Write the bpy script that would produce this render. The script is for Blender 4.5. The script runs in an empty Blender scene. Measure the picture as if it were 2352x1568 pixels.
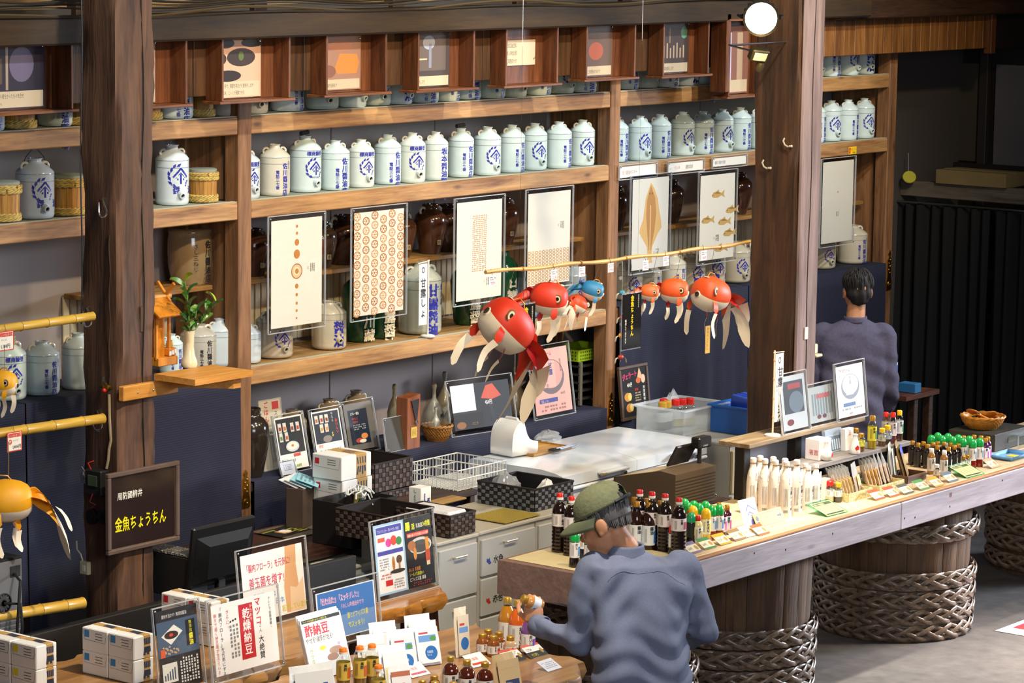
import bpy, bmesh, math, random
from mathutils import Vector, Matrix
random.seed(7)
SC = bpy.context.scene
COL = SC.collection
PI = math.pi
# ------------------------------------------------------------------ camera
F, TH, PT, RO, HC = 6823.0, math.radians(37.5), math.radians(8.185), math.radians(.822), 3.9
FW = Vector((math.cos(TH)*math.cos(PT), math.sin(TH)*math.cos(PT), -math.sin(PT)))
_rt = Vector((math.sin(TH), -math.cos(TH), 0)); _up = _rt.cross(FW)
RT = math.cos(RO)*_rt + math.sin(RO)*_up
UP = -math.sin(RO)*_rt + math.cos(RO)*_up
CP = Vector((0, 0, HC))
cam = bpy.data.cameras.new('camera'); cam.sensor_width = 36; cam.lens = F/2352*36
cam.clip_start = .1; cam.clip_end = 200
camo = bpy.data.objects.new('camera', cam); COL.objects.link(camo)
M = Matrix((RT, UP, -FW)).transposed().to_4x4(); M.translation = CP
camo.matrix_world = M
SC.camera = camo
# ------------------------------------------------------------------ light
vs = SC.view_settings
vs.view_transform = 'Standard'; vs.look = 'None'; vs.gamma = 1; vs.use_curve_mapping = False
vs.exposure = 0.0
W = bpy.data.worlds.new('world'); SC.world = W; W.use_nodes = True
W.node_tree.nodes['Background'].inputs[0].default_value = (.55, .6, .72, 1)
W.node_tree.nodes['Background'].inputs[1].default_value = .10
def lamp(name, typ, loc, tgt, power, col, size=.3, spot=60, blend=.6, sizey=None, spread=None):
    l = bpy.data.lights.new(name, typ); l.energy = power; l.color = col
    if typ == 'SPOT':
        l.spot_size = math.radians(spot); l.spot_blend = blend; l.shadow_soft_size = size
    if typ == 'AREA':
        l.size = size
        if sizey: l.shape = 'RECTANGLE'; l.size_y = sizey
        if spread: l.spread = math.radians(spread)
    o = bpy.data.objects.new(name, l); COL.objects.link(o)
    o.location = loc
    o.rotation_euler = (Vector(tgt)-Vector(loc)).to_track_quat('-Z', 'Y').to_euler()
    return o
COOL = (.86, .95, 1.0); WARM = (1.0, .78, .48); NEUT = (1.0, .92, .8)
for x, tx_, pw in ((9.0, 10.2, 270), (11.2, 12.2, 320), (13.0, 13.6, 320), (14.8, 15.6, 350), (15.9, 16.6, 190)):
    lamp('ceiling_spot', 'SPOT', (x, 7.6, 4.9), (tx_, 10.4, 2.2), pw, COOL, .07, 62, .7)
for x, pw in ((9.6, 330), (11.6, 420), (13.6, 380), (15.4, 200)):
    lamp('warm_spot', 'SPOT', (x-.8, 6.2, 4.7), (x, 9.9, 1.5), pw, WARM, .08, 75, .8)
lamp('warm_spot', 'SPOT', (14.9, 7.2, 4.6), (17.2, 10.2, 3.1), 330, WARM, .08, 40, .9)
lamp('counter_spot', 'SPOT', (12.55, 7.3, 3.9), (12.6, 7.9, .9), 880, (1, .93, .8), .05, 42, .9)
lamp('counter_spot', 'SPOT', (14.2, 7.2, 3.9), (14.1, 7.9, .9), 420, (1, .93, .8), .05, 46, .9)
lamp('table_spot', 'SPOT', (8.9, 6.6, 4.4), (9.3, 7.9, .8), 620, NEUT, .08, 66, .8)
lamp('window_daylight', 'AREA', (22.5, 3.2, 3.7), (13.8, 7.6, .5), 130, (.82, .88, 1.0), 3.0, sizey=1.4, spread=44)
lamp('door_daylight', 'AREA', (6.0, 1.5, 3.8), (10.8, 8.5, 1.2), 190, (.88, .92, 1.0), 3.0, sizey=2.0)
lamp('sun_patch', 'AREA', (16.5, 4.6, 3.6), (14.3, 6.6, 0), 60, (1, .86, .74), 1.2, sizey=1.2, spread=25)
# ------------------------------------------------------------------ helpers
def ray(x, y): return FW + RT*((x-1176)/F) + UP*((784-y)/F)
def PY(x, y, Y): d = ray(x, y); return CP + d*(Y/d.y)
def PX(x, y, X): d = ray(x, y); return CP + d*(X/d.x)
def PZ(x, y, z): d = ray(x, y); return CP + d*((z-HC)/d.z)
def pxm(p): return F/((Vector(p)-CP).dot(FW))
def zat(py, X, Y):
    k = (784-py)/F
    a = UP.x*X + UP.y*Y - k*(FW.x*X + FW.y*Y); b = UP.z - k*FW.z
    return HC - a/b
def lin(h):
    if isinstance(h, str):
        h = h.lstrip('#'); h = h if len(h) == 6 else ''.join(q*2 for q in h); c = [int(h[i:i+2], 16)/255 for i in (0, 2, 4)]
    else: c = h
    return tuple((v/12.92 if v <= .04045 else ((v+.055)/1.055)**2.4) for v in c)
MATS = {}
def mat(col, rough=.5, metal=0, var=0, scale=6, bump=0, coat=0, alpha=1, emit=0, trans=0, spec=.5, stretch=None, sss=0, name=None):
    key = (col, rough, metal, var, scale, bump, coat, alpha, emit, trans, spec, stretch, sss)
    if key in MATS: return MATS[key]
    m = bpy.data.materials.new(name or 'surface'); m.use_nodes = True
    n = m.node_tree.nodes; l = m.node_tree.links; b = n['Principled BSDF']
    c = lin(col)
    b.inputs['Base Color'].default_value = (*c, 1); b.inputs['Roughness'].default_value = rough
    b.inputs['Metallic'].default_value = metal; b.inputs['Specular IOR Level'].default_value = spec
    if coat: b.inputs['Coat Weight'].default_value = coat; b.inputs['Coat Roughness'].default_value = .06
    if trans: b.inputs['Transmission Weight'].default_value = trans
    if alpha < 1: b.inputs['Alpha'].default_value = alpha
    if emit: b.inputs['Emission Color'].default_value = (*c, 1); b.inputs['Emission Strength'].default_value = emit
    if sss: b.inputs['Subsurface Weight'].default_value = sss; b.inputs['Subsurface Radius'].default_value = (.01, .004, .002)
    if var or bump:
        tc = n.new('ShaderNodeTexCoord'); mp = n.new('ShaderNodeMapping'); nz = n.new('ShaderNodeTexNoise')
        nz.inputs['Scale'].default_value = scale; nz.inputs['Detail'].default_value = 5
        if stretch: mp.inputs['Scale'].default_value = stretch
        l.new(tc.outputs['Object'], mp.inputs[0]); l.new(mp.outputs[0], nz.inputs['Vector'])
        if var:
            r = n.new('ShaderNodeValToRGB')
            r.color_ramp.elements[0].position = .3; r.color_ramp.elements[1].position = .7
            r.color_ramp.elements[0].color = (*[v*(1-var) for v in c], 1)
            r.color_ramp.elements[1].color = (*[min(1, v*(1+var*.6)) for v in c], 1)
            l.new(nz.outputs['Fac'], r.inputs[0]); l.new(r.outputs[0], b.inputs['Base Color'])
        if bump:
            bp = n.new('ShaderNodeBump'); bp.inputs['Strength'].default_value = bump; bp.inputs['Distance'].default_value = .02
            l.new(nz.outputs['Fac'], bp.inputs['Height']); l.new(bp.outputs[0], b.inputs['Normal'])
    MATS[key] = m
    return m
def wood(light, dark, axis='X', rough=.6, scale=1.0, knots=.0, coat=0, bump=.25):
    key = ('wood', light, dark, axis, rough, scale, knots, coat)
    if key in MATS: return MATS[key]
    m = bpy.data.materials.new('wood'); m.use_nodes = True
    n = m.node_tree.nodes; l = m.node_tree.links; b = n['Principled BSDF']
    b.inputs['Roughness'].default_value = rough
    if coat: b.inputs['Coat Weight'].default_value = coat; b.inputs['Coat Roughness'].default_value = .1
    tc = n.new('ShaderNodeTexCoord'); mp = n.new('ShaderNodeMapping'); oi = n.new('ShaderNodeObjectInfo')
    ad = n.new('ShaderNodeVectorMath'); ad.operation = 'ADD'; sc_ = n.new('ShaderNodeVectorMath'); sc_.operation = 'SCALE'
    cv = n.new('ShaderNodeCombineXYZ')
    l.new(oi.outputs['Random'], cv.inputs[0]); l.new(oi.outputs['Random'], cv.inputs[1]); l.new(oi.outputs['Random'], cv.inputs[2])
    l.new(cv.outputs[0], sc_.inputs[0]); sc_.inputs['Scale'].default_value = 37
    l.new(tc.outputs['Object'], ad.inputs[0]); l.new(sc_.outputs[0], ad.inputs[1])
    s = {'X': (.09, 1, 1), 'Y': (1, .09, 1), 'Z': (1, 1, .09)}[axis]
    mp.inputs['Scale'].default_value = [v*14*scale for v in s]
    l.new(ad.outputs[0], mp.inputs[0])
    nz = n.new('ShaderNodeTexNoise'); nz.inputs['Scale'].default_value = 1.2; nz.inputs['Detail'].default_value = 6; nz.inputs['Distortion'].default_value = .8
    l.new(mp.outputs[0], nz.inputs['Vector'])
    n2 = n.new('ShaderNodeTexNoise'); n2.inputs['Scale'].default_value = 7; n2.inputs['Detail'].default_value = 3
    l.new(mp.outputs[0], n2.inputs['Vector'])
    mx = n.new('ShaderNodeMath'); mx.operation = 'MULTIPLY_ADD'; mx.inputs[1].default_value = .35
    l.new(n2.outputs['Fac'], mx.inputs[0]); l.new(nz.outputs['Fac'], mx.inputs[2])
    r = n.new('ShaderNodeValToRGB'); r.color_ramp.elements[0].position = .42; r.color_ramp.elements[1].position = .9
    r.color_ramp.elements[0].color = (*lin(dark), 1); r.color_ramp.elements[1].color = (*lin(light), 1)
    l.new(mx.outputs[0], r.inputs[0])
    out = r.outputs[0]
    if knots:
        vo = n.new('ShaderNodeTexVoronoi'); vo.inputs['Scale'].default_value = 1
        m2 = n.new('ShaderNodeMapping'); m2.inputs['Scale'].default_value = [v*(9 if v == 1 else 3.2/.09) for v in s] if False else {'X': (3.2, 9, 9), 'Y': (9, 3.2, 9), 'Z': (9, 9, 3.2)}[axis]
        l.new(ad.outputs[0], m2.inputs[0]); l.new(m2.outputs[0], vo.inputs['Vector'])
        rk = n.new('ShaderNodeValToRGB'); rk.color_ramp.elements[0].position = .04; rk.color_ramp.elements[1].position = .16
        rk.color_ramp.elements[0].color = (1, 1, 1, 1); rk.color_ramp.elements[1].color = (0, 0, 0, 1)
        l.new(vo.outputs['Distance'], rk.inputs[0])
        mk = n.new('ShaderNodeMix'); mk.data_type = 'RGBA'
        mm = n.new('ShaderNodeMath'); mm.operation = 'MULTIPLY'; mm.inputs[1].default_value = knots
        l.new(rk.outputs[0], mm.inputs[0]); l.new(mm.outputs[0], mk.inputs['Factor'])
        l.new(out, mk.inputs[6]); mk.inputs[7].default_value = (*[v*.35 for v in lin(dark)], 1)
        out = mk.outputs[2]
    l.new(out, b.inputs['Base Color'])
    bp = n.new('ShaderNodeBump'); bp.inputs['Strength'].default_value = bump; bp.inputs['Distance'].default_value = .01
    l.new(mx.outputs[0], bp.inputs['Height']); l.new(bp.outputs[0], b.inputs['Normal'])
    MATS[key] = m
    return m
def clear_mat(tint=(1, 1, 1), gloss=.10, rough=.03, opac=0.0, key='clear'):
    k = ('clr', tint, gloss, rough, opac)
    if k in MATS: return MATS[k]
    m = bpy.data.materials.new('clear_'+key); m.use_nodes = True
    n = m.node_tree.nodes; l = m.node_tree.links; n.clear()
    o = n.new('ShaderNodeOutputMaterial'); t = n.new('ShaderNodeBsdfTransparent'); g = n.new('ShaderNodeBsdfGlossy')
    t.inputs[0].default_value = (*tint, 1); g.inputs['Roughness'].default_value = rough
    lw = n.new('ShaderNodeLayerWeight'); fr = n.new('ShaderNodeMath'); fr.operation = 'POWER'; fr.inputs[1].default_value = 4.5; l.new(lw.outputs['Facing'], fr.inputs[0])
    ad = n.new('ShaderNodeMath'); ad.operation = 'MULTIPLY_ADD'; ad.inputs[1].default_value = 1.0; ad.inputs[2].default_value = gloss
    mx = n.new('ShaderNodeMixShader'); l.new(fr.outputs[0], ad.inputs[0]); l.new(ad.outputs[0], mx.inputs[0])
    l.new(t.outputs[0], mx.inputs[1]); l.new(g.outputs[0], mx.inputs[2])
    last = mx.outputs[0]
    if opac:
        d = n.new('ShaderNodeBsdfDiffuse'); d.inputs[0].default_value = (.85, .87, .88, 1)
        m2 = n.new('ShaderNodeMixShader'); m2.inputs[0].default_value = opac
        l.new(last, m2.inputs[1]); l.new(d.outputs[0], m2.inputs[2]); last = m2.outputs[0]
    l.new(last, o.inputs[0]); MATS[k] = m
    return m
class MB:
    """collects geometry for ONE mesh; mi = material slot index of what is added next"""
    def __init__(s): s.v = []; s.f = []; s.fm = []; s.M = Matrix.Identity(4); s.mi = 0; s.weld = False
    def add(s, vs_, fs):
        b = len(s.v); s.v += [tuple(s.M @ Vector(p)) for p in vs_]
        s.f += [[i+b for i in q] for q in fs]; s.fm += [s.mi]*len(fs); return s
    def box(s, c, d, b=0):
        x, y, z = c; dx, dy, dz = d[0]/2, d[1]/2, d[2]/2
        if not b:
            p = [(x+i*dx, y+j*dy, z+k*dz) for k in (-1, 1) for j in (-1, 1) for i in (-1, 1)]
            return s.add(p, [(0, 2, 3, 1), (4, 5, 7, 6), (0, 1, 5, 4), (2, 6, 7, 3), (0, 4, 6, 2), (1, 3, 7, 5)])
        b = min(b, dx*.9, dy*.9, dz*.9)
        p = []; idx = {}
        for k in (-1, 1):
            for j in (-1, 1):
                for i in (-1, 1):
                    for a in range(3):
                        q = [i*(dx-b), j*(dy-b), k*(dz-b)]; q[a] = (i*dx, j*dy, k*dz)[a]
                        idx[i, j, k, a] = len(p); p.append((x+q[0], y+q[1], z+q[2]))
        g = lambda *t: idx[t]; fs = []
        for t in (-1, 1):
            q = [g(t, -1, -1, 0), g(t, 1, -1, 0), g(t, 1, 1, 0), g(t, -1, 1, 0)]; fs.append(q if t > 0 else q[::-1])
            q = [g(-1, t, -1, 1), g(-1, t, 1, 1), g(1, t, 1, 1), g(1, t, -1, 1)]; fs.append(q if t > 0 else q[::-1])
            q = [g(-1, -1, t, 2), g(1, -1, t, 2), g(1, 1, t, 2), g(-1, 1, t, 2)]; fs.append(q if t > 0 else q[::-1])
        for u in (-1, 1):
            for w in (-1, 1):
                q = [g(-1, u, w, 1), g(-1, u, w, 2), g(1, u, w, 2), g(1, u, w, 1)]; fs.append(q if u*w < 0 else q[::-1])
                q = [g(u, -1, w, 2), g(u, -1, w, 0), g(u, 1, w, 0), g(u, 1, w, 2)]; fs.append(q if u*w < 0 else q[::-1])
                q = [g(u, w, -1, 0), g(u, w, -1, 1), g(u, w, 1, 1), g(u, w, 1, 0)]; fs.append(q if u*w < 0 else q[::-1])
                for k in (-1, 1):
                    q = [g(u, w, k, 0), g(u, w, k, 1), g(u, w, k, 2)]; fs.append(q if u*w*k > 0 else q[::-1])
        return s.add(p, fs)
    def lathe(s, prof, n=16, c=(0, 0, 0), cap0=True, cap1=True, sx=1, sy=1, a0=0, a1=2*PI):
        full = abs(a1-a0-2*PI) < 1e-6; m = n if full else n+1
        p = [(c[0]+r*sx*math.cos(a0+(a1-a0)*i/n), c[1]+r*sy*math.sin(a0+(a1-a0)*i/n), c[2]+z) for r, z in prof for i in range(m)]
        fs = []
        for k in range(len(prof)-1):
            for i in range(n):
                j = (i+1) % m if full else i+1
                fs.append((k*m+i, k*m+j, (k+1)*m+j, (k+1)*m+i))
        if full and cap0 and prof[0][0] > 1e-5: fs.append(tuple(range(m-1, -1, -1)))
        if full and cap1 and prof[-1][0] > 1e-5: fs.append(tuple((len(prof)-1)*m+i for i in range(m)))
        return s.add(p, fs)
    def tube(s, pts, r, n=6, closed=False, cap=True):
        pts = [Vector(p) for p in pts]; N = len(pts); R = r if isinstance(r, (list, tuple)) else [r]*N
        vs_ = []; up = None
        for i, p in enumerate(pts):
            if closed: t = pts[(i+1) % N]-pts[i-1]
            else: t = pts[min(i+1, N-1)]-pts[max(i-1, 0)]
            t.normalize()
            if up is None:
                up = Vector((0, 0, 1)) if abs(t.z) < .9 else Vector((1, 0, 0))
            a = t.cross(up)
            if a.length < 1e-6: a = t.orthogonal()
            a.normalize(); b = a.cross(t); up = b
            for k in range(n):
                q = 2*PI*k/n; vs_.append(p + (a*math.cos(q) + b*math.sin(q))*R[i])
        fs = []
        for i in range(N if closed else N-1):
            i2 = (i+1) % N
            for k in range(n):
                k2 = (k+1) % n; fs.append((i*n+k, i*n+k2, i2*n+k2, i2*n+k))
        if cap and not closed:
            fs.append(tuple(range(n-1, -1, -1))); fs.append(tuple((N-1)*n+k for k in range(n)))
        return s.add(vs_, fs)
    def cyl(s, c, r, h, n=12, r2=None): return s.lathe([(r, 0), (r if r2 is None else r2, h)], n, c)
    def ball(s, c, r, n=12, m=8, sc=(1, 1, 1)):
        pr = [(r*math.sin(PI*k/m), -r*math.cos(PI*k/m)) for k in range(m+1)]
        pr[0] = (1e-6, -r); pr[-1] = (1e-6, r)
        o = s.M; s.M = o @ Matrix.Translation(c) @ Matrix.Diagonal((*sc, 1)); s.lathe(pr, n); s.M = o; return s
    def prism(s, poly, y0, y1):
        """polygon in local XZ, extruded along Y"""
        n = len(poly); p = [(x, y0, z) for x, z in poly]+[(x, y1, z) for x, z in poly]
        fs = [tuple(range(n)), tuple(range(2*n-1, n-1, -1))]+[(i, i+n, (i+1) % n+n, (i+1) % n) for i in range(n)]
        return s.add(p, fs)
    def prismz(s, poly, z0, z1):
        n = len(poly); p = [(x, y, z0) for x, y in poly]+[(x, y, z1) for x, y in poly]
        fs = [tuple(range(n-1, -1, -1)), tuple(range(n, 2*n))]+[(i, (i+1) % n, (i+1) % n+n, i+n) for i in range(n)]
        return s.add(p, fs)
    def grid(s, nu, nv, fn):
        p = [fn(i/nu, j/nv) for j in range(nv+1) for i in range(nu+1)]
        fs = [(j*(nu+1)+i, j*(nu+1)+i+1, (j+1)*(nu+1)+i+1, (j+1)*(nu+1)+i) for j in range(nv) for i in range(nu)]
        return s.add(p, fs)
    def mesh(s, name, mats, smooth=True, angle=.7):
        me = bpy.data.meshes.new(name); me.from_pydata(s.v, [], s.f)
        if not isinstance(mats, (list, tuple)): mats = [mats]
        for m in mats: me.materials.append(m)
        if len(mats) > 1: me.polygons.foreach_set('material_index', s.fm)
        if s.weld:
            bm = bmesh.new(); bm.from_mesh(me); bmesh.ops.remove_doubles(bm, verts=bm.verts, dist=1e-5); bm.to_mesh(me); bm.free()
        if smooth:
            me.polygons.foreach_set('use_smooth', [True]*len(me.polygons)); me.set_sharp_from_angle(angle=angle)
        me.update(); return me
    def build(s, name, mats, parent=None, smooth=True, angle=.7, kind=None, loc=None, rot=None):
        return link(name, s.mesh(name, mats, smooth, angle), parent, kind, loc, rot)
def link(name, me, parent=None, kind=None, loc=None, rot=None):
    o = bpy.data.objects.new(name, me); COL.objects.link(o)
    if parent: o.parent = parent
    if kind: o['kind'] = kind
    if loc is not None: o.location = loc
    if rot is not None: o.rotation_euler = rot
    return o
def tag(o, label, cat, group=None):
    o['label'] = label; o['category'] = cat
    if group: o['group'] = group
    return o
def thing(name, label, cat, loc=(0, 0, 0), rz=0, group=None, rot=None):
    o = bpy.data.objects.new(name, None); COL.objects.link(o)
    o.empty_display_size = .05
    o.location = loc; o.rotation_euler = rot or (0, 0, rz); return tag(o, label, cat, group)
def dup(root, loc, rz=None, label=None, group=None, scale=None, rot=None):
    def cp(o, par):
        c = o.copy(); COL.objects.link(c)
        if par: c.parent = par
        for ch in kids.get(o.name, []): cp(ch, c)
        return c
    kids = {}
    def walk(o):
        kids[o.name] = list(o.children)
        for ch in kids[o.name]: walk(ch)
    walk(root)
    r = cp(root, None); r.location = loc
    if rz is not None: r.rotation_euler = (0, 0, rz)
    if rot is not None: r.rotation_euler = rot
    if scale: r.scale = scale if isinstance(scale, (tuple, list)) else (scale,)*3
    if label: r['label'] = label
    if group: r['group'] = group
    return r
ORD = ['first', 'second', 'third', 'fourth', 'fifth', 'sixth', 'seventh', 'eighth', 'ninth', 'tenth', 'eleventh', 'twelfth', 'thirteenth', 'fourteenth', 'fifteenth', 'sixteenth', 'seventeenth', 'eighteenth']
def inst(name, mesh, parent, loc=(0, 0, 0), rot=(0, 0, 0), scale=(1, 1, 1), kind=None):
    o = link(name, mesh, parent, kind); o.location = loc; o.rotation_euler = rot; o.scale = scale; return o
# --- lettering: outline glyphs of the built-in font, laid out by hand
GL = {}
def glyph(ch):
    if ch not in GL:
        c = bpy.data.curves.new('t', 'FONT'); c.body = ch; c.resolution_u = 1
        o = bpy.data.objects.new('t', c); COL.objects.link(o); m = o.to_mesh()
        vv = [(v.co.x, v.co.y) for v in m.vertices]; ff = [tuple(p.vertices) for p in m.polygons]
        w = max([x for x, y in vv], default=.3)
        o.to_mesh_clear(); bpy.data.objects.remove(o); bpy.data.curves.remove(c)
        GL[ch] = (vv, ff, 1.0 if ord(ch) > 0x2e00 else w+.08)
    return GL[ch]
def tw(sx): return sum(glyph(c)[2] if c != ' ' else .35 for c in sx)
def text(mb, sx, u, v, size, fn, vert=False, bold=0, ital=0, asp=1.0):
    """fn maps page (u, v) to a point; horizontal: baseline from (u,v); vertical: top-centre at (u,v)"""
    cu, cv = u, v
    for ch in sx:
        if ch == ' ': 
            if vert: cv -= size*.5
            else: cu += size*.35
            continue
        vv, ff, w = glyph(ch)
        if vert:
            if ch in 'ー―-…〜': pts = [(cu + (y-.38)*size*asp, cv - x*size) for x, y in vv]
            else: pts = [(cu + (x-w/2)*size*asp, cv - .86*size + y*size) for x, y in vv]
            cv -= size*1.02
        else:
            pts = [(cu + (x+ital*y)*size*asp, cv + y*size) for x, y in vv]
            cu += w*size*asp
        mb.add([fn(a, b) for a, b in pts], ff)
        if bold:
            o_ = Vector(fn(u, v)); nn = (Vector(fn(u+.001, v))-o_).cross(Vector(fn(u, v+.001))-o_)
            if nn.length > 0: nn.normalize()
            for k, (dx, dy) in enumerate(((bold, 0), (0, bold), (bold, bold))): mb.add([Vector(fn(a+dx*size, b+dy*size))+nn*(2e-5*(k+1)) for a, b in pts], ff)
def flat(y=0.0): return lambda u, v: (u, y, v)
def wrap(r, z0=0, ph0=0, off=.0006):
    return lambda u, v: ((r+off)*math.sin(u/r+ph0), -(r+off)*math.cos(u/r+ph0), z0+v)
PGM = {}
def page(name, w, h, els, parent, bg='#f2efe6', y=0, back=True, rough=.5, z0=0, thick=.0012, rot=None, loc=None):
    """a printed sheet standing in local XZ, base centre at origin, facing -Y; els = flat print"""
    mb = MB(); cols = [bg]
    mb.box((0, y, z0+h/2), (w, thick, h))
    lay = 1; pc = None
    for e in els:
        k = e[0]; c = e[1]
        if c != pc: lay += 1
        pc = c
        if c not in cols: cols.append(c)
        mb.mi = cols.index(c); fy = y-thick/2-.0001*lay; f = lambda a, b, fy=fy: ((a-.5)*w, fy, z0+b*h)
        if k == 'r':   # rect x0,y0,x1,y1 in 0..1
            x0, y0, x1, y1 = e[2:6]; mb.add([f(x0, y0), f(x1, y0), f(x1, y1), f(x0, y1)], [(0, 1, 2, 3)])
        elif k == 'e':  # ellipse
            x, yy, rx, ry = e[2:6]; n = 20
            mb.add([f(x+rx*math.cos(2*PI*i/n), yy+ry*math.sin(2*PI*i/n)) for i in range(n)], [tuple(range(n))])
        elif k == 'o':  # ring
            x, yy, rx, ry, t = e[2:7]; n = 20
            p = [f(x+q*rx*math.cos(2*PI*i/n), yy+q*ry*math.sin(2*PI*i/n)) for q in (1, 1-t) for i in range(n)]
            mb.add(p, [(i, (i+1) % n, n+(i+1) % n, n+i) for i in range(n)])
        elif k == 'p':  # polygon
            mb.add([f(a, b) for a, b in e[2]], [tuple(range(len(e[2])))])
        elif k == 't':  # text x,y,size(frac of h), str, opts
            x, yy, sz, sx = e[2:6]; o = e[6] if len(e) > 6 else {}
            tilt = o.get('tilt', 0)
            g = lambda a, b, x=x, fy=fy: ((x-.5)*w+a, fy, z0+b+a*tilt)
            text(mb, sx, 0, yy*h, sz*h, g, o.get('v', False), o.get('b', 0), o.get('i', 0), o.get('a', 1))
        elif k == 'l':  # fake fine print lines: x0,y0,x1,y1,n
            x0, y0, x1, y1, nn = e[2:7]; vert = len(e) > 7
            for i in range(nn):
                for j in range(9):
                    t0 = (j+random.random()*.3)/9; t1 = t0+.07
                    if random.random() < .12: continue
                    if vert:
                        a = x0+(x1-x0)*(i+.5)/nn; d = (x1-x0)/nn*.28
                        q = [(a-d, y0+(y1-y0)*t0), (a+d, y0+(y1-y0)*t0), (a+d, y0+(y1-y0)*t1), (a-d, y0+(y1-y0)*t1)]
                    else:
                        a = y0+(y1-y0)*(i+.5)/nn; d = (y1-y0)/nn*.26
                        q = [(x0+(x1-x0)*t0, a-d), (x0+(x1-x0)*t1, a-d), (x0+(x1-x0)*t1, a+d), (x0+(x1-x0)*t0, a+d)]
                    mb.add([f(*t) for t in q], [(0, 1, 2, 3)])
    return mb.build(name, [mat(c, rough) for c in cols], parent, smooth=False, rot=rot, loc=loc)
CHROME = mat('#d8d8da', .18, 1.0); STEEL = mat('#8d8f92', .35, 1.0); BLACK = mat('#151515', .45); GOLD = mat('#c8963a', .3, 1.0)
CLEAR = clear_mat(gloss=.03, key='acrylic'); 
SCREW = MB().lathe([(.0045, 0), (.0045, .004), (.002, .006)], 8).mesh('screw', CHROME)
def acrylic(name, label, loc, rz, w, h, els, bg='#f2efe6', pm=.08, lean=0, cat='sign', foot=None, z=0, t=.006, pw=None, ph=None, corner=4, gl=None, group=None):
    """clear acrylic holder with a printed sheet inside; pm = margin of clear sheet round the page"""
    T = thing(name, label, cat, loc, 0, group); T.rotation_euler = (lean, 0, rz); T.rotation_mode = 'XYZ'
    mb = MB(); mb.box((0, 0, h/2), (w, .003, h), .001); mb.box((0, t+.002, h/2), (w, .003, h), .001)
    mb.build('acrylic_sheet', gl or CLEAR, T, smooth=False)
    pw = pw or w*(1-2*pm); ph = ph or h-2*pm*w
    page('printed_sheet', pw, ph, els, T, bg, y=.5*t+.001, z0=(h-ph)/2)
    ed = MB()
    for c, d in (((-w/2, t/2, h/2), (.004, t+.004, h)), ((w/2, t/2, h/2), (.004, t+.004, h)), ((0, t/2, h), (w, t+.004, .004)), ((0, t/2, 0), (w, t+.004, .004))): ed.box(c, d)
    ed.build('sheet_edge', clear_mat(gloss=.25, rough=.1, opac=.3, key='edge'), T, smooth=False)
    px_, pz = w/2-.012, h-.012
    for x, z_ in ((-px_, .012), (px_, .012), (-px_, pz), (px_, pz))[4-corner:]:
        inst('screw', SCREW, T, (x, -.002, z_), (PI/2, 0, 0))
    if foot:
        for sx in (-1, 1): MB().tube([(sx*w*.3, t, h*.45), (sx*w*.3, foot, 0)], .0035, 6).build("stand_leg", CLEAR, T)
    if False:
        f = MB()
        for sx in (-1, 1): f.tube([(sx*w*.3, t, h*.45), (sx*w*.3, foot, 0)], .0035, 6)
        f.build('stand_leg', CLEAR if foot else CHROME, T)
    return T
# ================================================================== structure
YS = 10.3                      # front plane of the big shelf
Z1, Z2, Z4, ZB, ZI = 2.86, 2.425, 1.56, .96, 1.985
PINE = wood('#c2935c', '#6e4423', 'X', .55, 1.0, .8)
PINEZ = wood('#9a6c44', '#4e301b', 'Z', .6, 1.0, .7)
OLD = wood('#6b4a35', '#241710', 'Z', .7, .8, .3, bump=.6)
OLDR = wood('#5a3a22', '#1c110a', 'Z', .55, .8, .3, bump=.6)
DARKW = wood('#4a2f1c', '#1a0f08', 'X', .5, 1.0)
REDW = wood('#8a5026', '#4a2410', 'X', .5, 1.4)
REDWZ = wood('#7c4520', '#431f0d', 'Z', .5, 1.4)
def structure(name, mb, m, smooth=False, parent=None):
    return mb.build(name, m, parent, smooth, kind=None if parent else 'structure')
fl = MB(); fl.box((14, 6, -.05), (34, 26, .1))
structure('floor', fl, mat('#5c5856', .8, var=.28, scale=9, bump=.25))
# back wall: painted boards with open seams on a dark backing
wb = structure('wall_back', MB().box((13, 10.86, 1.7), (16, .06, 3.4)), mat('#4a4440', .8))
PAN = MB().box((0, 0, 1.55), (.905, .03, 3.0), .004).mesh('wall_panel', mat('#958b89', .7, var=.06, scale=3))
for i in range(12): inst('wall_panel', PAN, wb, (7.4+.91*i, 10.815, 0))
wu = structure('wall_upper', MB().box((13, 10.9, 4.3), (18, .08, 2.1)), mat('#a8875a', .85, var=.08, scale=2))
STUD = MB().box((0, 0, 4.2), (.1, .08, 1.8), .006).mesh('wall_stud', DARKW)
for px_ in (180, 588, 905, 1188, 1430): inst('wall_stud', STUD, wu, (PY(px_, 5, 10.83).x, 10.83, 0))
# side wall beyond the end of the shelf with dull panes, and ceiling-high dark frame
wr = structure('wall_right', MB().box((19.6, 10.0, 2.2), (.08, 3.2, 4.4)), mat('#110d0b', .85))
for (x0, y0, x1, y1, c) in ((2108, 140, 2238, 372, '#40392f'), (2283, 148, 2420, 402, '#5c5a5c')):
    a = PX(x0, y0, 19.5); b = PX(x1, y1, 19.5)
    MB().box((19.54, (a.y+b.y)/2, (a.z+b.z)/2), (.02, abs(a.y-b.y), a.z-b.z), .004).build('pane', mat(c, .7, var=.08, scale=4), wr)
a = PX(2262, 200, 19.5)
MB().box((19.5, a.y, 2.3), (.06, .07, 2.6), .005).build('frame_post', mat('#2c2420', .6), wr)
a = PX(2180, 380, 19.5)
MB().box((19.5, a.y-.4, a.z+.0), (.07, 2.4, .06), .005).build('frame_rail', mat('#1b1512', .6), wr)
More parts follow.
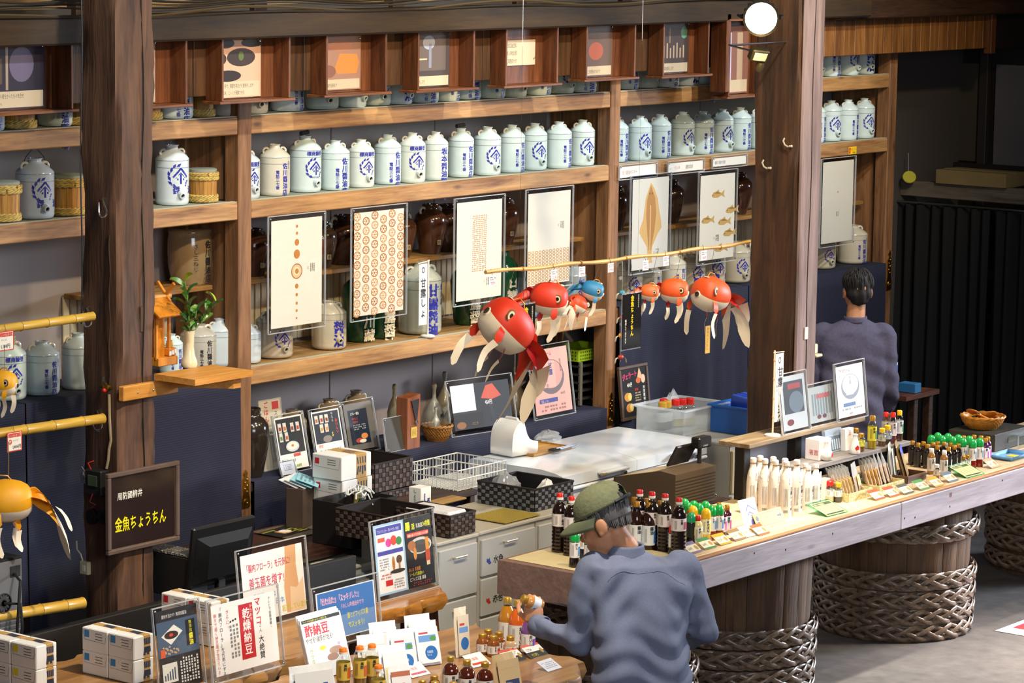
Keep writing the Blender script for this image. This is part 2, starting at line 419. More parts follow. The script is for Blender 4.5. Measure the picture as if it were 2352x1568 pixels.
# ledge rail over the curtain
a = PX(2060, 402, 18.75); b = PX(2352, 450, 18.75); zr = (a.z+b.z)/2
led = tag(MB().box((18.75, (a.y+b.y)/2-.6, zr-.045), (.09, abs(a.y-b.y)+1.6, .11), .006).build('curtain_beam', wood('#6d6458', '#3b342c', 'Y', .7)),
          'weathered grey timber rail above the black curtain', 'beam')
rod = tag(MB().tube([(18.66, a.y+.1, zr-.14), (18.66, b.y-1.4, zr-.14)], .009, 8).build('curtain_rod', STEEL),
          'thin metal curtain rod under the grey timber rail', 'curtain rod')
def drape(name, label, fn, nu, nv, m, cat='cloth', kids=None):
    mb = MB(); mb.grid(nu, nv, fn)
    return tag(mb.build(name, m, angle=3), label, cat)
CURT = mat('#0c0c0f', .9, var=.2, scale=30)
ya, yb = a.y+.15, b.y-1.5; zc = zr-.15
for k, (u0, u1, lab) in enumerate(((0, .36, 'black curtain panel next to the end of the jar shelf'), (.365, .68, 'middle black curtain panel under the grey rail'), (.685, 1, 'rightmost black curtain panel'))):
    y0_, y1_ = ya+(yb-ya)*u0, ya+(yb-ya)*u1
    drape('curtain', lab, lambda u, v, y0_=y0_, y1_=y1_, k=k: (18.67+.035*math.sin(u*9*2*PI+k)+.02*math.sin(u*23+v*2), y0_+(y1_-y0_)*u, .03+(zc-.03)*v), 72, 6, CURT, 'curtain')
cb = PX(2185, 412, 18.9); ce = PX(2345, 412, 18.9)
T = thing('cardboard_carton', 'plain brown cardboard carton on the ledge above the black curtain', 'box', (18.82, (cb.y+ce.y)/2, zr+.01))
MB().box((0, 0, .05), (.3, abs(cb.y-ce.y), .1), .003).build('carton_body', mat('#7c6a44', .8, var=.1), T)
MB().box((-.0, 0, .1), (.05, abs(cb.y-ce.y)+.001, .004)).build('tape', mat('#95855a', .4), T)
cl = PX(2087, 412, 18.68)
T = thing('clip_lamp', 'small white clip lamp with yellow rim on the grey curtain rail', 'lamp', (18.68, cl.y, zr+.012))
MB().lathe([(.018, 0), (.04, .03), (.045, .06)], 14).build('lamp_head', mat('#cfcfc4', .4), T, rot=(.5, -.9, 0))
MB().lathe([(.046, .056), (.05, .06), (.046, .066)], 14).build('lamp_rim', mat('#b8b030', .4), T, rot=(.5, -.9, 0))
MB().tube([(0, 0, .02), (0, .01, .2)], .003, 5).build('lamp_wire', mat('#8a8a86', .5), T)
# horizontal main beam with the valance boards hung below it
tb = structure('trim_1', MB().box((12.2, 10.14, 3.335), (9.4, .2, .13), .01), wood('#3f2a0d', '#180d03', 'X', .7, .7))
r = structure('trim_2', MB().box((18.2, 10.16, 3.33), (3.2, .16, .16), .01), DARKW)
# the valance: upright boards
val = thing('board_valance', 'brown board valance under the beam carrying the photo boxes', 'valance', (0, 0, 0))
vm = wood('#5a3718', '#281407', 'Z', .55, 1.2)
x = 9.0; i = 0
while x < 15.55:
    w = .165+.03*math.sin(i*2.3)
    MB().box((x+w/2, 10.2+.003*math.sin(i*5), 3.13), (w-.004, .02, .29), .003).build('valance_board', vm, val); x += w; i += 1
val2 = thing('plank_valance', 'reddish brown planked valance right of the amber-lit pillar', 'valance', (0, 0, 0))
x0 = PY(1868, 80, 10.2).x; x = x0
vm2 = wood('#93602c', '#54300f', 'Z', .5, 1.2)
while x < 18.72:
    MB().box((x+.062, 10.2+.002*math.sin(x*70), 3.155), (.12, .022, .29), .004).build('plank', vm2, val2); x += .124
structure('trim_3', MB().box((18.78, 10.19, 3.14), (.07, .06, .34), .006), REDWZ)
structure('trim_4', MB().box((19.1, 10.2, 3.15), (.56, .02, .29), .004), mat('#1d130d', .6))
structure('trim_5', MB().box((19.4, 10.19, 3.14), (.06, .05, .34), .006), REDWZ)
structure('trim_6', MB().box((17.5, 10.17, 3.29), (4, .03, .03), .004), REDW)
# cables lying along the beam
for k in range(7):
    ph = k*1.7; pts = []
    for j in range(60):
        t = j/59; X = 8.6+7.0*t
        pts.append((X, 10.035+.012*k % .07, 3.408+.012*k+.014*math.sin(X*(3+.4*k)+ph)-.02*(k < 2)*abs(math.sin(X*1.3+ph))))
    o = MB().tube(pts, .007 if k % 2 else .005, 5).build('cable', mat(['#2b2114', '#4b3a1e', '#3a3226'][k % 3], .6))
    tag(o, 'thin dark electric cable lying along the top beam', 'cable', 'cables along the top beam')
# pillars ---------------------------------------------------------------
def pillar(name, label, x, y, wx, wy, m, z1=4.6, chips=()):
    T = thing(name, label, 'pillar', (x, y, 0))
    mb = MB(); n = 46
    ring = []
    b = .02
    base = [(b, 0), (wx*.33, 0), (wx*.66, 0), (wx-b, 0), (wx, b), (wx, wy*.5), (wx, wy-b), (wx-b, wy), (wx*.5, wy), (b, wy), (0, wy-b), (0, wy*.66), (0, wy*.33), (0, b)]
    vs_ = []
    for k in range(n+1):
        z = z1*k/n
        for i, (u, v) in enumerate(base):
            j = .006*math.sin(z*7+i*1.3)+.004*math.sin(z*19+i*2.1+x)
            cu, cv = u-wx/2, v-wy/2
            q = 1+j/max(wx, wy)*2
            vs_.append((wx/2+cu*q, wy/2+cv*q, z))
    N = len(base)
    fs = [(k*N+i, k*N+(i+1) % N, (k+1)*N+(i+1) % N, (k+1)*N+i) for k in range(n) for i in range(N)]
    mb.add(vs_, fs); mb.build('pillar_shaft', m, T, angle=.6)
    return T
LPX, LPY = 9.565, 9.6
lp = pillar('timber_pillar', 'rough dark timber pillar carrying the small shrine shelf and framed sign', LPX, LPY, .235, .245, OLD)
mb = MB()
mb.tube([(.15+.008*math.sin(k*1.1), -.0035, .1+k*.16) for k in range(24)], .004, 4); mb.build('drying_crack', mat('#0c0705', .9), lp)
MB().box((.145, .002, 2.03), (.025, .012, .12), .003).build('wood_plug', OLDR, lp)
rp0 = PY(1826, 600, 8.75)
RPX, RPY = rp0.x, 8.75
rp = pillar('timber_pillar', 'amber-lit timber pillar beside the bright floodlight', RPX, RPY, .225, .30, OLDR)
mb = MB(); mb.box((.113, -.008, 2.3), (.21, .02, 4.6), .008); mb.build('grey_facing', wood('#9c8580', '#5e4a46', 'Z', .75, .7, bump=.5), rp)
MB().tube([(.11+.006*math.sin(k*.9), -.0185, .1+k*.15) for k in range(28)], .003, 4).build('drying_crack', mat('#1a100c', .9), rp)
# ------------------------------------------------------------------ shelf unit
sh = thing('shelf_unit', 'long pine shelf unit holding rows of soy sauce jars', 'shelf', (0, 0, 0))
XP = [PY(548, 600, YS).x, PY(1400, 430, YS).x, PY(2045, 168, YS).x, 7.9]
for xp in XP:
    MB().box((xp+.05, YS+.05, 1.62), (.1, .1, 3.24), .006).build('shelf_post', PINEZ, sh)
    if xp > 8: MB().box((xp+.05, YS+.42, 1.62), (.08, .08, 3.24), .006).build('rear_post', PINEZ, sh)
    # side board of each bay
    for z0_, z1_ in ((ZI-.43, Z2-.1), (Z2, Z1-.1)):
        if xp > 8: MB().box((xp+.05, YS+.25, (z0_+z1_)/2), (.03, .3, z1_-z0_), .004).build('bay_side_board', PINEZ, sh)
segs = [(7.95, XP[0]), (XP[0]+.1, XP[1]), (XP[1]+.1, XP[2])]
TOPM = mat('#8f9484', .6, var=.1, scale=3)
for a_, b_ in segs:
    for z in (Z1, Z2, Z4):
        MB().box(((a_+b_)/2, YS+.025, z-.045), (b_-a_, .04, .09), .005).build('shelf_rail', PINE, sh)
        MB().box(((a_+b_)/2, YS+.265, z-.008), (b_-a_, .44, .016), .002).build('shelf_board', TOPM if z != Z4 else wood('#b89058', '#7d5a30', 'X', .6), sh)
        for k in range(3):
            MB().box(((a_+b_)/2, YS+.012+.014*k, z+.0025), (b_-a_-.002, .004, .003)).build('edge_groove_strip', mat('#a9a48f', .6), sh)
    if a_ < 9: a_ = 10.35
    MB().box(((a_+b_)/2, YS+.33, ZI-.012), (b_-a_, .30, .024), .003).build('inner_shelf', wood('#a87a3c', '#6b451c', 'X', .55), sh)
    # beadboard below the inner shelf
    mb = MB(); n = int((b_-a_)/.05)
    pts = []
    for i in range(n):
        x_ = a_+.05*i; mb.box((x_+.024, 10.79, (Z4+ZI)/2), (.044, .014, ZI-Z4-.03), .004)
    mb.build('bead_panel', mat('#d8c9a6', .6), sh, kind='stuff')
# gold ornament plates at the feet of two shelf posts
def ornament(name, label, x, y, z, h, par=None):
    T = thing(name, label, 'fitting', (x, y, z))
    mb = MB(); mb.prism([(-.03, 0), (.03, 0), (.034, .03*h/.2), (.026, .06*h/.2), (.022, .07*h/.2), (.02, .15*h/.2), (.008, .165*h/.2), (.014, .18*h/.2), (0, .2*h/.2), (-.014, .18*h/.2), (-.008, .165*h/.2), (-.02, .15*h/.2), (-.022, .07*h/.2), (-.026, .06*h/.2), (-.034, .03*h/.2)], -.004, .004)
    mb.build('plate', GOLD, T, smooth=False)
    MB().lathe([(.018, 0), (.016, .004), (.006, .006), (.004, .004)], 12).build('rosette', GOLD, T, loc=(0, -.004, .03*h/.2), rot=(PI/2, 0, 0))
    for k in range(5): MB().ball((0, 0, 0), .006, 8, 5).build('boss', GOLD, T, loc=((-1)**k*.008, -.004, h*(.42+.08*k)))
    return T
z_ = zat(1165, XP[0]+.05, YS); ornament('gold_ornament', 'gilt metal ornament plate on the shelf post behind the monitor', XP[0]+.05, YS-.004, z_, .2)
z_ = zat(975, XP[1]+.05, YS); ornament('gold_ornament', 'gilt metal ornament plate on the post behind the chest freezer', XP[1]+.05, YS-.004, z_, .2)
z_ = zat(665, XP[2]+.06, YS); ornament('gold_ornament', 'slim gilt ornament on the end post of the shelf', XP[2]+.06, YS-.004, z_, .28)
# navy cloths -----------------------------------------------------------
def weave():
    m = bpy.data.materials.new('navy_cloth'); m.use_nodes = True
    n = m.node_tree.nodes; l = m.node_tree.links; b = n['Principled BSDF']; b.inputs['Roughness'].default_value = .85
    tc = n.new('ShaderNodeTexCoord'); w = n.new('ShaderNodeTexWave'); w.bands_direction = 'Z'; w.inputs['Scale'].default_value = 26; w.inputs['Distortion'].default_value = .4
    r = n.new('ShaderNodeValToRGB'); r.color_ramp.elements[0].color = (*lin('#121326'), 1); r.color_ramp.elements[1].color = (*lin('#20223b'), 1)
    l.new(tc.outputs['Object'], w.inputs['Vector']); l.new(w.outputs['Fac'], r.inputs[0]); l.new(r.outputs[0], b.inputs['Base Color'])
    return m
NAVY = weave()
def hang(label, xa, xb, zt, zb, deep=.42, amp=.012, freq=7, y=YS-.012, nu=60):
    def fn(u, v):
        X = xa+(xb-xa)*u
        if v < .25: return (X, y+deep*(1-v/.25), zt+.004)
        t = (v-.25)/.75
        s = math.sin(u*freq*2*PI+.8*math.sin(u*9))+.5*math.sin(u*freq*4.1*PI+2)
        return (X, y-.004-amp*t*(1+s), zt-(zt-zb)*t+.004)
    return drape('navy_cloth', label, fn, nu, 16, NAVY)
hang('navy cloth hanging behind the bamboo poles at far left', 7.95, LPX+.05, Z4+.006, .55, freq=4)
hang('navy cloth hanging between the shrine pillar and the slim shelf post', LPX+.06, XP[0]-.002, Z4+.006, .3, freq=3)
hang('low navy cloth covering the bench of signs and sake bottles', XP[0]+.104, XP[1]-.004, ZB, .02, amp=.006, freq=10)
hang('navy cloth hanging behind the gelato sign and plastic crates', XP[1]+.104, RPX+1.9, Z4+.006, .3, amp=.02, freq=5)
hang('navy cloth hanging in front of the person at the far end', RPX+1.91, XP[2]-.002, Z4+.006, .3, freq=3)
bench = thing('low_bench', 'cloth covered low bench in the middle bay of the shelf', 'bench', (0, 0, 0))
MB().box(((XP[0]+XP[1]+.1)/2, YS+.22, ZB-.03), (XP[1]-XP[0]-.12, .42, .05), .004).build('bench_board', mat('#3a2c22', .7), bench)
for k in range(3): MB().box((XP[0]+.2+k*1.38, YS+.25, (ZB-.055)/2), (.06, .36, ZB-.055), .004).build('bench_leg', PINEZ, bench)
# bottom beam at far left, counter-like desk -----------------------------
# ================================================================== people
SKIN = mat('#c98d66', .5, sss=.15, var=.08, scale=30)
def remesh(mb, voxel, smooth=2, fold=None):
    me = bpy.data.meshes.new('b'); me.from_pydata(mb.v, [], mb.f)
    o = bpy.data.objects.new('b', me); COL.objects.link(o)
    r = o.modifiers.new('r', 'REMESH'); r.mode = 'VOXEL'; r.voxel_size = voxel
    s = o.modifiers.new('s', 'SMOOTH'); s.iterations = smooth; s.factor = .5
    dg = bpy.context.evaluated_depsgraph_get()
    out = bpy.data.meshes.new_from_object(o.evaluated_get(dg))
    bpy.data.objects.remove(o); bpy.data.meshes.remove(me)
    if fold:
        co = [v.co + v.normal*fold(v.co, v.normal) for v in out.vertices]
        for v, c in zip(out.vertices, co): v.co = c
        bm = bmesh.new(); bm.from_mesh(out)
        for _ in range(2): bmesh.ops.smooth_vert(bm, verts=bm.verts, factor=.5, use_axis_x=True, use_axis_y=True, use_axis_z=True)
        bm.to_mesh(out); bm.free()
    out.polygons.foreach_set('use_smooth', [True]*len(out.polygons)); out.update()
    return out
def loft(mb, rings, n=20):
    """rings: (centre, right axis, fwd axis, rx, ry)"""
    vs_ = []
    for c, ax, ay, rx, ry in rings:
        for i in range(n):
            a = 2*PI*i/n; vs_.append(Vector(c)+Vector(ax)*(rx*math.copysign(abs(math.cos(a))**.8, math.cos(a)))+Vector(ay)*(ry*math.copysign(abs(math.sin(a))**.8, math.sin(a))))
    m = len(rings)
    fs = [(k*n+i, k*n+(i+1) % n, (k+1)*n+(i+1) % n, (k+1)*n+i) for k in range(m-1) for i in range(n)]
    mb.add(vs_, fs+[tuple(range(n-1, -1, -1)), tuple((m-1)*n+i for i in range(n))])
def limb(mb, pts, rad, n=14):
    P_ = [Vector(p) for p in pts]; out = []; R = []
    for k in range(len(P_)-1):
        for j in range(6): out.append(P_[k].lerp(P_[k+1], j/6)); R.append(rad[k]+(rad[k+1]-rad[k])*j/6)
    out.append(P_[-1]); R.append(rad[-1])
    mb.tube(out, R, n)
    for p, r in zip(P_, rad): mb.ball(p, r*.99, 14, 10)
def head(mb, M4, s=1.0):
    o = mb.M; mb.M = M4 @ Matrix.Scale(s, 4)
    B = lambda c, r: mb.ball(c, 1, 20, 14, r)
    B((0, -.012, .03), (.076, .096, .088)); B((0, .03, -.035), (.064, .068, .08)); B((0, .05, -.085), (.045, .046, .038)); B((0, .072, -.098), (.024, .02, .02))
    B((0, .075, .012), (.05, .022, .018)); B((.038, .066, -.04), (.022, .02, .022)); B((-.038, .066, -.04), (.022, .02, .022))
    B((0, .096, -.035), (.016, .022, .017)); B((0, .088, -.01), (.010, .014, .03)); B((0, .088, -.068), (.024, .012, .007)); B((0, .087, -.079), (.021, .011, .007))
    for s_ in (-1, 1):
        B((s_*.078, -.008, -.012), (.010, .024, .034)); B((s_*.080, .0, -.035), (.008, .012, .014))
    mb.M = o
def hand(mb, M4, curl, spread=.0, thumb=.7):
    """local: wrist at origin, fingers along +X, palm faces -Z, thumb towards +Y"""
    o = mb.M; mb.M = M4
    mb.ball((.045, 0, 0), 1, 14, 10, (.052, .042, .016)); mb.ball((.01, 0, 0), 1, 12, 8, (.03, .03, .02))
    L = [.070, .080, .075, .058]
    for k in range(4):
        y = .030-.020*k; p = Vector((.088-.004*abs(k-1), y, 0)); ang = 0; pts = [p-Vector((.02, 0, 0))]; rad = [.0095]
        pts.append(p); rad.append(.0095)
        for j, f in enumerate((.45, .32, .23)):
            ang += curl[j]; d = Vector((math.cos(ang), spread*(1.5-k), -math.sin(ang))); p = p+d*L[k]*f; pts.append(p); rad.append(.0088-.0010*j)
        limb(mb, pts, rad, 8)
    p = Vector((.02, .032, -.004)); q = p+Vector((.03, .028, -.018*thumb)); r = q+Vector((.024, .004, -.026*thumb)); t = r+Vector((.018, -.008, -.016*thumb))
    limb(mb, [p, q, r, t], [.014, .0115, .010, .0085], 8)
    mb.M = o
def frame(loc, fwd, up=(0, 0, 1)):
    y = Vector(fwd).normalized(); z = Vector(up); x = y.cross(z).normalized(); z = x.cross(y)
    m = Matrix((x, y, z)).transposed().to_4x4(); m.translation = loc; return m
# ---- man in the cap
D0 = F/564
def J(px_, py_, dd=0): return CP + ray(px_, py_)*(D0+dd)
root = Vector((9.70, 6.93, 0))
MAN = thing('person', 'man in olive cap and blue-grey shirt holding a small bottle, back to us', 'person', root)
L = lambda p: p-root
vw = Vector((FW.x, FW.y, 0)).normalized(); rtv = Vector((RT.x, RT.y, 0)).normalized(); Zv = Vector((0, 0, 1))
fyaw = math.radians(14); bf = (vw*math.cos(fyaw)-rtv*math.sin(fyaw)).normalized(); br_ = bf.cross(Zv)   # body forward / right
hc = L(J(1388, 1196, -.02)); 
hy = math.radians(72); hf = (vw*math.cos(hy)-rtv*math.sin(hy)).normalized(); tilt = math.radians(24)
hfd = hf*math.cos(tilt)-Zv*math.sin(tilt); hup = hf*math.sin(tilt)+Zv*math.cos(tilt)
HM = frame(hc, hfd, hup) @ Matrix.Scale(1.1, 4)
nk = L(J(1437, 1246, 0)); ch = L(J(1466, 1335, .0)); ms = L(J(1474, 1440, -.02)); wa = L(J(1478, 1545, -.03)); hp = L(J(1478, 1630, -.01))
lsh = L(J(1358, 1312, -.03)); lel = L(J(1325, 1468, .0)); lwr = L(J(1230, 1434, .14)); 
rsh = L(J(1574, 1308, .05)); rel = L(J(1606, 1438, .10)); rwr = L(J(1568, 1462, .34))
body = MB(); head(body, HM)
limb(body, [hc-hfd*.025-hup*.06, nk-Zv*.02], [.05, .056])
loft(body, [(nk-Zv*.05, br_, bf, .10, .06), (ch, br_, bf, .17, .095), (ms, br_, bf, .16, .09), (wa, br_, bf, .15, .09), (hp, br_, bf, .165, .10), (hp-Zv*.08, br_, bf, .15, .09)])
limb(body, [lsh, lel, lwr], [.042, .030, .027]); limb(body, [rsh, rel, rwr], [.042, .030, .027])
hz = hp.z
for s_ in (-1, 1):
    k = hp+br_*(.09*s_); limb(body, [k-Zv*.04, Vector((k.x, k.y, 0))+bf*.03+Zv*(.46), Vector((k.x, k.y, 0))+Zv*.09], [.085, .058, .04])
    limb(body, [Vector((k.x, k.y, .05))-bf*.03, Vector((k.x, k.y, .04))+bf*.15], [.042, .035])
# left hand round the bottle: bottle axis runs to the right and down in the picture
bc = L(J(1222, 1383, .14)); bax = (rtv*.80-Zv*.42+vw*.42).normalized()
wf = (bc-lwr).normalized()
hx = (bc+Vector((0, 0, .005))-lwr).normalized()
pn = bax.cross(hx).normalized()
hz_ = -(vw*.75+Zv*.2)
hzz = (hz_-hx*hz_.dot(hx)).normalized(); hyy = hzz.cross(hx)
HMx = Matrix((hx, hyy, hzz)).transposed().to_4x4(); HMx.translation = lwr+hx*.005
hand(body, HMx, (.75, .95, .7), 0, 1.0)
limb(body, [rwr, rwr+(rwr-rel).normalized()*.07], [.03, .03]); hm2 = frame(rwr, (rwr-rel), (0, 0, 1)); rx_ = Matrix((hm2.col[1].xyz, -hm2.col[0].xyz, hm2.col[2].xyz)).transposed().to_4x4(); rx_.translation = rwr; hand(body, rx_, (.5, .5, .4))
link('body', remesh(body, .0055, 3), MAN).data.materials.append(SKIN)
# eyes, brows
for s_ in (-1, 1):
    e = MB(); e.M = HM; e.ball((s_*.03, .083, -.012), 1, 10, 8, (.012, .008, .007)); e.build('eye', mat('#e8e0d8', .2), MAN); e = MB(); e.M = HM; e.ball((s_*.03, .090, -.013), .0045, 8, 6); e.build('iris', mat('#1a1210', .2), MAN)
    e = MB(); e.M = HM; e.tube([(s_*.012, .096, .006), (s_*.03, .094, .011), (s_*.05, .082, .006)], .004, 6); e.build('eyebrow', mat('#2a2826', .8), MAN)
# hair: grey fringe under the cap, made of short tapered locks over a scalp
HAIR = mat('#4a4644', .55, var=.5, scale=60, stretch=(1, 1, .15))
hb = MB(); hb.M = HM
hb.grid(28, 10, lambda u, v: ((.0795+.004*math.sin(u*50))*math.sin(.62+u*(2*PI-1.24))*(1-.16*v), -.012+(.0995+.004*math.sin(u*61+1))*math.cos(.62+u*(2*PI-1.24))*(1-.20*v), .06-.098*v*(.55+.45*math.sin(PI*u)**.7)-.006*math.sin(u*90)*v))
o = hb.build('hair', HAIR, MAN, angle=2); o.modifiers.new('s', 'SOLIDIFY').thickness = .012
hs = MB(); hs.M = HM; hs.lathe([(.079, .0), (.080, .03), (.074, .07), (.055, .1), (.03, .115), (1e-4, .118)], 24, (0, -.012, 0), cap0=False, sy=1.24); hs.build('scalp_hair', HAIR, MAN, angle=2)
lk = MB(); lk.M = HM
for i in range(240):
    u = random.random(); a = .75+u*(2*PI-1.5); v0 = random.random()*.6; v1 = min(1.05, v0+.45)
    f_ = lambda v: (.084*math.sin(a)*(1-.16*v), -.012+.104*math.cos(a)*(1-.20*v), .055-.098*v*(.55+.45*math.sin(PI*u)**.7))
    lk.tube([f_(v0+(v1-v0)*t) for t in (0, .33, .66, 1)], [.0022, .0026, .002, .0006], 4)
lk.build('hair_locks', mat('#6f6a68', .5), MAN, kind='stuff')
# cap
CAPM = mat('#6f7150', .85, var=.12, scale=60, bump=.2)
cp_ = MB(); cp_.M = HM
def capf(u, v):
    a = 2*PI*u; ph = v*PI*.5
    rr = math.cos(ph)**.72
    low = -.012*math.cos(a)-.004
    return (.0885*math.sin(a)*rr, -.010+.110*math.cos(a)*rr, .050+low*(1-v)+.088*math.sin(ph)**1.05)
back = lambda u, v: abs(u-.5) < .085 and v < .36
cp_.v = []; NU, NV = 48, 14
for j in range(NV):
    for i in range(NU):
        u0, u1, v0, v1 = i/NU, (i+1)/NU, j/NV, (j+1)/NV
        uc, vc = (u0+u1)/2, (v0+v1)/2
        if ((uc-.5)/.085)**2+(vc/.40)**2 < 1: continue
        cp_.add([capf(u0, v0), capf(u1, v0), capf(u1, v1), capf(u0, v1)], [(0, 1, 2, 3)])
cp_.weld = True; o = cp_.build('cap_crown', CAPM, MAN, angle=2); o.modifiers.new('s', 'SOLIDIFY').thickness = .003
for k in range(6):
    s1 = MB(); s1.M = HM; u = (k+.5)/6; s1.tube([Vector(capf(u, v))*1.0+Vector((0, 0, .002)) for v in [q/10 for q in range(4 if abs(u-.5) < .1 else 0, 11)]], .0018, 4); s1.build('crown_seam', mat('#5c5e40', .8), MAN)
s1 = MB(); s1.M = HM; s1.ball((0, -.01, .139), 1, 10, 6, (.008, .008, .005)); s1.build('top_button', CAPM, MAN)
br2 = MB(); br2.M = HM
br2.grid(16, 6, lambda u, v: ((.086+.012*v)*math.sin((u-.5)*PI*.98)*(1-.06*v), -.010+.108*math.cos((u-.5)*PI*.98)+.085*v*math.cos((u-.5)*PI*.9)**.7, .036-.02*v*abs(u-.5)*2-.026*v*v))
o = br2.build('cap_brim', [mat('#62664a', .85)], MAN, angle=2); o.modifiers.new('s', 'SOLIDIFY').thickness = .004
st = MB(); st.M = HM; st.tube([Vector(capf(.5+t, .02))+Vector((0, -.004, 0)) for t in (-.1, -.05, 0, .05, .1, .13)], .008, 6); st.build('back_strap', mat('#17181c', .6), MAN)
# shirt
SHM = mat('#70768c', .85, var=.08, scale=120, bump=.03)
shirt = MB()
loft(shirt, [(nk-Zv*.035, br_, bf, .075, .075), (nk-Zv*.06-bf*.005, br_, bf, .13, .085), (nk.lerp(ch, .45)-bf*.01, br_, bf, .205, .112), (ch-bf*.01, br_, bf, .222, .13), (ms-bf*.01, br_, bf, .205, .128), (wa-bf*.01, br_, bf, .198, .125), (hp-Zv*.0, br_, bf, .205, .13), (hp-Zv*.07, br_, bf, .212, .135)], 28)
limb(shirt, [lsh+br_*.02, lsh.lerp(lel, .5), lel, lel.lerp(lwr, .5), lel.lerp(lwr, .93)], [.086, .078, .070, .058, .046]); limb(shirt, [rsh-br_*.015, rsh.lerp(rel, .5), rel, rel.lerp(rwr, .5), rel.lerp(rwr, .93)], [.084, .076, .068, .058, .046])
def fold_(c, n):
    q = c-ch; x = q.dot(br_); z = q.z
    back = max(0, -n.dot(bf)); dn = min(1, max(0, (.06-z)/.25))
    v = .0075*dn*math.sin(x*27+2.2*math.sin(z*6+.5)+1.0)*(.4+.6*back)
    v += .006*dn*math.sin(x*13-z*9+.7)
    dg_ = math.sin((abs(x)*1.1+z)*46+1.5*math.sin(x*15))*.0045*math.exp(-((abs(x)-.13)/.08)**2)*math.exp(-((z-.0)/.16)**2)
    hz2 = .003*dn*math.sin(z*62+3*math.sin(x*17))*math.exp(-((z+.3)/.2)**2)
    e = sum(.005*math.exp(-(d/.10)**2)*math.sin(c.z*55+(c.x+c.y)*30) for d in ((c-lel).length, (c-rel).length))
    ar = sum(.005*math.exp(-((c-p_).length/.09)**2)*math.sin((x*.8+z)*55) for p_ in (lsh-Zv*.1, rsh-Zv*.1))
    fm = .003*math.exp(-((c-lel.lerp(lwr, .6)).length/.1)**2)*math.sin((c-lel).dot((lwr-lel).normalized())*85)
    return 2.2*(v+dg_+hz2)+1.3*(e+ar+fm)
shm = remesh(shirt, .010, 4, fold_); link('shirt', shm, MAN).data.materials.append(SHM)
from mathutils.bvhtree import BVHTree
SBV = BVHTree.FromPolygons([v.co for v in shm.vertices], [p.vertices for p in shm.polygons])
co = MB(); co.grid(24, 5, lambda u, v: nk-Zv*(.055-.05*v)+br_*((.080-.012*v)*math.sin(2*PI*u))+bf*(.0+(.078-.010*v)*math.cos(2*PI*u)))
o = co.build('collar', SHM, MAN, angle=2); o.modifiers.new('s', 'SOLIDIFY').thickness = .006
yk = MB(); sm_ = []
yk.tube([SBV.find_nearest(ch+Zv*(.085-.03*t*t)-bf*.16+br_*(.21*t))[0] for t in [-1+k/10 for k in range(21)]], .0016, 4); yk.build('yoke_seam', mat('#70758a', .9), MAN)
for c_, ax_ in ((lel.lerp(lwr, .93), (lwr-lel).normalized()),):
    f_ = MB(); a1 = ax_.orthogonal().normalized(); a2 = ax_.cross(a1); f_.grid(16, 2, lambda u, v: c_+ax_*(-.03+.05*v)+(a1*math.cos(2*PI*u)+a2*math.sin(2*PI*u))*.047); o = f_.build('cuff', SHM, MAN, angle=2); o.modifiers.new('s', 'SOLIDIFY').thickness = .004
tr = MB()
for s_ in (-1, 1):
    k = hp+br_*(.095*s_); limb(tr, [k-Zv*.0, Vector((k.x, k.y, .46))+bf*.03, Vector((k.x, k.y, .07))], [.112, .085, .075])
link('trousers', remesh(tr, .014, 3), MAN).data.materials.append(mat('#8a8478', .85))
for s_ in (-1, 1):
    k = hp+br_*(.09*s_); sh_ = MB(); sh_.ball((k.x+bf.x*.05, k.y+bf.y*.05, .04), 1, 14, 8, (.06, .06, .04)); sh_.ball((k.x+bf.x*.13, k.y+bf.y*.13, .035), 1, 14, 8, (.055, .055, .035)); link('shoe', remesh(sh_, .012, 2), MAN).data.materials.append(mat('#2a2624', .6))
# ---- person at the far end, back to us
D1 = F/366
def K(px_, py_, dd=0): return CP + ray(px_, py_)*(D1+dd)
root2 = Vector((16.0, 9.57, 0))
P2 = thing('person', 'dark-haired person in a purple-grey work jacket at the far end, back to us', 'person', root2)
L2 = lambda p: p-root2
fy2 = math.radians(8); bf2 = (vw*math.cos(fy2)-rtv*math.sin(fy2)).normalized(); br2_ = bf2.cross(Zv)
hc2 = L2(K(1969, 667)); H2 = frame(hc2, bf2*math.cos(.12)-Zv*math.sin(.12), Zv)
nk2 = L2(K(1965, 722)); c2_ = L2(K(1960, 790)); m2_ = L2(K(1958, 870)); w2_ = L2(K(1958, 960)); h2_ = L2(K(1958, 1010))
ls2 = L2(K(1886, 768, .02)); le2 = L2(K(1868, 890, .05)); lw2 = L2(K(1880, 930, .25)); rs2 = L2(K(2030, 768, .02)); re2 = L2(K(2044, 885, .04)); rw2 = L2(K(2035, 945, .16))
b2_ = MB(); head(b2_, H2, 1.08); limb(b2_, [hc2-Zv*.06, nk2-Zv*.03], [.056, .062])
loft(b2_, [(nk2-Zv*.06, br2_, bf2, .1, .06), (c2_, br2_, bf2, .17, .09), (m2_, br2_, bf2, .155, .085), (w2_, br2_, bf2, .15, .085), (h2_, br2_, bf2, .165, .1), (h2_-Zv*.1, br2_, bf2, .15, .09)])
limb(b2_, [ls2, le2, lw2], [.042, .032, .027]); limb(b2_, [rs2, re2, rw2], [.042, .032, .027])
for wr, el in ((lw2, le2), (rw2, re2)):
    hm_ = frame(wr, wr-el, Zv); r_ = Matrix((hm_.col[1].xyz, -hm_.col[0].xyz, hm_.col[2].xyz)).transposed().to_4x4(); r_.translation = wr; hand(b2_, r_, (.4, .5, .4))
